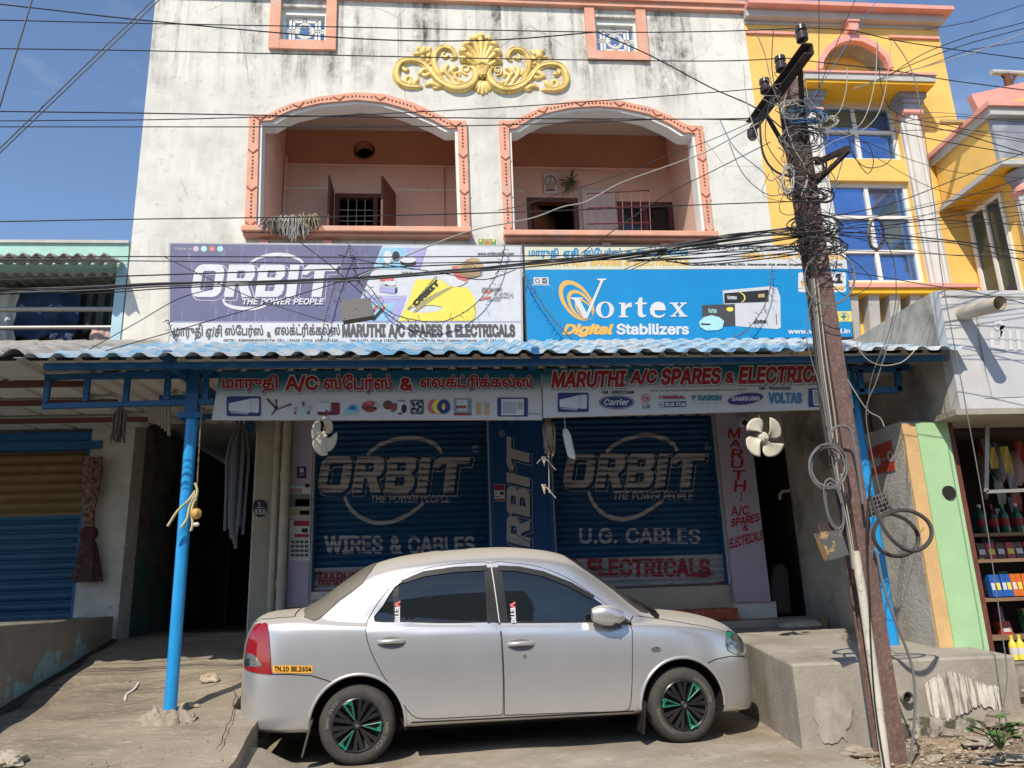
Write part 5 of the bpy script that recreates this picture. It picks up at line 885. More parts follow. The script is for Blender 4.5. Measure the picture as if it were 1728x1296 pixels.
text('Old.# 1/71, New # 1/350, Mariamman Koil Street, Mugalivakkam, Chennai - 600 125. Cell :', zb(112, 930, 1545, 958), Yk-2*LY, i_grey, b1, bold=.02)
sh('rule', [z([(-1500, 768), (1668, 768), (1668, 774), (-1500, 774)])], Yk-2*LY, i_lil, b1)
sh('sky_patch', [z([(408, 95), (808, 98), (745, 292), (330, 290)])], Yk-2*LY, i_sky, b1)
sh('lilac_patch', [z([(620, 97), (808, 98), (745, 292), (660, 292)])], Yk-3*LY, i_lil, b1)
for e, m in ((ell(455, 180, 40, 58), i_white), (ell(530, 175, 34, 46), i_black), (ell(640, 205, 75, 30), i_white)): sh('tape_roll', [z(e)], Yk-4*LY, m, b1)
sh('tape_roll', [z([(560, 190), (715, 190), (712, 255), (640, 265), (575, 250)])], Yk-3.5*LY, i_black, b1)
text('CABLES', zb(580, 315, 680, 335), Yk-3*LY, i_grey, b1, bold=.02)
for c, m in (([(385, 378), (512, 375), (512, 400), (385, 398)], i_pinkr), ([(430, 400), (530, 395), (530, 440), (430, 445)], i_white), ([(380, 450), (520, 470), (520, 515), (380, 498)], i_lil), ([(520, 470), (542, 455), (542, 500), (520, 515)], i_navy), ([(380, 450), (410, 425), (542, 455), (520, 470)], i_lgrey)): sh('carton_print', [z(c)], Yk-3*LY, m, b1)
sh('flexible_patch', [z([(235, 532), (628, 536), (545, 766), (110, 766)])], Yk-2*LY, i_lil, b1); sh('flexible_patch', [z([(240, 600), (520, 600), (440, 766), (110, 766)])], Yk-2.5*LY, i_sky, b1)
for o_ in (0, 70): sh('cable_print', [z([(230+o_, 755), (320+o_, 655), (345+o_, 672), (265+o_, 765)])], Yk-3*LY, i_black, b1); sh('cable_print', [z([(320+o_, 655), (350+o_, 620), (372+o_, 640), (345+o_, 672)])], Yk-3*LY, i_pinkr, b1); sh('cable_print', [z([(350+o_, 620), (362+o_, 600), (372+o_, 640)])], Yk-3*LY, i_yel, b1)
text('FLEXIBLE CABLES', zb(330, 545, 610, 562), Yk-3*LY, i_white, b1, bold=.02)
sh('yellow_wire_print', [z([(715, 385), (925, 385), (1050, 450), (1180, 460), (1235, 530), (1257, 600), (1255, 690), (1240, 764), (548, 764), (615, 660)]), z(ell(800, 655, 155, 34, 24, -.04))[::-1]], Yk-3*LY, i_yel, b1)
sh('wire_shade', [z(tapered([(690, 690), (760, 620), (880, 540), (1050, 450)], 8, 46))], Yk-3.5*LY, ink('olive_ink', (.36, .31, .13)), b1)
sh('wire_sleeve', [z([(930, 390), (1045, 300), (1150, 395), (1190, 400), (1130, 440), (1060, 456), (1000, 430)])], Yk-4*LY, i_white, b1)
sh('wire_ring', [z([(1040, 270), (1085, 262), (1100, 330), (1190, 378), (1165, 408), (1090, 380), (1042, 320)])], Yk-5*LY, i_pinkr, b1)
sh('copper_strands', [z([(1085, 262), (1215, 185), (1275, 195), (1335, 265), (1300, 345), (1195, 380), (1100, 330)])], Yk-4.5*LY, i_tan, b1)
for k in range(9): sh('strand_line', [z(line([(1105+k*11, 335+k*5), (1190+k*17, 190+k*17+abs(k-3)*3)], 4))], Yk-5.2*LY, i_brown, b1)
textq('ORBIT', (570+712/5.4, 400+630/5.4), (570+925/5.4, 400+425/5.4), (570+685/5.4, 400+597/5.4), Yk-5*LY, i_black, b1, bold=.06)
textq('TRIPLE LAYERED WIRES FOR TRIPLE PROTECTION', (570+640/5.4, 400+668/5.4), (570+905/5.4, 400+360/5.4), (570+630/5.4, 400+660/5.4), Yk-5*LY, i_grey, b1, bold=.03)
text('www.orbitcables.com', zb(1275, 135, 1605, 165), Yk-3*LY, i_grey, b1, bold=.02)
sh('red_zed', [z([(1345, 492), (1420, 485), (1330, 545), (1400, 540), (1395, 552), (1288, 582), (1375, 505), (1300, 503)])], Yk-3*LY, i_pinkr, b1)
text('ZERO HALOGEN', zb(1310, 462, 1490, 490), Yk-4*LY, i_grey, b1, bold=.02, shear=.3); text('LSZH', zb(1430, 505, 1595, 550), Yk-4*LY, i_lgrey, b1, bold=.03)
text('FLAME RETARDANT', zb(1360, 563, 1480, 585), Yk-4*LY, i_grey, b1, bold=.01)
# ============================================================ upper board, right
b2 = thing('billboard', 'bright blue billboard with white serif lettering, gold swirl and a cream top band', 'billboard', (P(1160, 575, YS).x, YS, 4.0), 'boards on the awning roof')
sh('board', [[(882, 413.5), (1427, 414.5), (1441, 570), (888, 580)]], YS+.01, mat('dark_frame', (.06, .06, .065), .5), b2, t=.06)
Yk = YS+.006
sh('blue_field', [[(886, 455), (1430.5, 453.5), (1439, 568), (889.5, 578)]], Yk, mat('blue_print', (.004, .235, .52), .45, var=.06, sc=2, c3=(.03, .27, .5), csc3=6, cm3=(.58, .75), st2=(3, 1, .3)), b2)
sh('cream_band', [[(885, 416.5), (1163, 417), (1163, 455), (886, 455)]], Yk, ink('cream_ink', (.62, .60, .44)), b2)
sh('white_band', [[(1163, 417), (1426, 417), (1430, 453.5), (1163, 455)]], Yk, ink('white_band_ink', (.60, .60, .60)), b2)
z = Zm(870, 400, 5.4); zb = Zb(870, 400, 5.4)
ib = ink('tamil_blue', (.02, .21, .42))
tamil_words([(TA, zb(122, 102, 390, 200)), ('ஏசி', zb(438, 102, 572, 198)), (TC, zb(622, 100, 968, 188)), ('&', zb(1005, 122, 1070, 168)), (TE, zb(1098, 95, 1570, 180))], Yk-LY, ib, b2, .04)
text('MARUTHI A/C SPARES & ELECTRICALS', zb(122, 214, 1580, 268), Yk-LY, i_gold, b2, bold=.04, dy=-1)
vx = [[(498, 550), (612, 550), (612, 562), (585, 570), (648, 690), (775, 398), (745, 390), (745, 378), (826, 378), (826, 390), (800, 396), (655, 742), (622, 742), (530, 570), (498, 562)]]
vx += [ell(815, 663, 83, 76, 28), ell(817, 663, 40, 64, 28, 0, True)]
vx += [[(943, 598), (1000, 598), (1000, 625), (1022, 604), (1058, 594), (1060, 640), (1025, 640), (1002, 660), (1002, 716), (1026, 720), (1026, 732), (943, 732), (943, 720), (962, 716), (962, 612), (943, 610)]]
vx += [[(1088, 600), (1112, 592), (1126, 552), (1156, 550), (1156, 596), (1196, 596), (1196, 613), (1156, 613), (1156, 690), (1168, 710), (1196, 708), (1180, 728), (1150, 734), (1122, 722), (1114, 696), (1114, 613), (1088, 613)]]
vx += [[(1368, 668), (1264, 668), (1272, 700), (1300, 716), (1335, 712), (1368, 694), (1352, 722), (1310, 738), (1262, 730), (1230, 700), (1224, 660), (1238, 618), (1270, 594), (1308, 588), (1344, 600), (1364, 630)], [(1265, 652), (1330, 652), (1326, 622), (1306, 604), (1282, 610), (1268, 630)][::-1]]
vx += [[(1404, 596), (1482, 596), (1482, 606), (1468, 610), (1492, 640), (1514, 612), (1500, 606), (1500, 596), (1560, 596), (1560, 606), (1540, 612), (1500, 654), (1548, 712), (1566, 716), (1566, 726), (1486, 726), (1486, 716), (1500, 712), (1478, 682), (1450, 712), (1466, 716), (1466, 726), (1410, 726), (1410, 716), (1430, 710), (1470, 668), (1428, 612), (1404, 606)]]
def wn(c):
    o = []
    for k in c:
        a = sum(k[i][0]*k[(i+1) % len(k)][1]-k[(i+1) % len(k)][0]*k[i][1] for i in range(len(k))); o.append((k, a))
    return o
V, T = None, None
sh('vortex_lettering', [z(c) for c in vx], Yk-3*LY, i_white, b2)
for k, s_ in enumerate((1.0, .74, .5)):
    cx_, cy_ = 690-(690-555)*s_, 735-(735-578)*s_
    sh('gold_swirl', [z(ell(cx_, cy_, 212*s_, 125*s_, 40, .92)), z(ell(cx_+16*s_, cy_+18*s_, 190*s_, 100*s_, 40, .92, True))], Yk-LY*(1+.3*k), i_gold, b2)
text('Digital', zb(440, 797, 885, 905), Yk-2*LY, i_gold, b2, bold=.045, shear=.28); text('Stabilizers', zb(925, 792, 1575, 885), Yk-2*LY, i_white, b2, bold=.03)
sh('stamp', [z([(165, 366), (300, 366), (300, 428), (165, 428)])], Yk-LY, i_white, b2); sh('stamp_mark', [z([(243, 374), (287, 374), (287, 420), (243, 420)])], Yk-2*LY, i_grey, b2); sh('stamp_mark', [z(ell(199, 397, 24, 20)), z(ell(199, 397, 18, 14, 24, 0, True))], Yk-2*LY, i_grey, b2); sh('stamp_tick', [z(line([(252, 395), (262, 408), (280, 380)], 6))], Yk-3*LY, i_white, b2)
sh('stamp_line', [z([(150, 433), (315, 433), (315, 440), (150, 440)])], Yk-LY, i_white, b2)
z = Zm(1160, 400, 5.4); zb = Zb(1160, 400, 5.4)
text('All Brand A/C, Refrigration, Washing Machine', zb(35, 90, 1330, 122), Yk-LY, i_grey, b2, bold=.02)
text('63822 71368, 99628 18262', zb(500, 150, 1420, 208), Yk-LY, i_gold, b2, bold=.05)
text('Old No.1/71, New No.1/350, Maramman Koil street, Mugalivakkam, Ch - 600 125.', zb(55, 240, 1420, 264), Yk-LY, i_black, b2, bold=.04)
sh('stabiliser_print', [z([(320, 487), (760, 448), (818, 462), (846, 545), (850, 825), (820, 838), (440, 812), (330, 600)])], Yk-LY, ink('appliance_white', (.55, .56, .58)), b2)
sh('stabiliser_label', [z([(335, 512), (740, 480), (740, 590), (338, 604)])], Yk-2*LY, i_black, b2)
sh('label_arc', [z(tapered([(470, 500), (515, 530), (520, 570), (490, 598)], 3, 12))], Yk-3*LY, i_yel, b2)
text('Vortex', zb(362, 535, 450, 566), Yk-3*LY, i_white, b2, bold=.03); sh('display', [z([(645, 520), (705, 515), (705, 548), (645, 552)])], Yk-3*LY, i_tan, b2)
sh('stabiliser_print', [z([(133, 622), (432, 610), (438, 806), (142, 822)])], Yk-2.5*LY, ink('dark_print', (.06, .06, .06)), b2); text('Vortex', zb(190, 650, 268, 690), Yk-3.5*LY, i_aqua, b2, bold=.02); sh('badge', [z(ell(388, 658, 32, 20))], Yk-3.5*LY, i_yel, b2)
sh('aqua_print', [z([(105, 775), (150, 730), (220, 712), (290, 730), (335, 765), (318, 830), (280, 848), (170, 852), (118, 820)])], Yk-4*LY, i_aqua, b2); sh('aqua_slot', [z([(120, 785), (220, 790), (200, 802), (130, 800)])], Yk-5*LY, i_black, b2)
text('Extra', zb(610, 752, 715, 785), Yk-3*LY, i_black, b2, bold=.04, shear=.2)
sh('vent_dots', [z(line([(808, 695), (814, 795)], 7))], Yk-3*LY, i_grey, b2)
sh('claim_box', [z(rr(1010, 322, 1446, 502, 18))], Yk-LY, i_white, b2); text('No.1', zb(1180, 340, 1405, 415), Yk-2*LY, i_black, b2, bold=.06); text('Service', zb(1130, 440, 1420, 478), Yk-2*LY, i_gold, b2, bold=.05)
sh('claim_mark', [z([(1035, 400), (1070, 400), (1070, 445), (1035, 445)])], Yk-2*LY, i_gold, b2)
sh('star_patch', [z([(1320, 678), (1493, 676), (1502, 770), (1325, 772)])], Yk-LY, i_yel, b2); sh('star_ring', [z(ell(1425, 725, 56, 42)), z(ell(1420, 728, 46, 32, 24, 0, True))], Yk-2*LY, i_lgrey, b2)
sh('star_mark', [z([(1390, 725), (1412, 715), (1425, 690), (1438, 715), (1460, 725), (1438, 735), (1425, 760), (1412, 735)])], Yk-2*LY, i_teal, b2)
text('www.vortexind.in', zb(920, 840, 1480, 880), Yk-LY, i_white, b2, bold=.03, dy=-1)
# ============================================================ lower boards, in the shade of the awning
YL = 6.36
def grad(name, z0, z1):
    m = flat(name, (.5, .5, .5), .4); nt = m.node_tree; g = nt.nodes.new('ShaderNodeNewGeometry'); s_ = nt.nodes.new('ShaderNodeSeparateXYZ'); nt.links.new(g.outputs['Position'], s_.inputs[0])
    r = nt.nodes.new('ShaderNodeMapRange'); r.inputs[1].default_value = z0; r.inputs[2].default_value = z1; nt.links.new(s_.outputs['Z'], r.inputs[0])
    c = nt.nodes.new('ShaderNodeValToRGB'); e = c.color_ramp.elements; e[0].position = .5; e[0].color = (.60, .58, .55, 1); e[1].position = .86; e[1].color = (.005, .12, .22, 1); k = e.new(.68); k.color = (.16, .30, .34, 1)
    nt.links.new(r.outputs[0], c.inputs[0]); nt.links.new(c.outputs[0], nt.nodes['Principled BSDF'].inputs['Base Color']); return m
za, zz_ = P(640, 708, YL).z, P(640, 626, YL).z
b3 = thing('signboard', 'white signboard with red Tamil script and a row of small appliance pictures, under the awning', 'signboard', (P(640, 708, YL).x, YL, za), 'boards hung below the awning edge')
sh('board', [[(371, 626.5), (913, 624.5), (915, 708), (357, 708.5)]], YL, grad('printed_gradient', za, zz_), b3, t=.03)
lay = lambda: [(i_grey, .075, 0, (.012, -.05)), (i_white, .08, 1, (0, 0)), (i_red, .035, 2, (0, 0))]
Yk = YL-.003
z5 = Zm(350, 600, 5.76); zb = Zb(350, 600, 5.76); zb6 = Zb(640, 600, 5.76); z6 = Zm(640, 600, 5.76)
tamil_words([(TA, zb(145, 190, 680, 362)), ('A/C', zb(765, 200, 1070, 348)), (TC, (547, 632, 661, 663)), ('&', zb6(210, 222, 316, 335)), (TE, zb6(404, 188, 1492, 332))], Yk, i_red, b3, .05, lay())
def pr(c, m, k=1, z_=z5, par=b3, nm='picture'): return sh(nm, [z_(c)] if not isinstance(c[0][0], tuple) else [z_(q) for q in c], Yk-LY*k, m, par)
def ac_picture(z_, par, x0, y0, x1, y1):
    W_, H_ = x1-x0, y1-y0; f = lambda pts: [(x0+u*W_, y0+v*H_) for u, v in pts]
    pr(rr(x0, y0, x1, y1, W_*.05), i_navy, 1, z_, par); pr(f([(.06, .36), (.7, .12), (.92, .10), (.95, .18), (.94, .78), (.9, .84), (.74, .82), (.06, .74)]), i_white, 2, z_, par)
    pr(f([(.10, .78), (.66, .80), (.62, .92), (.1, .84)]), i_lgrey, 3, z_, par); pr(f([(.7, .14), (.72, .14), (.74, .8), (.72, .8)]), i_lgrey, 3, z_, par)
ac_picture(z5, b3, 187, 395, 520, 588)
for c in ([(570, 422), (590, 413), (668, 500), (650, 510)], [(700, 508), (815, 462), (818, 478), (702, 520)], [(615, 578), (660, 518), (676, 522), (628, 580)], ell(672, 512, 22, 20), [(662, 445), (674, 445), (676, 500), (664, 500)], ell(668, 436, 12, 12)): pr(c, i_brown)
for c, m in (([(832, 495), (880, 495), (872, 545), (838, 545)], i_lgrey), ([(905, 445), (962, 445), (945, 505), (915, 505)], i_lgrey), ([(910, 505), (950, 505), (955, 560), (905, 560)], i_aqua), ([(975, 485), (1015, 485), (1005, 530), (980, 530)], i_lgrey), ([(842, 550), (865, 550), (865, 570), (842, 570)], i_grey), ([(972, 535), (992, 535), (992, 572), (972, 572)], i_grey), ([(926, 448), (938, 448), (938, 490), (926, 490)], i_black)): pr(c, m)
for c, m, k in ((rr(1072, 455, 1185, 550, 10), i_white, 1), (rr(1203, 455, 1286, 570, 14), ink('deep_red_ink', (.22, .02, .025)), 1), ([(1068, 545), (1280, 545), (1270, 575), (1075, 578)], ink('dark_red_ink', (.16, .02, .03)), 2), (ell(1135, 450, 50, 12), i_lgrey, 2)): pr(c, m, k)
for c, m, k in (([(1318, 570), (1350, 520), (1420, 470), (1470, 480), (1472, 545), (1440, 565)], i_sky, 1), ([(1360, 525), (1400, 480), (1450, 490), (1440, 530)], i_blue, 2), ([(1318, 570), (1470, 555), (1465, 568), (1330, 574)], i_white, 2)): pr(c, m, k)
for c, m, k in ((ell(1578, 495, 76, 56), ink('pan_red', (.36, .05, .04)), 1), (ell(1640, 490, 26, 26), i_lgrey, 2), ([(1500, 500), (1640, 500), (1640, 516), (1500, 514)], i_brown, 2), (ell(1570, 462, 40, 14), i_pinkr, 2)): pr(c, m, k)
for c, m, k in ((ell(85, 480, 48, 44), ink('motor_maroon', (.16, .05, .04)), 1), (ell(205, 500, 44, 60), i_white, 1), (ell(240, 515, 26, 42), i_black, 2), (rr(110, 465, 175, 530, 10), ink('motor_red', (.28, .06, .05)), 2), ([(100, 540), (150, 535), (140, 552)], i_brown, 1), ([(170, 560), (220, 550), (215, 578)], i_red, 2), ([(180, 435), (248, 435), (248, 445), (180, 445)], i_grey, 2)): pr(c, m, k, z6)
pr(rr(303, 428, 432, 570, 14), i_grey, 1, z6); pr(ell(362, 498, 58, 58), i_lgrey, 2, z6)
for k in range(5): pr(ell(362+34*math.cos(k*1.257), 498+34*math.sin(k*1.257), 26, 13, 12, k*1.257+.5), i_black, 3, z6)
pr(ell(362, 498, 12, 12), i_white, 4, z6)
for cx_, m in ((530, i_pinkr), (578, i_yel), (628, i_navy)): pr([ell(cx_, 495, 62, 70, 24), ell(cx_-2, 497, 20, 32, 24, 0, True)], m, 1+(cx_-530)/40, z6)
pr([(728, 415), (897, 415), (897, 560), (728, 560)], ink('slate_ink', (.20, .27, .28)), 1, z6); pr(rr(752, 428, 856, 545, 14), i_white, 2, z6); pr([(728, 560), (897, 560), (897, 580), (728, 580)], i_red, 1, z6)
for k in range(4): pr(rr(752+k*24, 484, 772+k*24, 515, 4), i_red, 3, z6); pr(ell(770+k*23, 452, 4, 4, 8), i_black, 3, z6); pr(ell(770+k*23, 534, 4, 4, 8), i_black, 3, z6)
for x in (942, 1022): pr(rr(x, 468, x+46, 575, 6), i_tan, 1, z6); pr(rr(x-4, 448, x+50, 470, 4), i_lgrey, 2, z6)
pr(rr(1148, 408, 1445, 592, 14), i_navy, 1, z6); pr([(1185, 422), (1405, 422), (1405, 580), (1185, 580)], i_white, 2, z6); pr([(1198, 452), (1328, 452), (1328, 562), (1198, 562)], i_lgrey, 3, z6); pr([(1342, 452), (1394, 452), (1394, 522), (1342, 522)], ink('pale_green_ink', (.33, .38, .33)), 3, z6)
for k in range(1, 5): pr([(1198, 452+k*22), (1328, 452+k*22), (1328, 455+k*22), (1198, 455+k*22)], i_white, 4, z6)
text('Maruthiprinters.com', zb6(1455, 558, 1575, 575), Yk-LY, i_grey, b3, bold=.01, shear=.2)
YR = 6.34
zc0_, zc1_ = P(1150, 700, YR).z, P(1150, 618, YR).z
b4 = thing('signboard', 'white signboard with red slanted Roman capitals and a row of maker emblems, under the awning', 'signboard', (P(1170, 700, YR).x, YR, zc0_), 'boards hung below the awning edge')
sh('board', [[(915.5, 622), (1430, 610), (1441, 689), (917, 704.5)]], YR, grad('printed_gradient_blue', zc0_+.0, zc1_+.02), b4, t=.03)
Yk = YR-.003
z7 = Zm(910, 600, 5.76); zb7 = Zb(910, 600, 5.76); z8 = Zm(1180, 600, 5.76); zb8 = Zb(1180, 600, 5.76)
for s_, bx_, dy in (('MARUTHI', (931.5, 628.5, 1056.5, 653.5), -2), ('A/C', (1064.5, 625.5, 1108, 649), -1), ('SPARES', (1116.5, 623.5, 1216, 648.5), -2), ('&', (1224.5, 629, 1237, 645.5), 0), ('ELECTRICALS', (1247.5, 620.5, 1421, 646.5), -3)):
    for m, bo, k, shf in lay(): text(s_, bx_, Yk-LY*k, m, b4, bold=bo*1.05, shear=.17, dy=dy, shift=shf)
def pr4(c, m, k=1, z_=z7): return pr(c, m, k, z_, b4)
ac_picture(z7, b4, 180, 362, 480, 548)
text('Cell : 6382271368', zb7(608, 340, 920, 370), Yk-LY, i_black, b4, bold=.03); text('Old No 1/71, New No 1/350, Mariyamman Koil Street, Mugalivakkam, Chennai - 600125', (1098, 658, 1259, 661.5), Yk-LY, i_grey, b4, bold=.015, dy=-2.5); text('Cell : 9962818262', zb8(583, 304, 887, 332), Yk-LY, i_black, b4, bold=.03)
inv = ink('logo_navy', (.025, .045, .14))
pr4(ell(752, 454, 174, 67, 36), inv, 1); pr4([ell(752, 454, 166, 60, 36), ell(752, 454, 161, 56, 36, 0, True)], i_white, 2); text('Carrier', zb7(632, 424, 872, 480), Yk-LY*3, i_white, b4, bold=.02, shear=.22)
pr4(ell(1035, 417, 44, 45), i_pinkr, 1); pr4([ell(1037, 417, 34, 35), ell(1037, 417, 28, 29, 24, 0, True)], i_white, 2); pr4(line([(1030, 396), (1030, 432), (1046, 432)], 6), i_white, 3); text('LG', zb7(1008, 478, 1075, 512), Yk-LY, ink('logo_grey', (.12, .17, .16)), b4, bold=.03)
pr4([ell(1172, 406, 13, 15, 16), ell(1172, 406, 7, 9, 16, 0, True)], i_red, 1); text('GENERAL', zb7(1196, 390, 1420, 420), Yk-LY, i_red, b4, bold=.04)
pr4([(1165, 450), (1428, 444), (1428, 498), (1165, 503)], inv, 1); pr4([(1168, 454), (1214, 453), (1214, 499), (1168, 500)], i_white, 2); pr4([(1190+(15 if k % 2 == 0 else 6.5)*math.sin(k*math.pi/5), 476-(15 if k % 2 == 0 else 6.5)*math.cos(k*math.pi/5)) for k in range(10)], inv, 3); text('BLUE STAR', zb7(1228, 460, 1420, 490), Yk-LY*2, i_white, b4, bold=.05)
pr4([(1483, 388), (1534, 388), (1492, 440)], ink('daikin_blue', (.06, .22, .28)), 1); pr4([(1483, 388), (1505, 388), (1486, 412)], i_black, 2); text('DAIKIN', (1178.5, 667.5, 1217.5, 675), Yk-LY, i_teal, b4, bold=.06, shear=.15); text('AIR CONDITIONING', (1170, 679, 1217, 681), Yk-LY, i_lgrey, b4)
pr4(ell(450, 420, 175, 55, 36, -.14), ink('samsung_navy', (.05, .04, .18)), 1, z8); text('SAMSUNG', zb8(320, 402, 585, 440), Yk-LY*2, i_white, b4, bold=.03, dy=-1)
text('VOLTAS', zb8(678, 366, 995, 458), Yk-LY, ink('voltas_blue', (.05, .20, .32)), b4, bold=.05)
pr4(rr(1062, 318, 1420, 500, 14), inv, 1, z8); pr4([(1098, 332), (1395, 330), (1395, 486), (1112, 486)], i_white, 2, z8); pr4([(1115, 348), (1290, 346), (1290, 470), (1120, 470)], i_lgrey, 3, z8)
# ============================================================ paint on the shutters, pier and panel
i_sw = mat('shutter_white_paint', (.52, .48, .49), .6, var=.12, sc=6); i_sb = mat('shutter_gap_blue', (.015, .055, .12), .5); i_sr = mat('shutter_red_paint', (.36, .045, .06), .6, var=.15, sc=9)
z = Zm(480, 690, 4.05); zb = Zb(480, 690, 4.05)
kw = dict(yfun=slat, cutz=CUTS)
YD = D+.1
orbit_logo(zb(230, 325, 1285, 572), YD, i_sw, i_sb, sh1, [tapered(z([(565, 315), (640, 255), (740, 215), (860, 203), (970, 215), (1040, 255), (1075, 303)]), 5.5, 7), tapered(z([(413, 598), (440, 665), (510, 735), (620, 778), (740, 770), (860, 715), (955, 642)]), 5, 7)], **kw)
text('THE POWER PEOPLE', zb(595, 592, 1135, 640), YD, i_sw, sh1, bold=.02, shear=.2, **kw)
text('WIRES & CABLES', zb(278, 872, 1300, 985), YD, i_sw, sh1, bold=.03, **kw)
text('MARUTHI A/C', zb(238, 1115, 760, 1210), YD, i_sr, sh1, bold=.04, **kw)
text('®', zb(1280, 252, 1330, 300), YD, i_sw, sh1, bold=.01, **kw)
z = Zm(800, 690, 4.05); zb = Zb(800, 690, 4.05)
orbit_logo((950.6, 765, 1193, 823), YD, i_sw, i_sb, sh2, [tapered(z([(900, 297), (970, 240), (1080, 195), (1190, 180), (1300, 205), (1360, 245), (1385, 288)]), 5.5, 7), tapered(z([(780, 568), (810, 640), (880, 715), (990, 755), (1110, 735), (1220, 675), (1290, 625)]), 5, 7)], **kw)
text('THE POWER PEOPLE', (1036, 830, 1169, 844), YD, i_sw, sh2, bold=.02, shear=.2, **kw); text('U.G. CABLES', (978, 892, 1180, 917), YD, i_sw, sh2, bold=.025, **kw)
text('& ELECTRICALS', (960, 944, 1197, 972), YD, i_sr, sh2, bold=.04, **kw); text('®', (1188, 748, 1199, 760), YD, i_sw, sh2, bold=.01, **kw)
YP = D-.053
for k, (m, bo, o_) in enumerate(((i_sw, .05, 3), (i_sb, .028, 3), (i_sw, 0, 0))):
    textq('', (895+o_, 978+o_), (893+o_, 736+o_), (855+o_, 978+o_), YP-LY*k, m, pier, bold=bo, shear=.2, cs=OCS, name='logo')
text('®', (842, 726, 852, 737), YP, i_sw, pier)
def poster(nm, x0, y0, x1, y1, Y, cols, label, base=i_white, group='bills pasted beside the shutters'):
    o = thing(nm, label, 'poster', P((x0+x1)/2, y1, Y), group)
    sh('sheet', [[(x0, y0), (x1, y0), (x1, y1), (x0, y1)]], Y, base, o, t=.004)
    for u0, v0, u1, v1, m in cols:
        f = lambda u, v: (x0+(x1-x0)*u, y0+(y1-y0)*v); sh('print', [[f(u0, v0), f(u1, v0), f(u1, v1), f(u0, v1)]], Y-LY, m, o)
    return o
poster('price_bill', 832, 817, 852, 846, D-.056, [(.04, .03, .96, .35, i_red), (.04, .85, .96, .97, i_red), (.6, .45, .9, .62, i_black), (.1, .7, .6, .75, i_red)], 'small red and white bill pasted on the blue pier board')
poster('sticker', 501, 787, 517, 807, D-.036, [(.3, .15, .7, .5, i_white), (.2, .6, .8, .66, i_lgrey), (.2, .75, .8, .8, i_lgrey)], 'small dark blue sticker high on the left lilac panel', i_navy)
poster('notice_poster', 487, 817, 524, 873, D-.036, [(0, 0, 1, .06, i_sky), (.75, .0, .95, .1, i_red), (.05, .12, .6, .28, ink('mauve_ink', (.4, .3, .34))), (.03, .30, .97, .70, ink('dull_green_ink', (.16, .20, .15))), (.3, .45, .95, .66, ink('dull_brown_ink', (.22, .15, .13))), (.03, .74, .97, .97, ink('straw_ink', (.42, .38, .24))), (.5, .8, .95, .92, ink('bottle_green', (.08, .12, .1)))], 'coloured notice with green centre and blue edge on the left lilac panel')
cols = [(.22, .01, .97, .14, i_red), (.6, .2, .9, .3, i_black), (.25, .34, .95, .42, i_red), (.0, .44, 1, .46, i_lgrey)]
for r_ in range(4):
    for c_ in range(4): cols.append((.08+c_*.22, .50+r_*.11, .26+c_*.22, .57+r_*.11, i_grey))
poster('catalogue_bill', 488, 878, 523, 946, D-.036, cols, 'white catalogue bill with red heading and rows of small pictures, lowest on the left panel')
mp = thing('panel_board', 'tall lilac board with a column of hand-painted red letters beside the shutter', 'sign panel', P(1270, 1016, 8.66))
sh('board', [[(1205.5, 690), (1262, 690), (1301, 1015), (1240, 1017)]], 8.66, m_lilac, mp, t=.05); Yk = 8.657
i_pr = mat('hand_painted_red', (.40, .02, .035), .5)
for c_, bx_ in (('M', (1229, 723, 1249, 739)), ('A', (1232, 742, 1249, 754)), ('R', (1234, 758, 1253, 773)), ('U', (1234, 775, 1254, 790)), ('T', (1237, 794, 1257, 809)), ('H', (1239, 811, 1259, 829)), ('I', (1249, 831, 1253, 845))): text(c_, bx_, Yk, i_pr, mp, bold=.018, shear=.06)
text('A/C', (1234, 855, 1264, 872), Yk, i_pr, mp, bold=.02, dy=-2); text('SPARES', (1234, 876, 1281, 889), Yk, i_pr, mp, bold=.03, dy=-10); text('&', (1254, 886, 1263, 895), Yk, i_pr, mp, bold=.03); text('ELECTRICALS', (1231.5, 910, 1287, 926), Yk, i_pr, mp, bold=.03, dy=-16)
nq = P(438, 872, D-.04); npl = thing('house_number_plaque', 'round-topped black plaque painted 1/350 on the speckled pier', 'number plaque', nq)
sh('plate', [[(427, 850), (430, 845), (438, 843), (446, 845), (450, 850), (450, 862), (446, 870), (438, 872.5), (430, 870), (427, 862)]], D-.045, i_black, npl, t=.012)
text('1', (436.5, 847, 439, 854), D-.047, i_white, npl, bold=.03); text('350', (429.5, 860, 448.5, 868), D-.047, i_white, npl, bold=.02); sh('stroke', [[(433, 856.3), (445, 856.3), (445, 857.3), (433, 857.3)]], D-.047, i_white, npl)
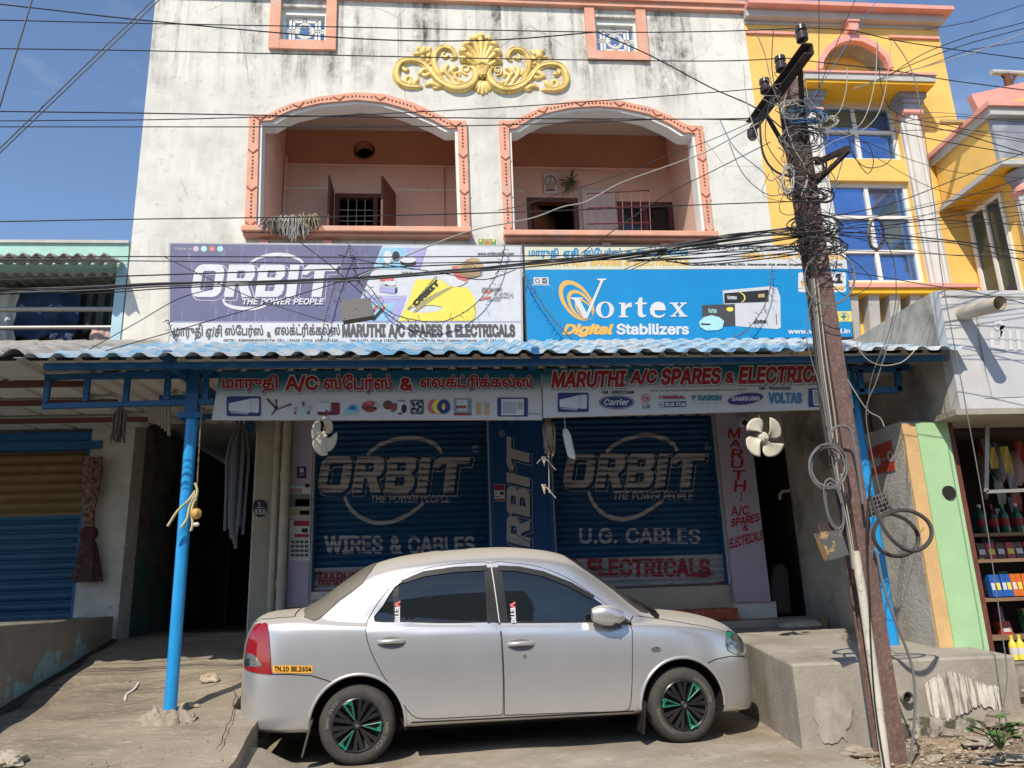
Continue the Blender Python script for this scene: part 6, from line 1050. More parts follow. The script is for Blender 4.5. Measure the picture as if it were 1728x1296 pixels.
# ------------------------------------------------------------ awning over the shop front
awn = thing('awning', 'long blue tile-profile metal awning on blue posts over the shop front', 'awning', (.6, 6.1, 0))
m_tile = mat('blue_tile_sheet', (.17, .385, .56), .55, var=.14, sc=4, c2=(.46, .50, .52), csc=.9, cm=(.41, .58), c3=(.38, .43, .46), csc3=6, cm3=(.52, .68), st2=(1, 1, 1))
def prof(u):                                            # one tile wave, u in 0..1
    if u < .30: return -.008
    if u < .52: return -.008+.030*(.5-.5*math.cos(math.pi*(u-.30)/.22))
    if u < .66: return .022
    return -.008+.030*(.5+.5*math.cos(math.pi*(u-.66)/.34))
X0, X1 = -3.20, 4.46
def tz(y): return 3.005+(y-5.85)*.365
rows = []
NS = 7; yend = 8.75; stp_ = (yend-5.85)/NS
for k in range(NS):
    for t, up in ((0, .022), (.06, .024), (.97, 0), (1.0, .0)):
        y = 5.85+stp_*(k+t)+(.004 if t == 1.0 else 0); row = []
        n = int((X1-X0)/.198*12)
        for i in range(n+1):
            x = X0+(X1-X0)*i/n; u = ((x-X0)/.198) % 1; row.append((x, y, tz(y)+prof(u)*(1.0+.1*up/.018)+up))
        rows.append(row)
b = B(); b.grid(rows); b.make('tile_sheet', m_tile, awn, smooth=28)
# underside: an older flat ribbed sheet on the purlins
rows = []
for y, z in ((6.1, 3.07), (8.76, 3.13)):
    rows.append([(x0, y, z+h) for k in range(39) for x0, h in ((-3.2+k*.197, 0), (-3.2+k*.197+.12, 0), (-3.2+k*.197+.14, .028), (-3.2+k*.197+.175, .028))])
b = B(); b.grid(rows); b.make('ceiling_sheet', mat('dusty_underside', (.52, .48, .43), .85, var=.1, sc=5), awn)
b = B(); b.box((X0+.15, 6.0, 2.975), (X1-.1, 6.05, 3.02)); b.make('front_beam', m_blue, awn)
for y in (6.44, 7.2, 8.0): b = B(); b.box((X0+.3 if y < 7 else -2.6, y, 3.02), (X1-.15, y+.05, 3.065)); b.make('purlin', m_blue, awn)
for px0, yy in ((285, 608), (903, 604)):
    p = P(px0, yy, 6.05); b = B(); b.bar((p.x, 5.99, 3.06), (p.x+.02, 8.75, 3.07), .06, .11); b.make('rafter', m_blue, awn)
b = B()
for k in range(34):
    x = -2.4+k*.197; b.tube([(x-.012, 6.43, 3.06), (x-.012, 6.42, 3.095), (x+.012, 6.42, 3.10), (x+.02, 6.44, 3.06)], .006, 5)
b.make('hook_bolts', m_black, awn); bpy.context.scene.objects['hook_bolts']['kind'] = 'stuff'
# lattice truss at the left and the frame at the right
YT = 6.42
def bq(b, a, c, w=.05): b.bar(P(*a, YT), P(*c, YT), w, .04, (0, 1, 0))
TRL = [((77, 637), (360, 628)), ((72, 686), (362, 678))]
b = B()
for a, c in TRL: bq(b, a, c, .042)
b.make('truss_chord', m_blue, awn)
for xt, xb, yt_, yb_ in ((82, 77, 637, 684), (148, 145, 635, 682), (216, 212, 633, 681), (284, 281, 630, 679), (348, 347, 629, 678)): b = B(); bq(b, (xt, yt_+3), (xb, yb_-4), .042); b.make('truss_strut', m_blue, awn)
for a, c in (((1436, 625), (1520, 622)), ((1440, 662), (1520, 657)), ((1514, 622), (1517, 660)), ((1450, 625), (1453, 662))): b = B(); bq(b, a, c, .05); b.make('end_frame_bar', m_blue, awn)
pb = Vector((-2.05, 6.43, RZ(0, 6.43)-.03)); b = B(); b.tube([pb, (pb.x+.005, 6.43, 2.66)], .047, 20); pst = b.make('front_post', m_post, awn, smooth=50)
b = B(); b.box((pb.x-.09, 6.36, 2.655), (pb.x+.09, 6.5, 2.70)); b.box((pb.x-.05, 6.39, 2.70), (pb.x+.05, 6.47, 3.05)); b.make('post_cap', m_blue, pst)
rb = PZ(1506, 1086, pz(3.6, 6.6)); rb = Vector((3.60, 6.62, pz(3.6, 6.62)-.02)); rq = P(1507, 1085, 6.62); b = B(); b.tube([(rq.x, 6.62, rb.z), (rq.x-.02, 6.62, 3.03)], .05, 20); b.make('front_post', m_post, awn, smooth=50)
# lump of mortar at the foot of the left post
rg = random.Random(5); b = B(); rows = []
for i in range(17):
    t = i/16; row = []
    for k in range(64):
        a = 2*math.pi*k/64; r = .235*(1-t*.82)*(1+.16*mnoise.noise(Vector((math.cos(a)*1.5, math.sin(a)*1.5, 1)))); x, y = pb.x-.005+r*math.cos(a)*1.0, pb.y-.03+r*math.sin(a)*.75
        row.append((x, y, RZ(x, y)-.02+.08*math.sin(t*math.pi/2)+.06*mnoise.noise(Vector((x*17, y*17, t*3)))+.02*mnoise.noise(Vector((x*40, y*40, t*3)))))
    rows.append(row)
b.grid(rows, True); b.f.append([len(b.v)-64+k for k in range(64)]); b.make('mortar_lump', mat('rough_mortar', (.36, .31, .235), .95, var=.2, sc=9, bump=.8, bsc=40), None, smooth=60, label='rough lump of mortar around the foot of the blue post on the ramp', cat='mortar')
# neighbour's sheet continuing at the left
rows = []
for y in (5.95, 8.76): rows.append([(-8+i*.02, y, 3.09+(y-5.95)*.36+.035*math.sin(i*.02*2*math.pi/.26)) for i in range(int(4.86/.02)+1)])
b = B(); b.grid(rows); so_ = b.make('corrugated_awning', m_asb, None, smooth=40, label='weathered grey corrugated sheet awning of the neighbour, beside the blue one', cat='awning')
b = B(); rows = [[(-8+k*.4+dx, y, 3.04+(y-5.95)*.02+h) for k in range(12) for dx, h in ((0, 0), (.34, 0), (.36, .03), (.39, .03))] for y in (6.0, 8.76)]; b.grid(rows)
b.make('ceiling_sheet', mat('grey_ceiling_sheet', (.52, .49, .45), .85, var=.15, sc=2), nb)
for y in (6.6, 7.25, 8.0): b = B(); b.box((-8, y, 3.0), (-3.0, y+.05, 3.045)); b.make('ceiling_batten', m_brown, nb)
# tube lights on the front beam
for x0, y0, x1, y1, lb in ((484, 609, 704, 608, 'slim white tube light above the signboard with appliance pictures'), (1111, 604, 1313, 599, 'slim white tube light above the signboard with maker emblems')):
    a, c = P(x0, y0, 6.16), P(x1, y1, 6.16); o = thing('tube_light', lb, 'tube light', (a+c)/2, 'tube lights under the awning')
    b = B(); b.tube([a, c], .013, 10); b.make('tube', flat('tube_white', (.7, .68, .6), .35), o, smooth=50); b = B(); b.bar(a+Vector((0, .0, .026)), c+Vector((0, 0, .026)), .04, .02); b.make('batten', m_greyl, o)
# ------------------------------------------------------------ the silver saloon
CO = Vector((.564, 7.075, 0)); CYAW = R(3.12)
car = thing('parked_car', 'dusty silver four-door saloon with black and green wheel covers parked before the shutters', 'car', CO, rot=CYAW, local=True)
m_silver = mat('silver_paint', (.62, .615, .615), .30, metal=.70, var=.04, sc=3, obj=True, coat=.45, top=((.40, .365, .31), .62, .99))
m_rub = mat('tyre_rubber', (.055, .051, .046), .85, var=.25, sc=14, obj=True); m_blk = flat('black_plastic', (.018, .018, .018), .45); m_seam = flat('panel_gap', (.012, .012, .012), .9)
m_hub = mat('gloss_black_cover', (.014, .014, .015), .28, var=.2, sc=20, obj=True, coat=.3, c3=(.3, .3, .3), csc3=30, cm3=(.68, .74)); m_hg = mat('green_cover_inlay', (.01, .20, .12), .35, var=.2, sc=20, obj=True)
m_tint = mat('tinted_car_glass', (.006, .008, .009), .02, var=0, spec=.9, coat=.1); m_dusty = mat('dusty_glass', (.17, .155, .125), .5, var=.12, sc=4, obj=True, coat=.25)
m_lampr = mat('red_lamp', (.27, .006, .012), .12, var=.1, sc=10, obj=True, coat=1); m_lampc = mat('clear_lamp', (.30, .31, .31), .08, metal=.6, var=.35, sc=12, obj=True, coat=1, c3=(.05, .05, .05), csc3=9, cm3=(.5, .56))
m_well = flat('wheel_well', (.012, .011, .01), .95)
def tab(t):                                             # smooth monotone-ish interpolation of a table
    xs = np.array([p[0] for p in t], float); ys = np.array([p[1] for p in t], float)
    h = np.diff(xs); dl = np.diff(ys)/h; m = np.zeros(len(xs)); m[0], m[-1] = dl[0], dl[-1]
    for i in range(1, len(xs)-1): m[i] = 0 if dl[i-1]*dl[i] <= 0 else 2/(1/dl[i-1]+1/dl[i])
    def f(x):
        x = min(max(x, xs[0]), xs[-1]); i = min(len(h)-1, max(0, int(np.searchsorted(xs, x)-1))); t_ = (x-xs[i])/h[i]
        return float((2*t_**3-3*t_**2+1)*ys[i]+(t_**3-2*t_**2+t_)*h[i]*m[i]+(-2*t_**3+3*t_**2)*ys[i+1]+(t_**3-t_**2)*h[i]*m[i+1])
    return f
zc = tab([(-2.15, .80), (-2.13, .94), (-2.08, 1.055), (-1.98, 1.095), (-1.72, 1.115), (-1.60, 1.17), (-1.40, 1.31), (-1.16, 1.452), (-.86, 1.522), (-.45, 1.560), (-.10, 1.566), (.22, 1.540), (.44, 1.495), (.62, 1.39), (.90, 1.195), (1.12, 1.03), (1.22, .995), (1.5, .965), (1.76, .905), (1.90, .825), (1.97, .73), (2.0, .62)])
zs = tab([(-2.15, .78), (-2.10, .92), (-2.0, 1.005), (-1.7, 1.01), (-1.2, .985), (-.16, .94), (.6, .91), (.9, .895), (1.2, .87), (1.5, .83), (1.75, .775), (1.9, .70), (2.0, .58)])
hw = tab([(-2.15, .42), (-2.12, .58), (-2.06, .685), (-1.95, .755), (-1.75, .805), (-1.3, .835), (-.6, .845), (.6, .845), (1.25, .835), (1.55, .80), (1.75, .745), (1.88, .66), (1.96, .54), (2.0, .40)])
zb_c = tab([(-2.15, .42), (-2.10, .29), (-2.0, .255), (-1.6, .235), (-.9, .235), (.95, .225), (1.6, .19), (1.9, .185), (1.97, .24), (2.0, .36)])
cab = tab([(-2.15, 0), (-1.72, .0), (-1.5, .4), (-1.16, .92), (-.9, 1), (.35, 1), (.55, .93), (.85, .5), (1.14, .0), (2.0, 0)])
def section(x):
    w, s, c, bq_, k = hw(x), zs(x), zc(x), zb_c(x), cab(x); h = c-s
    p = [(0, bq_+.01), (w*.80, bq_), (w*.945, bq_+.012), (w*.982, bq_+.06), (w*.995, bq_+(s-bq_)*.28), (w*1.0, bq_+(s-bq_)*.52), (w*.992, bq_+(s-bq_)*.74), (w*.972, s-.055), (w*.950, s-.012), (w*.925, s+.012*(1-k))]
    de = [(w*.90, s+h*.16), (w*.84, s+h*.38), (w*.72, s+h*.62), (w*.55, s+h*.80), (w*.34, s+h*.93), (w*.16, s+h*.985), (0, c)]
    wr = .60; ca = [(w*.905, s+h*.08), (w*.905+(wr-w*.905)*.31, s+h*.46), (wr+.042, s+h*.76), (wr-.035, s+h*.875), (wr*.70, s+h*.955), (wr*.36, s+h*.99), (0, c)]
    return p+[(a[0]*(1-k)+b_[0]*k, a[1]*(1-k)+b_[1]*k) for a, b_ in zip(de, ca)]
def dense(sec, n=44):
    p = smooth_pts([(a, b_) for a, b_ in sec], 4); return p
xsn = sorted(set([-2.15, -2.14, -2.125, -2.105, -2.08, -2.05, -2.01]+[round(-1.97+.055*i, 4) for i in range(70)]+[1.9, 1.93, 1.955, 1.975, 1.99, 2.0])); xsn = [x for x in xsn if x <= 2.0]
rows = []
for x in xsn:
    h_ = dense(section(x)); full = [(x, -a, z_) for a, z_ in h_]+[(x, a, z_) for a, z_ in h_[::-1][1:-1]]
    rows.append(full)
n_ = len(rows[0])
b = B(); b.grid(rows, True); b.f.append(list(range(n_))[::-1]); b.f.append([(len(rows)-1)*n_+k for k in range(n_)])
BVH = BVHTree.FromPolygons([Vector(v) for v in b.v], b.f)
body = b.make('body', m_silver, car, smooth=45)
WX = (-1.245, 1.268); WR = .277; WZ = .272
cut = B()
for wx_ in WX:
    for s_ in (-1, 1): cut.lathe([(.001, .60*s_), (.348, .60*s_), (.348, .95*s_), (.001, .95*s_)], (wx_, 0, WZ+.005), 'y', 40, False)
co_ = cut.make('wheel_cutter', m_well, car)
body.data.materials.append(m_well)
md = body.modifiers.new('arches', 'BOOLEAN'); md.object = co_; md.operation = 'DIFFERENCE'; md.solver = 'EXACT'; md.material_mode = 'TRANSFER'
dg = bpy.context.evaluated_depsgraph_get(); me2 = bpy.data.meshes.new_from_object(body.evaluated_get(dg)); body.modifiers.clear(); body.data = me2; bpy.data.objects.remove(co_)
def onside(x, z, off, s=-1):
    h = BVH.ray_cast(Vector((x, s*3, z)), Vector((0, -s, 0)))
    if h[0] is None: h = BVH.find_nearest(Vector((x, s*.8, z)))
    p, n = h[0], h[1]
    if n.y*s < 0: n = -n
    return p+n*off
def ontop(x, y, off):
    h = BVH.ray_cast(Vector((x, y, 3)), Vector((0, 0, -1))); p, n = h[0], h[1]
    return p+(n if n.z > 0 else -n)*off
def patch(name, c, off, m, s=-1, step=.045, fn=None, par=car, smooth=60):
    c = [tuple(p) for p in c]; d = []
    for i, p in enumerate(c):                           # fine outline
        q = c[(i+1) % len(c)]; n = max(1, int(math.hypot(q[0]-p[0], q[1]-p[1])/.03)); d += [(p[0]+(q[0]-p[0])*k/n, p[1]+(q[1]-p[1])*k/n) for k in range(n)]
    xs_ = [p[0] for p in d]; zs_ = [p[1] for p in d]
    pts = [(x, z) for x in np.arange(min(xs_), max(xs_), step) for z in np.arange(min(zs_), max(zs_), step)]
    V, T = fill2d([d], pts=pts); f = fn or onside
    return B().plate(V, T, lambda u, v: f(u, v, off, s) if fn is None else f(u, v, off)).make(name, m, par, smooth=smooth, recalc=True)
def seam(name, c, r=.004, s=-1, fn=None, m=None, closed=False, par=car, k=1, off=.0005):
    c = smooth_pts(c, k, closed) if k > 1 else c; d = []
    for i in range(len(c)-(0 if closed else 1)):
        p, q = c[i], c[(i+1) % len(c)]; n = max(1, int(math.hypot(q[0]-p[0], q[1]-p[1])/.04)); d += [(p[0]+(q[0]-p[0])*t/n, p[1]+(q[1]-p[1])*t/n) for t in range(n)]
    if not closed: d.append(c[-1])
    f = (lambda x, z: onside(x, z, off, s)) if fn is None else (lambda x, z: fn(x, z, off))
    return B().tube([f(*p) for p in d], r, 6, closed).make(name, m or m_seam, par, smooth=60)
DR_ = smooth_pts([(-.166, .31), (-.160, .45), (-.158, .60), (-.168, .94), (-.205, 1.25), (-.208, 1.405), (-.45, 1.415), (-.72, 1.385), (-.93, 1.315), (-1.06, 1.19), (-1.15, 1.06), (-1.19, .955), (-1.155, .80), (-1.05, .60), (-.93, .44), (-.86, .34), (-.76, .295), (-.45, .29), (-.21, .288), (-.172, .293)], 3, True)
DF_ = smooth_pts([(-.150, .29), (-.11, .284), (.30, .275), (.74, .262), (.82, .285), (.845, .40), (.865, .60), (.885, .80), (.885, .87), (.80, .985), (.62, 1.13), (.42, 1.27), (.20, 1.365), (-.02, 1.405), (-.198, 1.408), (-.196, 1.25), (-.158, .94), (-.149, .60), (-.150, .45), (-.153, .31)], 3, True)
WRr = smooth_pts([(-.247, .975), (-.255, .963), (-.28, .962), (-.5, .968), (-.85, .985), (-1.125, 1.0), (-1.06, 1.11), (-.985, 1.225), (-.90, 1.29), (-.74, 1.345), (-.5, 1.368), (-.28, 1.373), (-.252, 1.371), (-.247, 1.36)], 3, True)
WFr = smooth_pts([(-.118, .967), (-.112, .955), (-.09, .953), (.3, .935), (.70, .915), (.845, .905), (.80, .955), (.62, 1.09), (.42, 1.22), (.20, 1.315), (0, 1.358), (-.14, 1.368), (-.135, 1.2)], 3, True)
for s in (-1, 1):
    for nm, dc, wc in (('rear', DR_, WRr), ('front', DF_, WFr)):
        d = patch('door', dc, .0035, m_silver, s); seam('door_gap', dc, .0042, s, closed=True, par=d)
        w_ = patch('door_window', wc, .010, m_tint, s, par=d); seam('window_rubber', wc, .007, s, closed=True, par=d, m=m_blk, off=.009)
        if nm == 'rear': vis = [(-.24, 1.385), (-.5, 1.383), (-.75, 1.358), (-.93, 1.29), (-.90, 1.272), (-.74, 1.318), (-.5, 1.342), (-.24, 1.347)]
        else: vis = [(-.15, 1.382), (.02, 1.372), (.22, 1.326), (.44, 1.232), (.62, 1.118), (.60, 1.09), (.42, 1.196), (.20, 1.289), (0, 1.333), (-.15, 1.345)]
        patch('rain_visor', vis, .020, m_blk, s, par=d)
        hx, hz = (-1.0, .845) if nm == 'rear' else (-.01, .785)
        b = B()
        for i, (ox, rz, oy) in enumerate(((-.085, .018, 0), (-.06, .022, .02), (0, .022, .032), (.06, .022, .02), (.085, .018, 0))): pass
        hp = [onside(hx+ox, hz+.004, oy, s) for ox, oy in ((-.095, .002), (-.06, .026), (0, .034), (.06, .026), (.095, .002))]; b.tube(smooth_pts(hp, 4), .017, 8)
        hd = b.make('handle', m_silver, d, smooth=60)
        patch('handle_recess', ell(hx, hz-.006, .105, .044, 20), .005, flat('recess_grey', (.20, .20, .21), .4, metal=.3), s, par=d)
    patch('window_pillar', [(-.262, .95), (-.095, .95), (-.125, 1.372), (-.262, 1.372)], .014, m_blk, s)
    seam('window_pillar_gap', [(-.163, .94), (-.205, 1.40)], .005, s, off=.015, m=flat('bright_gap', (.55, .55, .56), .4))
    patch('quarter_window_bar', [(-.985, .985), (-.945, .985), (-.945, 1.27), (-.985, 1.24)], .013, m_blk, s)
    # tail lamp and head lamp wrap the corners
    tl = patch('tail_light', smooth_pts([(-1.925, 1.005), (-1.97, 1.012), (-2.02, 1.005), (-2.075, .90), (-2.095, .74), (-2.07, .685), (-1.885, .655), (-1.88, .70), (-1.90, .86)], 2, True), .008, m_lampr, s, .03)
    patch('indicator_lens', smooth_pts([(-2.085, .795), (-2.02, .80), (-1.965, .745), (-1.95, .715), (-2.06, .71), (-2.09, .73)], 2, True), .011, m_lampc, s, .03, par=tl)
    hl = patch('headlight', smooth_pts([(1.70, .655), (1.695, .73), (1.72, .795), (1.80, .79), (1.90, .735), (1.945, .62), (1.93, .585), (1.82, .61)], 2, True), .008, m_lampc, s, .03); patch('headlight_reflector', ell(1.84, .69, .045, .05, 14), .012, flat('chrome', (.6, .6, .6), .12, metal=1), s, .02, par=hl); patch('headlight_trim', [(1.70, .74), (1.72, .79), (1.79, .785), (1.78, .77)], .012, m_hg, s, .02, par=hl)
    seam('bumper_gap', [(-1.88, .655), (-1.75, .652), (-1.58, .635), (-1.475, .60), (-1.42, .575)], .004, s); seam('bumper_gap', [(1.50, .575), (1.58, .60), (1.72, .612), (1.93, .59)], .004, s)
    seam('wing_gap', [(.885, .87), (.90, .925), (.93, .955)], .004, s); seam('bonnet_gap', [(.97, .955), (1.25, .905), (1.55, .845), (1.72, .798)], .0035, s); seam('sill_gap', [(-.85, .272), (0, .262), (.86, .255)], .006, s)
    patch('side_repeater', ell(1.07, .70, .042, .018, 16), .006, m_lampc, s, .02)
    for wx_ in WX:                                      # rolled arch lip and mud flap
        arc = [(wx_+.352*math.cos(R(a)), WZ+.005+.352*math.sin(R(a))) for a in range(-4, 185, 6)]
        B().tube([onside(max(-2.05, min(1.9, x)), max(.24, z), .0, s) for x, z in arc], .012, 8).make('arch_lip', m_silver, car, smooth=60)
        x_ = wx_-.355; b = B(); b.bar((x_+.03, s*.80, .33), (x_-.03 if wx_ < 0 else x_-.005, s*.79, .095), .16, .012, (1, 0, 0)); b.make('mud_flap', m_blk if wx_ > 0 else mat('dusty_rubber', (.10, .09, .075), .9, var=.2, obj=True), car)
    mp_ = onside(.66, .97, .0, s); b = B(); rows = []
    for i in range(9):
        t = i/8; r_ = math.sin(math.pi*(.12+.80*t))**.6; row = []
        for k in range(16):
            a = 2*math.pi*k/16; row.append((.555+.255*t+.0, s*(.885+.062*math.cos(a)*r_+.01*t), .985-.02*t+.080*r_*(abs(math.sin(a))**.7)*(1 if math.sin(a) > 0 else -1)))
        rows.append(row)
    b.grid(rows, True); o_ = len(b.v); b.f.append(list(range(16))); b.f.append([o_-16+k for k in range(16)]); mr = b.make('wing_mirror', m_silver, car, smooth=50)
    b = B(); b.bar((.80, s*.80, .925), (.70, s*.90, .925), .10, .05); b.prism([(.70, s*.775, .91), (.90, s*.78, .905), (.79, s*.74, 1.00)], (0, s*.03, 0)); b.make('mirror_foot', m_blk, mr)
patch('rear_window', smooth_pts([(-1.655, -.71), (-1.69, 0), (-1.655, .71), (-1.40, .675), (-1.16, .585), (-1.13, 0), (-1.16, -.585), (-1.40, -.675)], 3, True), .008, m_dusty, fn=ontop, step=.06)
patch('windscreen', smooth_pts([(1.085, -.66), (1.13, 0), (1.085, .66), (.80, .60), (.47, .50), (.42, 0), (.47, -.50), (.80, -.60)], 3, True), .008, mat('windscreen_glass', (.10, .098, .085), .2, var=.2, sc=3, obj=True, coat=1, spec=.8), fn=ontop, step=.06)
seam('rear_window_rubber', smooth_pts([(-1.655, -.71), (-1.69, 0), (-1.655, .71)], 4), .006, fn=ontop); seam('boot_gap', [(-1.74, -.66), (-1.74, .66)], .005, fn=ontop); seam('boot_gap', [(-1.74, -.66), (-1.95, -.62), (-2.05, -.55)], .004, fn=ontop)
b = B()
for y0_, y1_ in ((-.60, -.05), (0, .55)): b.tube([ontop(1.165, y0_, .02), ontop(1.10, (y0_+y1_)/2, .03), ontop(.98, y1_, .02)], .011, 6)
b.make('wiper', m_blk, car); patch('scuttle', smooth_pts([(1.10, -.66), (1.145, 0), (1.10, .66), (1.19, .62), (1.235, 0), (1.19, -.62)], 3, True), .006, m_blk, fn=ontop, step=.05)
b = B(); a_ = ontop(.36, 0, 0); b.tube([a_, a_+Vector((-.30, 0, .20))], [.005, .003], 6); b.lathe([(.02, 0), (.012, .02)], a_, 'z', 10); b.make('aerial', m_blk, car)
b = B(); p = onside(.015, .70, .004); b.lathe([(.013, 0), (.013, -.006), (.001, -.006)], p, 'y', 14, False); b.make('door_lock', flat('lock_metal', (.4, .4, .4), .3, metal=.8), car)
# stickers and lettering on the near side
def decal(s_, c, h, x, z, m, off, vertical=False, bold=.03, par=car, w=None):
    cs = glyphs(s_); al = np.concatenate([np.array(q) for q in cs]); lo, hi = al.min(0), al.max(0); V, T = fill2d(cs, bold); k = h/(hi[1]-lo[1]); kx = (w/(hi[0]-lo[0])) if w else k
    f = (lambda u, v: onside(x+(u-lo[0])*kx, z+(v-lo[1])*k, off)) if not vertical else (lambda u, v: onside(x+(v-lo[1])*k, z-(u-lo[0])*kx, off))
    return B().plate(V, T, f).make('lettering', m, par)
pk = patch('registration_sticker', [(-1.865, .668), (-1.575, .652), (-1.575, .705), (-1.865, .718)], .005, ink('sticker_orange', (.80, .38, .03)), step=.03)
cs = glyphs('TN.10 BE.2604'); al = np.concatenate([np.array(q) for q in cs]); lo, hi = al.min(0), al.max(0); V, T = fill2d(cs, .03)
B().plate(V, T, lambda u, v: onside(-1.853+.268*(u-lo[0])/(hi[0]-lo[0]), .679-.013*(u-lo[0])/(hi[0]-lo[0])+.032*(v-lo[1])/(hi[1]-lo[1]), .008)).make('lettering', i_black, pk)
for x in (-.972, -.070):
    decal('V', 0, .036, x, 1.135 if x < -.5 else 1.095, i_pinkr, .016, True, .06, w=.04); decal('ETRI', 0, .032, x+.002, 1.092 if x < -.5 else 1.052, i_white, .016, True, .05, w=.115)
# wheels
def wheel(front):
    w = B(); prof_ = [(.178, -.075), (.198, -.088), (.235, -.090), (.262, -.075), (.276, -.045), (.279, 0), (.276, .045), (.262, .075), (.235, .088), (.165, .075)]
    w.lathe(prof_, (0, 0, 0), 'y', 56, False); root = bpy.data.objects.new('wheel', None); COL.objects.link(root); root.parent = car
    ty = w.make('tyre', m_rub, root, smooth=50)
    g = B()
    for k in range(3): g.lathe([(.277, -.028+.028*k), (.2805, -.024+.028*k), (.2805, -.006+.028*k), (.277, -.002+.028*k)], (0, 0, 0), 'y', 56, False)
    g.make('tread', m_rub, root, smooth=30)
    r = B(); r.lathe([(.180, -.082), (.188, -.086), (.188, -.078), (.175, -.05), (.12, -.03), (.001, -.03)], (0, 0, 0), 'y', 48, False); rim = r.make('rim', flat('rim_dark', (.012, .012, .012), .5), root, smooth=40)
    hb = B(); gr = B()
    for k in range(9):
        a = 2*math.pi*k/9+.3; u = Vector((math.cos(a), 0, math.sin(a))); t = Vector((-math.sin(a), 0, math.cos(a)))
        for sp in ((-.15, .5), (.15, .5)):
            a2 = a+sp[0]; u2 = Vector((math.cos(a2), 0, math.sin(a2))); t2 = Vector((-math.sin(a2), 0, math.cos(a2))); tg = hb
            i0, i1 = u*.03, u2*.178; tg.add([i0-t*.006+Vector((0, -.095, 0)), i0+t*.006+Vector((0, -.095, 0)), i1+t2*.017+Vector((0, -.088, 0)), i1-t2*.017+Vector((0, -.088, 0)), i0-t*.006+Vector((0, -.06, 0)), i0+t*.006+Vector((0, -.06, 0)), i1+t2*.019+Vector((0, -.06, 0)), i1-t2*.019+Vector((0, -.06, 0))], [(0,1,2,3),(4,5,6,7),(0,1,5,4),(1,2,6,5),(2,3,7,6),(3,0,4,7)])
        if k % 3 == 0:
            q = [u*.04, u*.174-t*.030, u*.174+t*.030]; q = [p+Vector((0, -.100, 0)) for p in q]
            gr.tube([q[0], q[1]], [.003, .006], 6); gr.tube([q[0], q[2]], [.003, .006], 6); gr.tube([q[1], u*.168+Vector((0, -.098, 0)), q[2]], .008, 6); gr.ball(u*.160-t*.016+Vector((0, -.095, 0)), (.015, .006, .015), 8, 6)
        for r_ in (.085, .125): hb.ball(u*r_+Vector((0, -.06, 0)), .012, 8, 5)
    hb.lathe([(.172, -.086), (.180, -.093), (.188, -.088)], (0, 0, 0), 'y', 48, False); hb.lathe([(.001, -.104), (.024, -.103), (.032, -.096), (.034, -.06)], (0, 0, 0), 'y', 24, False)
    hb.make('wheel_cover', m_hub, root, smooth=35); gr.make('cover_inlay', m_hg, root)
    e = B(); V, T = fill2d([ell(0, 0, .014, .010, 18), ell(0, 0, .011, .007, 18, 0, True), ell(0, 0, .005, .010, 12), ell(0, 0, .003, .008, 12, 0, True), ell(0, .003, .010, .005, 14), ell(0, .003, .008, .0035, 14, 0, True)]); e.plate(V, T, lambda u, v: (u, -.1055, v)); e.make('emblem', flat('emblem_metal', (.5, .5, .5), .3, metal=.8), root)
    lt = B()
    for s_, a0 in ((('MRF ZVTV', 205), ('MRF ZVTV', 25)) if not front else (('ADVENTURE', 150), ('ADVENTURE', 330))):
        cs = glyphs(s_); al = np.concatenate([np.array(q) for q in cs]); lo, hi = al.min(0), al.max(0); V, T = fill2d(cs, .02, pts=None); h = .022; k = h/(hi[1]-lo[1])
        def f(u, v):
            rr_ = .206+(v-lo[1])*k; a = R(a0)-(u-lo[0])*k*1.25/.21; return (rr_*math.cos(a), -.0915, rr_*math.sin(a))
        lt.plate(V, T, f)
    lt.make('tyre_lettering', flat('worn_lettering', (.17, .16, .14), .8), root); return root
def place_wheel(r, x, y, rot, fl):
    r.location = (x, y, WZ+.004); r.rotation_euler = (0, rot, math.pi if fl else 0)
w_r = wheel(False); place_wheel(w_r, WX[0], -.735, .4, False); w_f = wheel(True); place_wheel(w_f, WX[1], -.735, 1.5, False)
for src, x in ((w_r, WX[0]), (w_f, WX[1])):
    c = src.copy(); COL.objects.link(c); place_wheel(c, x, .735, .9, True)
    for ch_ in src.children: d = ch_.copy(); COL.objects.link(d); d.parent = c
b = B(); b.box((-1.9, -.6, .19), (1.8, .6, .26)); b.make('underbody', m_well, car)
# ------------------------------------------------------------ electric pole, wires
m_pole = mat('red_brown_iron', (.155, .095, .08), .75, var=.25, sc=14, c3=(.25, .16, .13), csc3=40, cm3=(.52, .62), bump=.25, bsc=120)
m_pole2 = mat('dark_iron', (.05, .036, .03), .8, var=.35, sc=10, c3=(.13, .06, .04), csc3=9, cm3=(.54, .66), bump=.3, bsc=60)
w_dark = flat('black_cable', (.032, .03, .031), .55); w_grey = flat('grey_cable', (.16, .155, .15), .6); w_light = flat('pale_cable', (.42, .39, .33), .6); w_blue = flat('blue_cable', (.06, .17, .32), .55); w_brown = flat('brown_cable', (.10, .07, .05), .6)
PY_ = 5.36
_pa, _pb = P(1519, 1296, PY_), P(1356, 243, PY_); _k = (_pb.x-_pa.x)/(_pb.z-_pa.z); pbx = _pa.x-_k*_pa.z; ptx = pbx+_k*5.2
PZ1 = 5.28
pole = thing('electric_pole', 'red-brown steel joist electric pole with slanting dark crossarm and brown insulators', 'electric pole', (pbx, PY_, 0))
def pxz(z): return pbx+(ptx-pbx)*z/5.2
b = B()
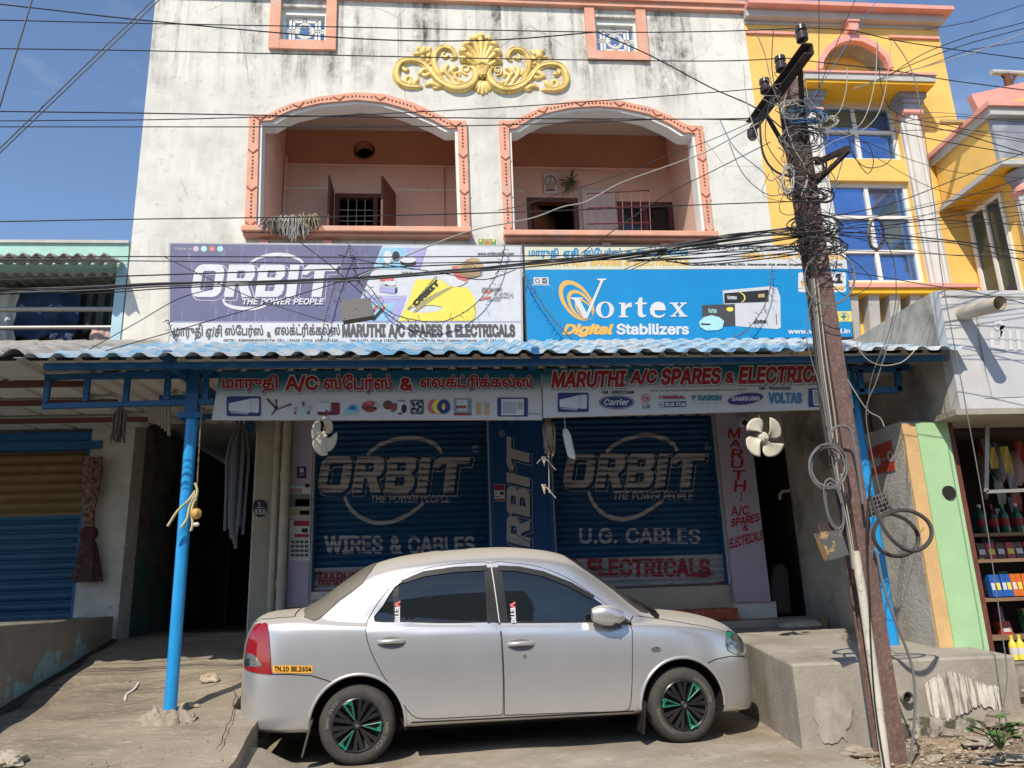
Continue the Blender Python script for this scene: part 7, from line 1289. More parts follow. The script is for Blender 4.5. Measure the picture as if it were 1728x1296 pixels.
for y in (0, .20): b.add([(pxz(z)+dx, PY_+y+dy, z) for z in (-.2, PZ1) for dx, dy in ((-.06, -.008), (.06, -.008), (.06, .008), (-.06, .008))], [(0,1,2,3),(4,5,6,7),(0,1,5,4),(1,2,6,5),(2,3,7,6),(3,0,4,7)])
b.add([(pxz(z)+dx, PY_+dy, z) for z in (-.2, PZ1) for dx, dy in ((-.008, .008), (.008, .008), (.008, .192), (-.008, .192))], [(0,1,2,3),(4,5,6,7),(0,1,5,4),(1,2,6,5),(2,3,7,6),(3,0,4,7)])
b.make('joist', m_pole, pole, bevel=.004)
ZA = 5.16
an, af = PZ(1372, 82, ZA), PZ(1274, 214, ZA)
b = B(); d = (af-an).normalized(); n = Vector((-d.y, d.x, 0))
b.bar(an, af, .010, .085); b.bar(an+n*.04+Vector((0, 0, .045)), af+n*.04+Vector((0, 0, .045)), .08, .010); b.bar(an+n*.04-Vector((0, 0, .045)), af+n*.04-Vector((0, 0, .045)), .08, .010)
b.make('crossarm', m_pole2, pole)
b = B(); mid = an.lerp(af, .45); b.bar((pxz(4.6), PY_, 4.6), an.lerp(af, .2), .04, .008); b.bar((pxz(4.6), PY_+.2, 4.6), an.lerp(af, .8), .04, .008); b.make('brace', m_pole2, pole)
m_ins = flat('brown_porcelain', (.055, .032, .028), .25, coat=.4)
INS = []
for (x, y), t in (((1367, 52), .04), ((1327, 104), .38), ((1298, 150), .66)):
    c = an.lerp(af, t)+n*.05; b = B(); b.tube([c+Vector((0, 0, .05)), c+Vector((0, 0, .12))], .010, 6); b.lathe([(.028, .10), (.045, .105), (.047, .15), (.034, .165), (.034, .178), (.046, .19), (.044, .225), (.02, .235)], c, 'z', 18); b.make('insulator', m_ins, pole, smooth=40); INS.append(c+Vector((0, 0, .172)))
c = an.lerp(af, .97)+n*.05; b = B(); b.tube([c-Vector((0, 0, .05)), c-Vector((0, 0, .10))], .010, 6); b.lathe([(.02, -.06), (.045, -.07), (.046, -.12), (.03, -.15)], c, 'z', 16); b.make('insulator', m_ins, pole, smooth=40)
b = B(); p0 = P(1378, 275, 5.45); b.bar(p0, P(1432, 250, 5.1), .04, .04); b.make('stay_bracket', m_pole2, pole)
b = B(); b.bar(P(1374, 312, 5.45), P(1433, 253, 5.05), .03, .03); b.make('stay_bracket', m_pole2, pole)
def wire(name, pts, Y, r, m, label, group=None, cat='wire', k=6, world=False):
    ys = Y if isinstance(Y, (list, tuple)) else [Y]*len(pts)
    w = pts if world else [P(x, y, yy) for (x, y), yy in zip(pts, ys)]
    sp = smooth_pts([tuple(p) for p in w], k) if len(w) > 2 else w
    B().tube(sp, r*.82, 5).make(name, m, None, smooth=60, label=label, cat=cat, group=group)
def ext(pts, left=None, right=None):
    o = list(pts)
    if left: (x0, y0), (x1, y1) = o[0], o[1]; k = left/(x1-x0); o.insert(0, (x0-left, y0-(y1-y0)*k))
    if right: (x0, y0), (x1, y1) = o[-2], o[-1]; k = right/(x1-x0); o.append((x1+right, y1+(y1-y0)*k))
    return o
GL_, GR_ = 'overhead wires left of the pole', 'overhead wires right of the pole'
LW = [([(0, 34), (265, 40), (600, 46), (1000, 54), (1200, 53), (1366, 47)], .0055, 'overhead wire running level across the house top to the highest insulator'),
 ([(0, 82), (265, 86), (600, 94), (900, 100), (1200, 103), (1326, 98)], .0055, 'overhead wire crossing the gold scrollwork to the middle insulator'),
 ([(0, 204), (260, 202), (420, 198), (600, 194), (900, 178), (1200, 156), (1298, 148)], .005, 'overhead wire rising across the arch tops to the third insulator'),
 ([(0, 188), (240, 191), (600, 197), (900, 200), (1180, 201), (1285, 199)], .006, 'overhead wire touching both arch crowns and ending at the lower crossarm end'),
 ([(0, 214), (600, 214), (800, 212), (1000, 206), (1130, 201), (1280, 203)], .005, 'overhead wire just below the arch crowns, lowest of the level trio'),
 ([(0, 7), (260, 36), (600, 65), (822, 68), (1008, 54)], .0065, 'overhead wire sagging from the top left corner to a joint above the gold scrollwork'),
 ([(1008, 54), (1100, 95), (1200, 148), (1275, 182), (1330, 225)], .0065, 'dark wire slanting down past the right parapet window to the pole'),
 ([(0, 374), (220, 370), (600, 365), (900, 357), (1200, 345), (1342, 340)], .0055, 'overhead wire level with the balcony sills'),
 ([(0, 434), (300, 433), (600, 434), (880, 432), (1150, 428), (1370, 420)], .0055, 'thin wire grazing the top of both billboards'),
 ([(0, 439), (300, 441), (600, 445), (880, 441), (1150, 436), (1375, 428)], .005, 'thin wire a hand below the billboard tops'),
 ([(0, 473), (300, 463), (600, 453), (880, 441), (1200, 418), (1370, 398)], .0065, 'dark wire rising over the lilac billboard lettering'),
 ([(840, 355), (880, 347), (950, 325), (1040, 297), (1120, 265), (1200, 236), (1290, 196)], .004, 'thin dark wire climbing across the right balcony'),
 ([(600, 470), (720, 417), (800, 388), (866, 375), (905, 366), (950, 349), (990, 340), (1045, 310), (1105, 288), (1150, 272), (1200, 252), (1285, 205)], .0065, 'pale service cable climbing across the right balcony in shallow waves'),
 ([(980, 428), (1060, 372), (1125, 328), (1200, 290), (1300, 240)], .005, 'dark wire crossing the iron gate corner up to the pole'),
 ([(560, 545), (420, 500), (290, 440), (284, 436)], .004, 'thin wire slanting over the white lettering from the billboard corner'),
 ([(178, 592), (290, 560), (420, 522), (560, 480), (640, 450)], .0045, 'dark wire slanting up across the lower left of the lilac billboard'),
 ([(150, 590), (230, 545), (300, 505), (360, 487)], .004, 'thin wire slanting across the white house corner'),
 ([(505, 408), (560, 450), (640, 520), (720, 575)], .0045, 'dark wire dropping from the mops across the lilac billboard'),
 ([(570, 430), (640, 445), (740, 460), (815, 472), (870, 455)], .0045, 'dark wire sagging under the bundle over the yellow picture')]
for pts, r, lb in LW:
    p = pts if pts[0][0] != 0 else ext(pts, left=900)
    m = w_light if 'pale' in lb else w_dark
    wire('overhead_wire', p, 5.38, r, m, lb, GL_)
for k, (a, c) in enumerate((((258, 0), (0, 250)), ((264, 4), (0, 258)))): wire('overhead_wire', [(a[0]+200, a[1]-194), a, c, (c[0]-300, c[1]+290)], 4.6+.3*k, .005, w_dark, 'one of two close wires slanting down across the left sky', 'paired wires in the left sky', k=2)
wire('overhead_wire', [(96, -140), (54, 0), (0, 178), (-60, 375)], 4.4, .006, w_dark, 'steep dark wire crossing the top left corner of the sky', k=2)
RW = [([(1366, 47), (1440, 52), (1505, 67), (1600, 82), (1728, 99)], .0055, 'overhead wire leaving the highest insulator and falling to the right'), ([(1326, 98), (1400, 107), (1500, 118), (1600, 135), (1728, 152)], .0055, 'overhead wire leaving the middle insulator over the window hood'),
 ([(1500, 128), (1560, 90), (1640, 60), (1728, 38)], .005, 'wire rising from the window hood to the right edge, uppermost of the fan'), ([(1470, 140), (1560, 100), (1640, 72), (1728, 48)], .005, 'wire rising over the yellow house corner, second of the fan'), ([(1440, 150), (1540, 118), (1640, 90), (1728, 56)], .006, 'pale thick cable rising over the yellow house corner'),
 ([(1560, 50), (1640, 36), (1728, 8)], .004, 'thin wire rising from the yellow cornice to the top right corner'), ([(1450, 145), (1560, 112), (1640, 84), (1728, 70)], .004, 'lowest thin wire of the rising fan at the right'),
 ([(1370, 188), (1450, 190), (1520, 205), (1620, 225), (1728, 258)], .005, 'wire falling from the pole across the yellow wall to the box balcony'), ([(1370, 192), (1500, 220), (1600, 240), (1728, 262)], .005, 'second wire falling beside it to the box balcony'), ([(1480, 68), (1500, 180), (1600, 212), (1728, 236)], .004, 'bent thin wire hooked near the niche and falling right'),
 ([(1385, 368), (1500, 345), (1620, 300), (1728, 258)], .005, 'wire rising from the pole across the lower blue window'), ([(1388, 380), (1500, 362), (1620, 335), (1728, 300)], .005, 'wire rising less steeply below it'), ([(1388, 388), (1500, 380), (1620, 362), (1728, 345)], .006, 'thick wire nearly level under the blue window transom'), ([(1388, 390), (1500, 396), (1620, 408), (1728, 425)], .007, 'thick dark cable falling gently right of the pole'), ([(1388, 395), (1500, 402), (1620, 412), (1728, 440)], .005, 'dark wire close under the thick cable'), ([(1385, 384), (1480, 372), (1600, 372), (1728, 380)], .005, 'level dark wire crossing the green-tinted window'), ([(1390, 400), (1500, 385), (1620, 376), (1728, 362)], .004, 'thin wire crossing the level ones at a flat slant'),
 ([(1395, 422), (1500, 425), (1600, 430), (1728, 436)], .004, 'thin level wire above the right sill'), ([(1400, 455), (1480, 466), (1560, 480), (1640, 492), (1728, 512)], .0045, 'dark wire sagging to the whitewashed fascia'), ([(1395, 405), (1470, 470), (1430, 500), (1395, 470)], .004, 'loop of thin wire hanging before the blue billboard end')]
for pts, r, lb in RW: wire('overhead_wire', ext(pts, right=700) if pts[-1][0] == 1728 else pts, 5.4, r, w_light if 'pale' in lb else w_dark, lb, GR_)
wire('hanging_cable', [(1508, 68), (1538, 118), (1556, 200), (1578, 360), (1590, 470), (1625, 660), (1659, 848), (1690, 1060), (1699, 1150), (1680, 1230), (1640, 1290), (1610, 1330)], 5.35, .005, w_grey, 'long grey cable drooping from the niche past the drain spout to the ground', cat='cable')
for x0, x1, lb in ((1382, 1382, 'thin wire rising straight above the pole'), (1480, 1372, 'dark blue wire slanting from the roof edge to the pole head'), (1443, 1376, 'thin wire slanting steeply to the pole head')): wire('overhead_wire', [(x0+(x0-x1)*.6, -90), (x0, 0), ((x0+x1)/2, 80), (x1, 165)], 5.3, .0045, w_blue if 'blue' in lb else w_dark, lb, 'wires dropping onto the pole head')
rg = random.Random(11)
for k in range(9):                                     # the bundle, strand by strand
    o0, o1, o2, o3 = [rg.uniform(-6, 6) for _ in range(4)]
    wire('bundled_cable', ext([(0, 495+o0*1.6), (150, 489+o1), (300, 481+o1*.8), (570, 472+o2*.5), (760, 458+o1*.5), (900, 446+o2*.7), (1090, 424+o3), (1250, 402+o0*1.6), (1385, 388+o1*2)], left=900), 5.30+.012*k, rg.uniform(.004, .0065), w_dark if k % 4 else w_grey, 'black cable within the thick bundle sagging across both billboards', 'cables of the thick bundle', 'cable')
for k in range(8):
    y0 = 405+k*6+rg.uniform(-4, 4); y1 = 372+k*8+rg.uniform(-6, 6)
    wire('bundled_cable', [(1060+rg.uniform(-60, 80), 445+rg.uniform(-8, 10)), (1180, y0+rg.uniform(-2, 4)), (1300, (y0+y1)/2), (1385, y1)], 5.32+.01*k, rg.uniform(.004, .007), w_dark, 'loose black cable fanning from the bundle up to the pole', 'cables fanning to the pole', 'cable')
# coils and loose ends
def coil(name, cx, cy, rx, ry, turns, jit, Y, r, m, label, cat='cable coil', rot=0, seed=0, dy=.05):
    g = random.Random(seed); pts = []
    for k in range(turns*14+1):
        a = 2*math.pi*k/14; q = 1+jit*math.sin(a*.37+seed)+g.uniform(-jit, jit)*.25; x, y = rx*q*math.cos(a), ry*q*math.sin(a)
        p = P(cx+x*math.cos(rot)-y*math.sin(rot)+g.uniform(-1, 1)*jit*6, cy+x*math.sin(rot)+y*math.cos(rot)+g.uniform(-1, 1)*jit*6, Y+dy*math.sin(a*.9+seed)); pts.append(tuple(p))
    B().tube(smooth_pts(pts, 3), r, 5).make(name, m, None, smooth=60, label=label, cat=cat)
coil('cable_coil', 1398, 208, 15, 8, 7, .25, 5.28, .0045, w_light, 'tangle of pale wire loops right of the pole head', rot=-.4, seed=1)
coil('cable_coil', 1340, 185, 22, 14, 5, .3, 5.2, .0045, w_light, 'loose pale loops across the pole head', seed=2)
coil('cable_coil', 1376, 282, 16, 14, 6, .2, 5.25, .006, w_brown, 'dark brown cable coil strapped to the pole below the crossarm', seed=3)
coil('cable_coil', 1330, 302, 9, 22, 6, .2, 5.25, .005, w_light, 'narrow pale cable coil hanging left of the pole', seed=4)
coil('cable_coil', 1400, 470, 42, 44, 2, .03, 5.22, .0045, w_grey, 'wide thin wire ring round the pole before the blue billboard', seed=5)
coil('cable_coil', 1398, 788, 30, 36, 7, .10, 5.22, .0055, w_grey, 'grey cable coil hanging left of the pole above the rusty box', seed=6, dy=.03)
coil('cable_coil', 1408, 852, 14, 42, 4, .10, 5.22, .006, w_grey, 'narrow grey cable loop beside the rusty box', rot=-.2, seed=7, dy=.03)
coil('cable_coil', 1478, 395, 13, 26, 2, .06, 5.4, .009, w_brown, 'small brown hose loop before the lower blue window', seed=8)
for k, (x0, y0, rx, ry, m, lb) in enumerate(((1362, 195, 26, 10, w_blue, 'blue wire loops wound round the pole head'), (1370, 330, 30, 10, w_dark, 'dark wires wound round the pole at sill height'), (1376, 380, 34, 14, w_dark, 'thick dark binding of wires round the pole above the billboard'), (1384, 415, 36, 12, w_dark, 'dark wires wound round the pole at the billboard top'), (1355, 235, 30, 16, w_grey, 'grey wires wound round the pole under the crossarm'))): coil('wire_binding', x0, y0, rx, ry, 9, .35, 5.34, .0045, m, lb, 'wire binding', seed=20+k, dy=.16)
# the thick hose loop
wire('black_hose', [(1468, 838), (1482, 872), (1500, 905), (1530, 928), (1556, 925), (1572, 905), (1566, 880), (1540, 863), (1510, 862), (1484, 876), (1474, 905), (1490, 932), (1520, 938), (1545, 925), (1548, 900), (1530, 878), (1505, 868), (1490, 870)], [5.3, 5.2, 5.12, 5.1, 5.1, 5.12, 5.14, 5.16, 5.18, 5.2, 5.22, 5.24, 5.26, 5.28, 5.28, 5.28, 5.28, 5.28], .018, flat('black_hose', (.055, .05, .045), .5), 'thick black hose coiled in wide loops right of the pole', cat='hose')
wire('ground_cable', [(1480, 930), (1490, 985), (1510, 1045), (1535, 1110), (1544, 1160), (1543, 1220), (1535, 1296), (1532, 1330)], 5.25, .012, w_grey, 'grey cable running down the right side of the pole foot', cat='cable')
b_ = [P(1443, 930, 5.3), P(1455, 1000, 5.3), P(1468, 1090, 5.3), P(1482, 1190, 5.3), P(1497, 1310, 5.3)]; B().tube(smooth_pts([tuple(p) for p in b_], 5), .030, 12).make('white_conduit', mat('dirty_white_pipe', (.60, .56, .48), .55, var=.15, sc=6, c3=(.35, .3, .22), csc3=8), None, smooth=60, label='dirty white plastic pipe beside the lower pole', cat='conduit pipe')
wire('ground_cable', [(1470, 800), (1462, 900), (1466, 1000), (1470, 1100), (1478, 1200), (1495, 1310)], 5.27, .008, w_dark, 'black cable between the white pipe and the pole', cat='cable')
for k in range(10):
    x = rg.uniform(-10, 10); wire('pole_cable', [(1372+x, 470), (1385+x*1.2, 600), (1398+x*1.4, 700), (1412+x, 800), (1432+x*.6, 900), (1440+x*.4, 960)], 5.26+.01*k, rg.uniform(.005, .010), (w_grey, w_dark, w_light, w_brown)[k % 4], 'cable tied along the left side of the pole in a hanging bunch', 'cables tied along the pole', 'cable')
wire('service_loop', [(1405, 760), (1400, 735), (1412, 720), (1432, 722), (1440, 745), (1448, 790), (1456, 850)], 5.22, .013, w_grey, 'thick grey cable hooked over beside the pole', cat='cable')
for k, (pts, m, lb) in enumerate((([(1340, 130), (1322, 180), (1335, 240), (1362, 290), (1352, 330)], w_light, 'pale cable looping left of the pole head'), ([(1282, 205), (1288, 260), (1310, 290), (1345, 300)], w_dark, 'thick black cable drooping from the far crossarm end'), ([(1300, 165), (1292, 235), (1325, 285), (1352, 292)], w_dark, 'second black cable drooping from the crossarm'), ([(1255, 110), (1262, 180), (1290, 260), (1325, 330), (1345, 338)], w_light, 'thin pale wire drooping over the white house edge'), ([(1215, 203), (1240, 250), (1285, 288), (1300, 305), (1318, 296), (1345, 290)], w_blue, 'blue wire drooping in waves left of the pole'), ([(1230, 240), (1255, 295), (1300, 330), (1342, 318)], w_grey, 'grey wire sagging low left of the pole'), ([(1275, 53), (1290, 90), (1305, 150), (1330, 200)], w_grey, 'grey dropper falling from the top wire to the pole'), ([(1305, 53), (1303, 120), (1318, 190)], w_dark, 'dark dropper falling beside it'), ([(1480, 65), (1476, 140), (1452, 210), (1400, 225)], w_light, 'pale cable swinging right to the window hood'), ([(1430, 115), (1428, 150), (1415, 190), (1385, 205)], w_light, 'pale cable under the window hood'), ([(1505, 70), (1490, 170), (1462, 215), (1400, 242), (1375, 270)], w_light, 'long pale cable swinging across the upper blue window'), ([(1432, 205), (1436, 250), (1462, 292), (1474, 275), (1466, 245), (1445, 238)], w_dark, 'black cable looping below the upper blue window'), ([(1432, 253), (1460, 282), (1498, 275), (1512, 240), (1510, 215)], w_dark, 'black cable arcing to the right column'), ([(1425, 262), (1412, 305), (1402, 345), (1398, 375)], w_blue, 'bright blue wire hanging beside the pole'), ([(1410, 390), (1470, 380), (1505, 430), (1512, 500), (1500, 560), (1470, 640), (1465, 700)], w_dark, 'dark cable arcing from the pole past the yellow brackets'), ([(1378, 480), (1360, 560), (1385, 660), (1395, 720)], w_grey, 'grey cable bowing left before the board end'), ([(1440, 540), (1450, 590), (1480, 615), (1520, 612), (1545, 590)], w_light, 'pale cable sagging under the awning end'), ([(1518, 505), (1505, 560), (1480, 640), (1462, 690), (1470, 760), (1490, 850)], w_grey, 'grey cable hanging straight past the blue end frame'), ([(1430, 640), (1462, 690), (1485, 705), (1492, 720)], w_light, 'short pale wire curling before the red wall sign'), ([(1425, 860), (1432, 920), (1440, 985)], w_dark, 'thin black wire hanging below the rusty box'))): wire('loose_cable', pts, 5.24+.01*(k % 5), .0045 if 'thick' not in lb else .011, m, lb, None, 'cable')
g = random.Random(77)
for k in range(46):                                    # fine ends wandering about the pole
    hi_ = k < 30; y = g.uniform(150, 330) if hi_ else g.uniform(370, 480); x = 1335+(y-150)*.165; pts = []
    a, sx = g.uniform(0, 6.28), g.uniform(14, 75 if hi_ else 55)
    for j in range(6): pts.append((x+sx*math.cos(a+j*g.uniform(.6, 1.3))*g.uniform(.3, 1)+(8 if k % 3 else -14), y+g.uniform(.25, .6)*sx*math.sin(a+j*.9)+j*g.uniform(-4, 9)))
    wire('loose_cable', pts, 5.24+.02*(k % 9), g.uniform(.0022, .0038), (w_dark, w_grey, w_dark, w_light, w_brown)[k % 5], 'thin loose wire end curling about the head of the pole' if hi_ else 'thin loose wire end curling about the pole at billboard height', 'loose ends about the pole head' if hi_ else 'loose ends about the pole at billboard height', 'cable', 5)
for k in range(12):
    y0, y1 = g.uniform(150, 215), g.uniform(190, 330); wire('overhead_wire', ext([(1370+g.uniform(-8, 10), y0 if k < 6 else y0+190), (1480, (y0+y1)/2+6+(0 if k < 6 else 175)), (1600, y1+(0 if k < 6 else 140)), (1728, y1+g.uniform(-10, 25)+(0 if k < 6 else 130))], right=600), 5.36+.01*k, .003, w_dark if k % 3 else w_grey, 'thin wire strung among the others from the pole across the yellow house', 'thin wires across the yellow house')
# boxes on the wires
def slab(name, q, Y, t, m, label, cat):
    o = thing(name, label, cat, P(*q[3], Y)); sh('case', [q], Y, m, o, t=t); return o
o = slab('cable_box', [(571.5, 507), (625, 502.5), (632, 532), (578, 541)], 5.30, .09, flat('grey_box', (.17, .165, .155), .6), 'dark grey cable box hanging from the bundle before the lilac billboard', 'cable box')
wire('box_hanger', [(577, 507), (574, 492), (584, 478), (600, 474), (612, 480), (617, 503)], 5.33, .005, w_grey, 'grey wire loop holding the cable box to the bundle')
for x, y in ((575, 509), (623, 505.5), (581, 537), (629, 530), (601, 521)): sh('screw', [ell(x, y, 1, 1, 8)], 5.298, m_black, o)
o = slab('junction_box', [(1381.5, 899), (1418, 893), (1433, 936), (1400, 946)], 5.22, .08, mat('flaking_box_paint', (.10, .10, .095), .7, var=.15, c2=(.42, .26, .12), csc=9, cm=(.53, .56), sc=5), 'flaking grey junction box with orange rust patches left of the pole', 'junction box')
b = B(); b.bar(P(1381, 897, 5.26), P(1420, 891, 5.26), .10, .012, (0, 1, 0)); b.make('lid', m_pole2, o)
# old lamp strings hung over the billboards
def festoon(pts, label, sd, dens=.045):
    g = random.Random(sd); w = smooth_pts([tuple(P(x, y, 8.40)) for x, y in pts], 6); b = B(); b.tube(w, .006, 5)
    for a, c in zip(w[:-1], w[1:]):
        n = max(1, int((c-a).length/dens))
        for k in range(n):
            p = a.lerp(c, k/n); v = Vector((g.uniform(-1, 1), g.uniform(-.4, .2), g.uniform(-1, 1))).normalized()*g.uniform(.03, .075); b.tube([p, p+v*.6, p+v+Vector((0, 0, g.uniform(-.03, .01)))], .004, 4)
    b.make('lamp_string', flat('dusty_string', (.10, .095, .09), .8), None, label=label, cat='lamp string', group='old lamp strings over the billboards')
festoon([(590, 413), (575, 450), (562, 490), (548, 540), (541, 580)], 'tangled dark lamp string at the end of the slanted white lettering', 1)
festoon([(590, 413), (598, 455), (628, 490), (655, 525), (700, 540), (750, 542), (800, 515), (835, 470), (848, 435), (852, 413)], 'tangled dark lamp string swagged over the yellow picture', 2)
festoon([(284, 540), (290, 560), (300, 580), (312, 592)], 'short tangled lamp string at the left billboard corner', 3)
festoon([(884, 460), (903, 495), (935, 540), (972, 580)], 'lamp string slanting down one side of the blue billboard', 4)
festoon([(1302, 455), (1300, 485), (1288, 520), (1262, 555), (1235, 572)], 'lamp string over the stabiliser picture', 5)
# ------------------------------------------------------------ small things
rg = random.Random(21)
# mops on the left sill
for k, (x, y, w_, h_, c, lb) in enumerate(((468, 388, .16, .20, (.23, .20, .15), 'grey-brown string mop head drying at the left end of the balcony sill'), (497, 386, .17, .31, (.40, .36, .33), 'pale grey string mop head hanging longest over the balcony sill'), (521, 382, .13, .20, (.30, .25, .16), 'straw-coloured string mop head, right one on the balcony sill'))):
    p = P(x, y, D-.10); o = thing('mop_head', lb, 'mop', p, 'mops drying on the balcony sill'); b = B(); g = random.Random(k)
    for i in range(90):
        dx = g.uniform(-w_, w_); l = h_*g.uniform(.55, 1.05)*(1-.35*abs(dx)/w_); q = p+Vector((dx*.6, g.uniform(.0, .12), .08+g.uniform(-.02, .05)))
        b.tube([q, q+Vector((dx*.25, -.10-g.uniform(0, .05), .0)), q+Vector((dx*.45+g.uniform(-.02, .02), -.16, -l*.5)), q+Vector((dx*.5+g.uniform(-.04, .04), -.14, -l))], .0065, 4)
    b.make('strands', mat('mop_string', c, .95, var=.25, sc=30), o); b = B(); b.ball(p+Vector((0, .03, .09)), (w_*.8, .08, .06), 10, 6, .1); b.make('knot', mat('mop_knot', c, .95), o)
# tile above the door, charm plant, plaque
o = thing('devotional_tile', 'small white framed tile with an orange figure above the balcony door', 'tile', P(928, 325, YB-.02))
sh('tile', [[(917, 293.5), (938.5, 292.5), (940, 325), (918.5, 326)]], YB-.03, i_white, o, t=.02)
sh('halo', [ell(928.5, 306, 9.5, 10, 20), ell(928.5, 306, 7.8, 8.3, 20, 0, True)], YB-.034, i_brown, o); sh('figure', [ell(928.5, 301, 2.6, 2.8, 12), [(925, 304), (932, 304), (935, 317), (922, 317)], ell(928.5, 317, 7.5, 3, 14)], YB-.036, i_tan, o); sh('base', [[(921, 320), (936, 319.5), (936, 322), (921, 322.5)]], YB-.034, i_brown, o)
c = P(964, 306, YB-.12); b = B()
for k in range(44):
    v = Vector((rg.gauss(0, 1), rg.gauss(0, .6), rg.gauss(.1, 1))).normalized(); l = rg.uniform(.12, .27); n = v.orthogonal().normalized()*.013
    b.add([c+n, c-n, c+v*l*.6-n*.8+Vector((0, 0, -.01)), c+v*l+Vector((0, 0, -.04)), c+v*l*.6+n*.8+Vector((0, 0, -.01))], [(0, 1, 2, 3, 4)])
b.make('hanging_plant', mat('dry_leaf', (.09, .10, .04), .8, var=.3, sc=20), None, label='spiky dry plant charm hung on the balcony wall right of the tile', cat='plant')
o = thing('wall_plaque', 'small green plaque with orange sun figure on the pier between balconies', 'plaque', P(822, 415, D-.02)); sh('plate', [[(808, 403), (836, 403.5), (836, 418), (808, 418)]], D-.015, i_green, o, t=.012); sh('sun', [ell(822, 410, 7, 7.5)], D-.018, i_tan, o); sh('face', [ell(822, 411, 4, 5)], D-.02, ink('plaque_orange', (.5, .2, .06)), o)
for cx_ in (811.5, 832.5): sh('corner', [ell(cx_, 406, 2.2, 2.4, 10)], D-.018, i_yel, o)
# washing on the left balcony
def cloth(name, x0, y0, x1, y1, Y, m, label, amp=.03, fold=9, taper=0, cat='clothing', group='washing on the left balcony', sd=1, ragged=.03):
    g = random.Random(sd); a, c = P(x0, y0, Y), P(x1, y1, Y); rows = []
    for j in range(15):
        t = j/14; row = []
        for i in range(41):
            u = i/40; x = a.x+(c.x-a.x)*(u+taper*t*(.5-u)); z = a.z+(c.z-a.z)*t*(1+ragged*math.sin(u*11+sd)); row.append((x+.01*math.sin(j), Y+amp*(.4+.6*t)*math.sin(u*fold*2+1.7*math.sin(t*2.2+sd)), z))
        rows.append(row)
    B().grid(rows).make(name, m, None, smooth=70, label=label, cat=cat, group=group)
cloth('white_shirt', -20, 497, 32, 578, 9.25, mat('white_cotton', (.62, .62, .62), .9, var=.1), 'white shirt hanging at the far left of the balcony', sd=2, taper=.2)
cloth('brown_cloth', 22, 520, 52, 590, 9.35, mat('brown_cotton', (.16, .09, .05), .9, var=.15), 'brown cloth hanging between the white shirt and the navy cloth', sd=3)
cloth('navy_cloth', 34, 492, 126, 570, 9.15, mat('navy_velvet', (.015, .035, .10), .8, var=.5, sc=5, c3=(.05, .09, .18), csc3=8, cm3=(.52, .7)), 'crumpled navy blue cloth hanging over the balcony line', amp=.05, fold=5, sd=4, ragged=.05)
def checks():
    m = mat('check_cotton', (.10, .11, .10), .9, var=.1); nt = m.node_tree; bs = nt.nodes['Principled BSDF']; src = bs.inputs['Base Color'].links[0].from_socket; g = nt.nodes.new('ShaderNodeNewGeometry'); w = nt.nodes.new('ShaderNodeTexWave'); w.inputs['Scale'].default_value = 2.2; w.inputs['Distortion'].default_value = 0; nt.links.new(g.outputs['Position'], w.inputs['Vector'])
    r = nt.nodes.new('ShaderNodeMapRange'); r.inputs[1].default_value = .55; r.inputs[2].default_value = .6; nt.links.new(w.outputs['Fac'], r.inputs[0]); x = nt.nodes.new('ShaderNodeMix'); x.data_type = 'RGBA'; nt.links.new(r.outputs[0], x.inputs[0]); nt.links.new(src, x.inputs[6]); x.inputs[7].default_value = (.015, .025, .04, 1); nt.links.new(x.outputs[2], bs.inputs['Base Color']); return m
cloth('striped_cloth', 124, 494, 184, 562, 9.3, checks(), 'dark grey and navy striped cloth hanging beside the pale blue pillar', amp=.015, fold=4, sd=5)
cloth('printed_cloth', 84, 562, 94, 586, 9.1, mat('printed_cotton', (.35, .36, .45), .9, var=.2, c3=(.04, .05, .12), csc3=16, cm3=(.48, .52)), 'narrow blue and white printed cloth below the navy cloth', amp=.01, sd=6); cloth('printed_cloth', 99, 562, 120, 590, 9.1, mat('printed_cotton_wide', (.38, .38, .48), .9, var=.2, c3=(.04, .05, .12), csc3=16, cm3=(.48, .52)), 'wider blue and white printed cloth below the navy cloth', amp=.01, sd=7)
c = P(166, 585, 9.0); b = B(); b.ball(c+Vector((0, 0, .1)), (.11, .1, .14), 16, 10, .06); b.ball(c+Vector((.10, .02, .10)), (.07, .08, .12), 12, 8, .08); b.make('pink_bundle', mat('pink_cotton', (.52, .36, .34), .9, var=.2, sc=9), None, smooth=60, label='pale pink cloth bundle on the balcony edge by the pillar', cat='bundle')
# cloth tied to the neighbour's shutter rail
o = thing('tied_curtain', 'patterned curtain tied into a hanging knot beside the left shutter', 'curtain', P(146, 985, D-.10))
def drape(nm, pts, m, seed):
    g = random.Random(seed); rows = []
    for x, y, w_ in pts:
        p = P(x, y, D-.12); row = []
        for k in range(28):
            a = 2*math.pi*k/28; q = 1+.16*math.sin(a*5+y*.02)+.05*math.sin(a*9+y*.05); row.append((p.x+w_*q*math.cos(a), p.y+w_*.55*q*math.sin(a), p.z))
        rows.append(row)
    b = B(); b.grid(rows, True); n = len(b.v); b.f.append(list(range(28))); b.f.append([n-28+k for k in range(28)]); b.make(nm, m, o, smooth=70)
drape('upper_drape', [(157, 772, .10), (157, 800, .10), (155, 830, .075), (150, 860, .06), (150, 890, .055), (152, 905, .05)], mat('floral_cotton', (.20, .14, .095), .9, var=.1, c3=(.10, .025, .025), csc3=26, cm3=(.50, .54)), 1)
drape('knot', [(150, 888, .05), (150, 894, .085), (149, 903, .09), (148, 912, .06)], mat('maroon_cotton', (.08, .02, .035), .9, var=.2, sc=20), 2)
drape('lower_skirt', [(148, 905, .06), (148, 925, .09), (147, 950, .12), (146, 972, .135), (146, 982, .14)], mat('maroon_print', (.06, .025, .03), .9, var=.2, c3=(.10, .06, .045), csc3=30, cm3=(.52, .56)), 3)
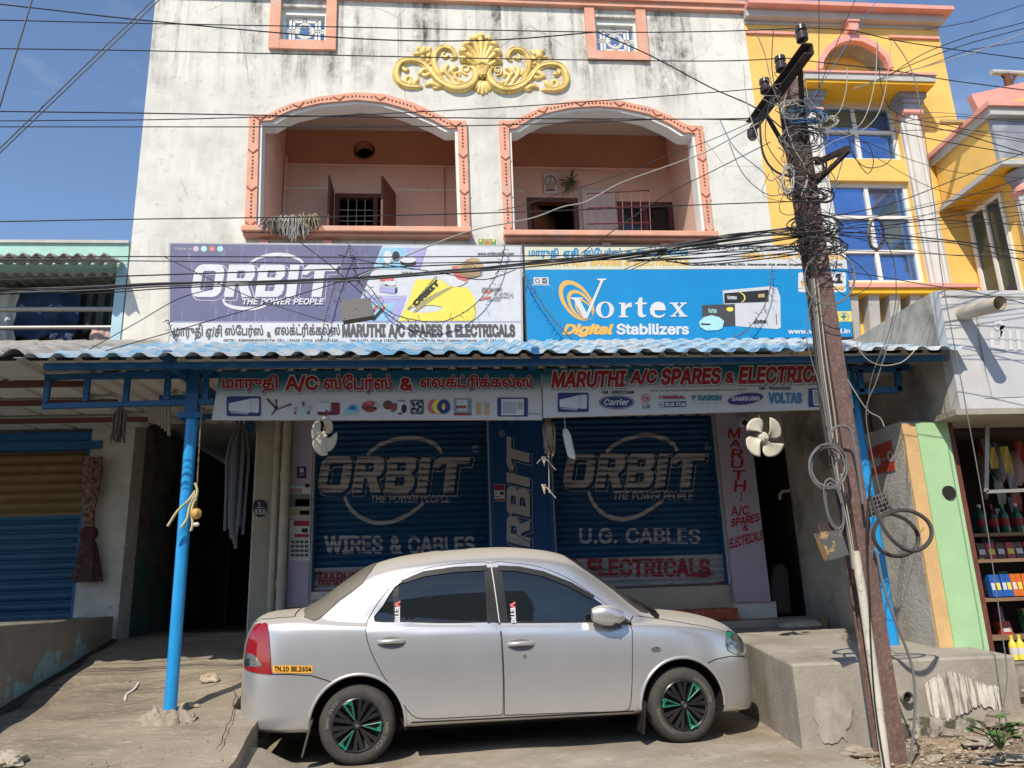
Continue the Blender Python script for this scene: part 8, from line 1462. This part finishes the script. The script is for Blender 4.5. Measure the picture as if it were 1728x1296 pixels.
# things hung below the awning
def strands(name, x, y0, y1, Y, n, w0, w1, r, m, label, cat, sd, curl=.0, part=None):
    g = random.Random(sd); a = P(x, y0, Y); z1 = P(x, y1, Y).z; o = thing(name, label, cat, (a.x, Y, z1)); b = B()
    for k in range(n):
        an_ = g.uniform(0, 6.28); q = g.random()**.5; x1 = a.x+w1*q*math.cos(an_); y1_ = Y+w1*q*math.sin(an_); l = (a.z-z1)*g.uniform(.72, 1.0)
        b.tube(smooth_pts([(a.x+w0*q*math.cos(an_), Y+w0*q*math.sin(an_), a.z), (a.x+(x1-a.x)*1.05, Y+(y1_-Y)*1.05, a.z-l*.28), (x1, y1_, a.z-l*.6), (x1+g.uniform(-curl, curl), y1_, a.z-l)], 4), r, 6)
    b.make(part or 'strands', m, o, smooth=60); return o, a
m_pvc = mat('grey_rubber_pipe', (.115, .115, .12), .55, var=.15, sc=10)
o, a = strands('pipe_bundle', 407, 716, 925, 7.35, 11, .03, .125, .0150, m_pvc, 'bundle of grey rubber pipe lengths hung by a string before the dark passage', 'pipe bundle', 3, .02, 'pipes')
b = B(); b.tube([a+Vector((-.02, 0, 0)), a+Vector((.005, 0, .13)), a+Vector((.03, 0, 0))], .005, 5); b.make('string', m_white, o)
o, a = strands('dry_twig_charm', 203, 688, 748, 6.40, 34, .02, .065, .006, mat('dry_twig', (.13, .10, .07), .9, var=.2), 'bunch of dry twigs tied to the left truss', 'charm', 4, .03)
o, a = strands('dry_leaf_charm', 925, 708, 772, 6.5, 26, .015, .05, .009, mat('dry_husk', (.27, .22, .15), .9, var=.25, sc=12), 'bunch of dry husks tied between the two lower signboards', 'charm', 5, .02)
b = B(); p = a.copy(); q = Vector((a.x-.03, 6.45, P(920, 832, 6.45).z)); b.tube([p, q], .004, 4)
for y, s in ((770, 1), (817, -1)):
    c = P(917, y, 6.45); b.add([c+Vector((-.02, 0, 0)), c+Vector((.02, 0, 0)), c+Vector((.005, 0, -.09))], [(0, 1, 2)]); b.bar(c, c+Vector((.10, 0, -.12)), .012, .006); b.bar(c, c+Vector((-.06*s, 0, -.06)), .012, .006)
b.make('paper_tail', mat('pale_paper', (.42, .36, .29), .8), o)
o = thing('lime_charm', 'string with a dry yellow gourd and chilli strands hanging right of the left post', 'charm', P(330, 890, 6.3)); Yc = 6.28
b = B(); b.tube([P(341, 682, Yc), P(337, 740, Yc), P(333, 812, Yc), P(331, 862, Yc)], .005, 5); b.make('string', flat('string', (.25, .2, .14), .9), o)
b = B()
for pts in ([(330, 828), (318, 845), (300, 862), (283, 888)], [(330, 832), (320, 855), (316, 875), (306, 890)], [(332, 835), (324, 860), (325, 885), (322, 896)], [(329, 815), (333, 828), (330, 845)]): b.tube(smooth_pts([tuple(P(x, y, Yc-.02)) for x, y in pts], 4), [.010]*1+[.010]*(4*(len(pts)-1)), 6)
b.make('chilli_strands', mat('straw', (.58, .50, .28), .8, var=.2), o, smooth=60); b = B(); c = P(331, 867, Yc-.02)
rows = []
for i in range(11):
    t = math.pi*i/10; rows.append([(c.x+.040*math.sin(t)*(1+.10*math.cos(5*a))*math.cos(a), c.y+.040*math.sin(t)*(1+.10*math.cos(5*a))*math.sin(a), c.z+.043*math.cos(t)) for a in [2*math.pi*k/30 for k in range(30)]])
b.grid(rows, True); b.make('gourd', mat('gourd_yellow', (.55, .33, .08), .5, var=.15, sc=20), o, smooth=60); b = B(); b.ball(P(331, 885, Yc-.02), (.026, .02, .016), 10, 6, .2); b.make('shell', mat('shell_white', (.62, .56, .46), .6), o)
p0, p1 = P(954, 724, 6.5), P(966, 776, 6.5); b = B(); rows = []
for i in range(7):
    t = i/6; p = p0.lerp(p1, t); w_ = .036*(1 if 0 < i < 6 else .55); rows.append([(p.x+w_*math.cos(a)+(.012*math.sin(3*a) if i == 6 else 0), p.y+w_*.6*math.sin(a), p.z+(.02*math.sin(2*a) if i == 6 else 0)) for a in [2*math.pi*k/14 for k in range(14)]])
o = thing('paper_roll', 'white paper-wrapped roll hanging at a slant before the right shutter', 'roll', p1); b.grid(rows, True); b.f.append(list(range(14))); b.make('wrap', mat('white_paper', (.66, .64, .58), .7, var=.1), o, smooth=60); b = B(); b.tube([P(952, 702, 6.5), p0], .004, 4); b.make('string', m_white, o)
# moulded fan blades hung as samples
def fan(label, cx, cy, Y, rad, n, rotz, tilt, wide, hang, a0=.3):
    c = P(cx, cy, Y); o = thing('fan_blade_sample', label, 'fan', c, 'moulded fans hung as samples'); mt = mat('ivory_plastic', (.60, .56, .45), .5, var=.08, sc=5, obj=True); Rm_ = Matrix.Rotation(rotz, 3, 'Z') @ Matrix.Rotation(tilt, 3, 'X')
    for k in range(n):
        a = 2*math.pi*k/n+a0; rows = []
        for i in range(9):
            t = i/8; r = rad*(.22+.78*t); row = []
            for j in range(9):
                s = j/8-.5; w_ = wide*(.45+.75*math.sin(min(1, t*1.15)*math.pi*.62)); aa = a+s*w_+.35*t; rr_ = r*(1-.10*(2*s)**2*t+.10*s*t); row.append(c+Rm_ @ Vector((rr_*math.cos(aa), -.10*s*rad*2.2*(1-.3*t)-.05*t*rad, rr_*math.sin(aa))))
            rows.append(row)
        b = B(); b.grid(rows); bl = b.make('blade', mt, o, smooth=60); md_ = bl.modifiers.new('thick', 'SOLIDIFY'); md_.thickness = .006
    b = B(); pr_ = [(.001, -.035), (.016, -.035), (.018, -.02), (.034, -.018), (.048, .0), (.048, .05)]; q = B(); q.lathe(pr_, (0, 0, 0), 'y', 24); b.add([c+Rm_ @ (Vector(v)*(rad/.19)) for v in q.v], q.f); b.make('hub', mt, o, smooth=40)
    b = B(); b.tube([c+Vector((0, .02, .02)), c+Vector((0, .03, rad*.5)), c+Vector(hang)], .008, 6); b.make('hook', m_rust, o)
fan('four-bladed ivory plastic fan hanging face-on over the lilac letter board', 1289, 738, 6.2, .185, 4, 0.1, .1, 1.05, (0, .05, .22))
fan('ivory plastic fan hanging edge-on at the left shutter corner', 546, 736, 6.25, .16, 4, 1.05, .1, 1.25, (.02, 0, .22), a0=.9)
# broken vent sheet under the awning at the left
o = thing('slatted_vent', 'broken pale slatted vent hanging in the dark passage mouth', 'vent', P(265, 735, 7.6)); b = B()
for k in range(8): a, c = P(242+k*6.2, 668+k*.8, 7.6), P(248+k*5.2, 700+k*4.6, 7.6); b.bar(a, c, .022, .012, (0, 1, 0))
b.bar(P(236, 666, 7.62), P(288, 672, 7.62), .03, .03); b.bar(P(286, 670, 7.61), P(285, 735, 7.61), .03, .02); b.make('slats', mat('pale_slat', (.40, .37, .31), .8, var=.2), o)
# camera dome on the panel
c = P(1255, 712, 8.55); o = thing('security_camera', 'small white dome security camera at the top of the lilac letter board', 'camera', c); b = B(); b.lathe([(.001, -.03), (.05, -.03), (.055, 0), (.05, .05)], c, 'y', 20); b.make('base', m_white, o, smooth=40); b = B(); b.ball(c+Vector((-.01, -.05, -.02)), .032, 14, 10); b.make('lens', m_blk, o, smooth=60)
# red sign on the side wall (on the plane facing left)
XS = 4.056
def px3(x, y, dx=0): p = PX(x, y, XS); p.x -= dx; return p
q = [px3(1466, 758), px3(1504, 742), px3(1511, 793), px3(1469, 803)]; o = thing('red_sign', 'faded red sign with pale lettering on the rough side wall behind the pole', 'sign', q[3]); b = B(); b.prism(q, (-.006, 0, 0)); b.make('plate', mat('faded_red', (.42, .055, .03), .6, var=.1), o)
def sidetext(s, bl, br, tl, m, par, bold=.03):
    cs = glyphs(s); al = np.concatenate([np.array(c) for c in cs]); lo, hi = al.min(0), al.max(0); V, T = fill2d(cs, bold); a, u, w = px3(*bl, .009), px3(*br, .009), px3(*tl, .009); U = u-a; W = w-a
    B().plate(V, T, lambda x, y: a+U*((x-lo[0])/(hi[0]-lo[0]))+W*((y-lo[1])/(hi[1]-lo[1]))).make('lettering', m, par, recalc=False)
sidetext('airtel', (1469, 792), (1488, 784), (1468, 775), i_lgrey, o, .04); sidetext('digital TV', (1489.5, 780), (1498, 776.5), (1489.5, 774), i_lgrey, o, .02)
b = B(); V, T = fill2d([ell(0, 0, 1, 1), ell(.1, .1, .5, .5, 16, 0, True)]); cc = px3(1504, 770, .009); b.plate(V, T, lambda u, v: cc+Vector((0, -u*.05, v*.05))); b.make('swirl', i_lgrey, o)
# wire rack behind the hose, tap on the side wall
o = thing('wire_rack', 'small grey wire rack leaning behind the black hose', 'rack', P(1490, 870, 6.1)); b = B(); q = [P(1466, 842, 6.1), P(1493, 832, 6.1), P(1506, 858, 6.1), P(1472, 872, 6.1)]
for k in range(6): t = k/5; b.tube([q[0].lerp(q[1], t), q[3].lerp(q[2], t)], .005, 5)
for k in range(5): t = k/4; b.tube([q[0].lerp(q[3], t), q[1].lerp(q[2], t)], .005, 5)
b.make('grid', w_grey, o); b = B(); b.prism([v+Vector((0, .02, 0)) for v in q], (0, .06, 0)); b.make('tray', m_pole2, o)
b = B(); a = PX(1334, 828, 4.11); b.tube([a, a+Vector((-.10, 0, -.005)), a+Vector((-.14, -.0, -.05)), a+Vector((-.14, 0, -.10))], .018, 10); b.make('pipe_stub', m_cream, None, smooth=60, label='short cream pipe stub on the dim side wall', cat='pipe')
# slab, bag, stones
b = B(); q = [P(1304, 1035, 8.72), P(1302, 985, 8.72), P(1308, 958, 8.72), P(1320, 950, 8.72), P(1330, 962, 8.72), P(1337, 1036, 8.72)]; b.prism(q, (0, .09, 0)); b.make('stone_slab', mat('dark_granite', (.05, .045, .04), .7, var=.3, sc=12), None, bevel=.02, label='dark round-topped stone slab leaning in the right passage', cat='stone slab')
b = B()
for x, y, r in ((1332, 1046, (.13, .09, .05)), (1352, 1044, (.16, .1, .06)), (1370, 1047, (.12, .1, .05))): c = P(x, y, 8.05); b.ball((c.x, 8.05, pz(3.6, 8.05)+.03), r, 16, 9, .12)
b.make('plastic_bag', mat('dirty_plastic', (.36, .34, .31), .4, var=.2, sc=10), None, smooth=70, label='crumpled dirty white plastic bag on the platform by the passage', cat='bag')
c = P(1391, 1048, 8.0); b = B(); b.lathe([(.001, 0), (.05, 0), (.06, .10), (.052, .10), (.045, .01)], (c.x, 8.0, pz(c.x, 8)), 'z', 18, False); b.make('small_pot', mat('old_pot', (.12, .10, .06), .7, var=.2), None, smooth=40, label='small dull pot beside the plastic bag', cat='pot')
def stone(x, y, rx, ry, rz, label, zf, col=(.42, .34, .25), sd=0, name='stone', grp=None):
    p = hit(x, y, zf); b = B(); rows = []
    for i in range(15):
        th = math.pi*i/14; row = []
        for k in range(24):
            a = 2*math.pi*k/24; v = Vector((math.sin(th)*math.cos(a), math.sin(th)*math.sin(a), math.cos(th))); q = 1+.34*mnoise.noise(v*1.3+Vector((sd*3.1, 0, 0)))+.22*mnoise.cell(v*2.1+Vector((sd*1.7, 3, 0)))-.08; row.append((p.x+rx*q*v.x, p.y+ry*q*v.y, p.z+rz*.5+rz*q*v.z))
        rows.append(row)
    b.grid(rows, True); b.make(name, mat('stone', col, .92, var=.25, sc=9, c3=(.30, .24, .17), csc3=14, bump=.5, bsc=50), None, smooth=38, label=label, cat='stone', group=grp)
GZ = lambda x, y: soilz(x, y) if x > 2.78 else 0
stone(354, 1150, .085, .07, .045, 'lone pale stone on the ramp between the post and the car', RZ, (.48, .40, .30), 1)
stone(322, 1192, .10, .06, .02, 'low lump of mortar on the ramp right of the mortar foot', RZ, (.42, .35, .26), 2); stone(212, 1152, .05, .04, .015, 'small flat chip on the ramp left of the post', RZ, (.2, .16, .12), 9)
stone(4, 1292, .16, .12, .06, 'rough pale rubble lump at the bottom left corner', RZ, (.48, .42, .33), 3)
GS = 'rubble stones right of the pole foot'
for k, (x, y, rx, ry, rz, lb) in enumerate(((1462, 1278, .17, .10, .045, 'flat broken slab left of the pole foot'), (1706, 1222, .24, .2, .07, 'large brown rock beside the platform corner'), (1660, 1258, .15, .12, .035, 'flat tan rock behind the weed'), (1716, 1180, .18, .2, .16, 'upright brown rock against the shop floor edge'), (1610, 1245, .10, .08, .04, 'small rock below the whitewash drips'), (1580, 1285, .06, .06, .03, 'pebble left of the weed'), (1720, 1288, .24, .12, .03, 'flat slab at the bottom right corner'), (1468, 1245, .05, .04, .09, 'small upright chip against the platform face'), (1640, 1215, .07, .05, .03, 'pebble close under the platform'))): stone(x, y, rx, ry, rz, lb, GZ, [(.33, .28, .22), (.27, .225, .175), (.38, .32, .255)][k % 3], 30+k, grp=GS)
b = B(); g = random.Random(4)
for k in range(900): x, y = g.uniform(2.8, 5.2), g.uniform(4.6, 5.85); r = g.uniform(.004, .018)*(1 if g.random() < .9 else 1.8); z = soilz(x, y); b.ball((x, y, z+r*.2+.015), (r, r*g.uniform(.6, 1), r*.6), 6, 4, .2, g)
b.make('gravel', mat('gravel_grey', (.36, .30, .23), .95, var=.4, sc=20), None, kind='stuff')
b = B()
for k in range(420):
    x, y = g.uniform(-5, 2.7), g.uniform(4.7, 6.1); r = g.uniform(.003, .009); z = (RZ(x, y) if x < -1.37 else 0)
    b.ball((x, y, z+.008), (r, r, r*.6), 5, 3, .2, g)
b.make('gravel', mat('grit_tan', (.40, .33, .25), .95, var=.4, sc=30), None, kind='stuff')
# weed
c = Vector((PZ(1690, 1272, .1).x, PZ(1690, 1272, .1).y, .12)); o = thing('weed', 'small green weed among the rocks at the lower right', 'plant', c); b = B(); st_ = B(); g = random.Random(8)
for k in range(16):
    a = g.uniform(0, 6.28); l = g.uniform(.08, .22); e = c+Vector((math.cos(a)*l*.7, math.sin(a)*l*.5, .05+g.uniform(0, .14))); st_.tube([c, (c+e)/2+Vector((0, 0, .03)), e], .004, 4)
    for j in range(3):
        d = Vector((math.cos(a+j-1), math.sin(a+j-1), .25)).normalized(); n = d.cross(Vector((0, 0, 1))).normalized()*.026; q = e-d*.02*j; b.add([q, q+d*.035+n, q+d*.075, q+d*.035-n], [(0, 1, 2, 3)])
b.make('leaves', mat('weed_leaf', (.09, .17, .04), .7, var=.3, sc=20), o); st_.make('stems', mat('weed_stem', (.10, .14, .05), .8), o)
# chalk mark on the ramp
pts = [(233, 1155), (229, 1162), (222, 1169), (213, 1175), (211, 1184)]; w = []
for x, y in pts:
    p = hit(x, y, RZ)
    w.append((p.x, p.y, p.z+.012))
B().tube(smooth_pts(w, 4), .010, 5).make('chalk_mark', flat('chalk', (.72, .70, .66), .9), None, label='white squiggle chalked on the ramp left of the post', cat='chalk mark')
# roof pipe beyond the corner house
o = thing('roof_pipe_stand', 'rusty T-shaped pipe stand on the roof at the right edge', 'pipe stand', P(1705, 150, 9.5)); b = B(); b.tube([P(1673, 122, 9.5), P(1800, 128, 9.5)], .045, 10); b.make('cross_pipe', m_greyl, o); b = B(); b.tube([P(1698, 126, 9.5), P(1708, 175, 9.5)], .05, 10); b.bar(P(1690, 124, 9.5), P(1704, 142, 9.5), .04, .04); b.bar(P(1714, 126, 9.5), P(1706, 142, 9.5), .04, .04); b.make('upright', m_rust, o)
b = B(); c = P(1709, 485, 6.6); b.ball((c.x, 6.6, fz[1]+.07), (.09, .08, .10), 14, 9, .15); b.make('cloth_bundle', mat('mauve_cloth', (.25, .15, .18), .9, var=.3, sc=25), None, smooth=60, label='crumpled mauve cloth on the canopy by the striped column', cat='cloth')
b = B(); c = PX(1632, 209, HX-.02); b.box((HX-.38, c.y-.04, bz1+.16), (HX+.3, c.y+.03, bz1+.20)); b.make('loose_plank', mat('pale_plank', (.52, .36, .16), .8), None, label='short pale plank lying across the box balcony coping', cat='plank')
# goods in the shop
def bottle(x, y, h, r, m, mc, label, grp, z, Y=7.1):
    p = P(x, y, Y); o = thing('bottle', label, 'bottle', (p.x, Y, z), grp); b = B(); b.lathe([(.001, 0), (r, 0), (r, h*.55), (r*.9, h*.66), (r*.38, h*.82), (r*.36, h*.92)], (p.x, Y, z), 'z', 14); b.make('bottle_body', m, o, smooth=50); b = B(); b.lathe([(r*.42, h*.9), (r*.42, h)], (p.x, Y, z), 'z', 12); b.make('cap', mc, o)
    b = B(); b.lathe([(r*1.01, h*.22), (r*1.01, h*.48)], (p.x, Y, z), 'z', 14, False); b.make('label_band', i_white if grp.startswith('yellow') else i_red, o)
cola = flat('cola_dark', (.03, .008, .006), .12, coat=.5); sodag = flat('soda_green', (.02, .12, .05), .12, coat=.5)
for k, x in enumerate((1656, 1676, 1695, 1718, 1742)): bottle(x, 880, .27, .044, (sodag, cola, sodag)[k % 3], (m_white, i_red, i_green)[k % 3], ('green soda bottle on the upper shop shelf', 'dark cola bottle with red cap on the upper shop shelf', 'green soda bottle on the upper shop shelf')[k % 3], 'soda bottles on the upper shelf', 1.56)
for k in range(5): bottle(1705+k*13, 1070, .21, .034, i_yel, i_yel, 'yellow cleaner bottle in the row on the lowest shop shelf', 'yellow bottles on the lowest shelf', .43, 6.85)
def packs(x0, dx, n, z, w_, h_, mats, label, grp, nm='packet', Y=7.0):
    for k in range(n):
        p = P(x0+k*dx, 960, Y); m = mats[k % len(mats)]; o = thing(nm, label[k % len(label)], 'packet', (p.x, Y, z), grp); b = B(); lean = rg.uniform(-.012, .012); b.prism([(p.x-w_/2, Y, z), (p.x+w_/2, Y, z), (p.x+w_/2+lean, Y+.02, z+h_), (p.x-w_/2+lean, Y+.02, z+h_)], (0, .06, 0)); b.make('pack', m, o)
        b = B(); b.add([(p.x-w_*.36+lean*.3, Y-.003+.006, z+h_*.3), (p.x+w_*.36+lean*.3, Y-.003+.006, z+h_*.3), (p.x+w_*.36+lean*.6, Y+.010, z+h_*.62), (p.x-w_*.36+lean*.6, Y+.010, z+h_*.62)], [(0, 1, 2, 3)]); b.make('pack_print', (i_white, i_yel)[k % 2], o)
packs(1672, 9, 8, .97, .05, .20, [flat('pack_blue', (.02, .10, .40), .35)]*4+[flat('pack_orange', (.60, .14, .01), .35)]*4, ['blue washing-powder packet on the middle shop shelf']*4+['orange biscuit packet on the middle shop shelf']*4, 'packets on the middle shelf')
packs(1664, 16, 6, 1.31, .085, .15, [flat('pack_brown', (.10, .06, .04), .5), flat('pack_red', (.42, .02, .03), .35)], ['brown packet on the shop shelf above the blue ones', 'red packet on the shop shelf above the blue ones'], 'packets on the third shelf')
for x, y, w_, h_, m, lb in ((1656, 800, .10, .5, mat('dull_sack', (.14, .10, .08), .8, var=.2), 'dull brown strip of sachets hanging in the dark shop mouth'), (1682, 780, .16, .4, mat('clear_sack', (.16, .16, .20), .4, var=.3), 'grey plastic bag hanging in the dark shop mouth'), (1712, 790, .18, .34, mat('bright_sack', (.30, .18, .18), .5, var=.2, c3=(.1, .25, .14), csc3=9), 'coloured plastic packet string hanging in the dark shop mouth')):
    p = P(x, y, 7.0); b = B(); b.ball(p, (w_/2, .05, h_/2), 12, 9, .12); b.make('hanging_bag', m, None, smooth=60, label=lb, cat='bag', group='bags hanging in the shop')
g = random.Random(31); mp_ = [flat('sundry_%s' % n_, c, .4) for n_, c in (('white', (.5, .5, .48)), ('red', (.4, .04, .03)), ('green', (.05, .22, .08)), ('yellow', (.55, .42, .05)), ('purple', (.18, .06, .2)), ('cyan', (.08, .35, .45)))]
for k in range(26):                                    # the rest of the stock, packed at the back of the shelves
    z = (.96, 1.31, 1.55, 1.55, .62)[k % 5]; p = P(1662+g.uniform(0, 75), 960, 7.25); w_, h_ = g.uniform(.05, .12), g.uniform(.10, .26)
    o = thing('packet', 'assorted packet standing at the back of the dark shop shelves', 'packet', (p.x, 7.25, z), 'assorted stock at the back of the shelves'); y_ = 7.14+g.uniform(0, .12); b = B(); b.prism([(p.x-w_/2, y_, z), (p.x+w_/2, y_, z), (p.x+w_/2*.9, y_+.02, z+h_), (p.x-w_/2*.95, y_+.02, z+h_)], (0, .07, 0)); b.make('pack', mp_[k % 6], o)
    b = B(); b.add([(p.x-w_*.3, y_-.002, z+h_*.2), (p.x+w_*.3, y_-.002, z+h_*.2), (p.x+w_*.3, y_+.008, z+h_*.55), (p.x-w_*.3, y_+.008, z+h_*.5)], [(0, 1, 2, 3)]); b.make('pack_print', mp_[(k*5+1) % 6], o)
for k in range(14):
    x, y = 1648+g.uniform(0, 80), g.uniform(735, 845); p = P(x, y, 6.85+.3*(k % 3)); b = B(); h_ = g.uniform(.12, .3)
    rows = [[(p.x+(i-2)*.022, p.y+.012*math.sin(i*2+j), p.z-h_*j/6) for i in range(5)] for j in range(7)]; b.grid(rows); b.make('sachet_strip', mp_[(k*7) % 6] if k % 2 else mat('dull_foil', (.2, .18, .16), .35, var=.3, sc=30), None, smooth=60, label='strip of small sachets hanging in the dark shop mouth', cat='sachets', group='sachet strips in the shop')
# the houses across the street, seen only in glass and in the light they block
for k, (x0, x1, h, c) in enumerate(((-14, -5.5, 6, (.5, .46, .4)), (-5.3, 5.0, 9.6, (.42, .42, .40)), (5.2, 14, 6, (.48, .42, .35)))):
    o = thing('street_house', ('low buff house across the street beside the grey one', 'tall grey shop house straight across the street', 'low tan house across the street beside the grey one')[k], 'house', ((x0+x1)/2, -10, 0)); b = B(); b.box((x0, -16, 0), (x1, -10, h)); b.make('wall', mat('street_wall', c, .9, var=.15), o)
    b = B()
    for j in range(3): b.box((x0+1+j*(x1-x0)/3, -10.02, 1), (x0+2.4+j*(x1-x0)/3, -9.98, 2.6))
    b.make('window_row', m_dglass, o)
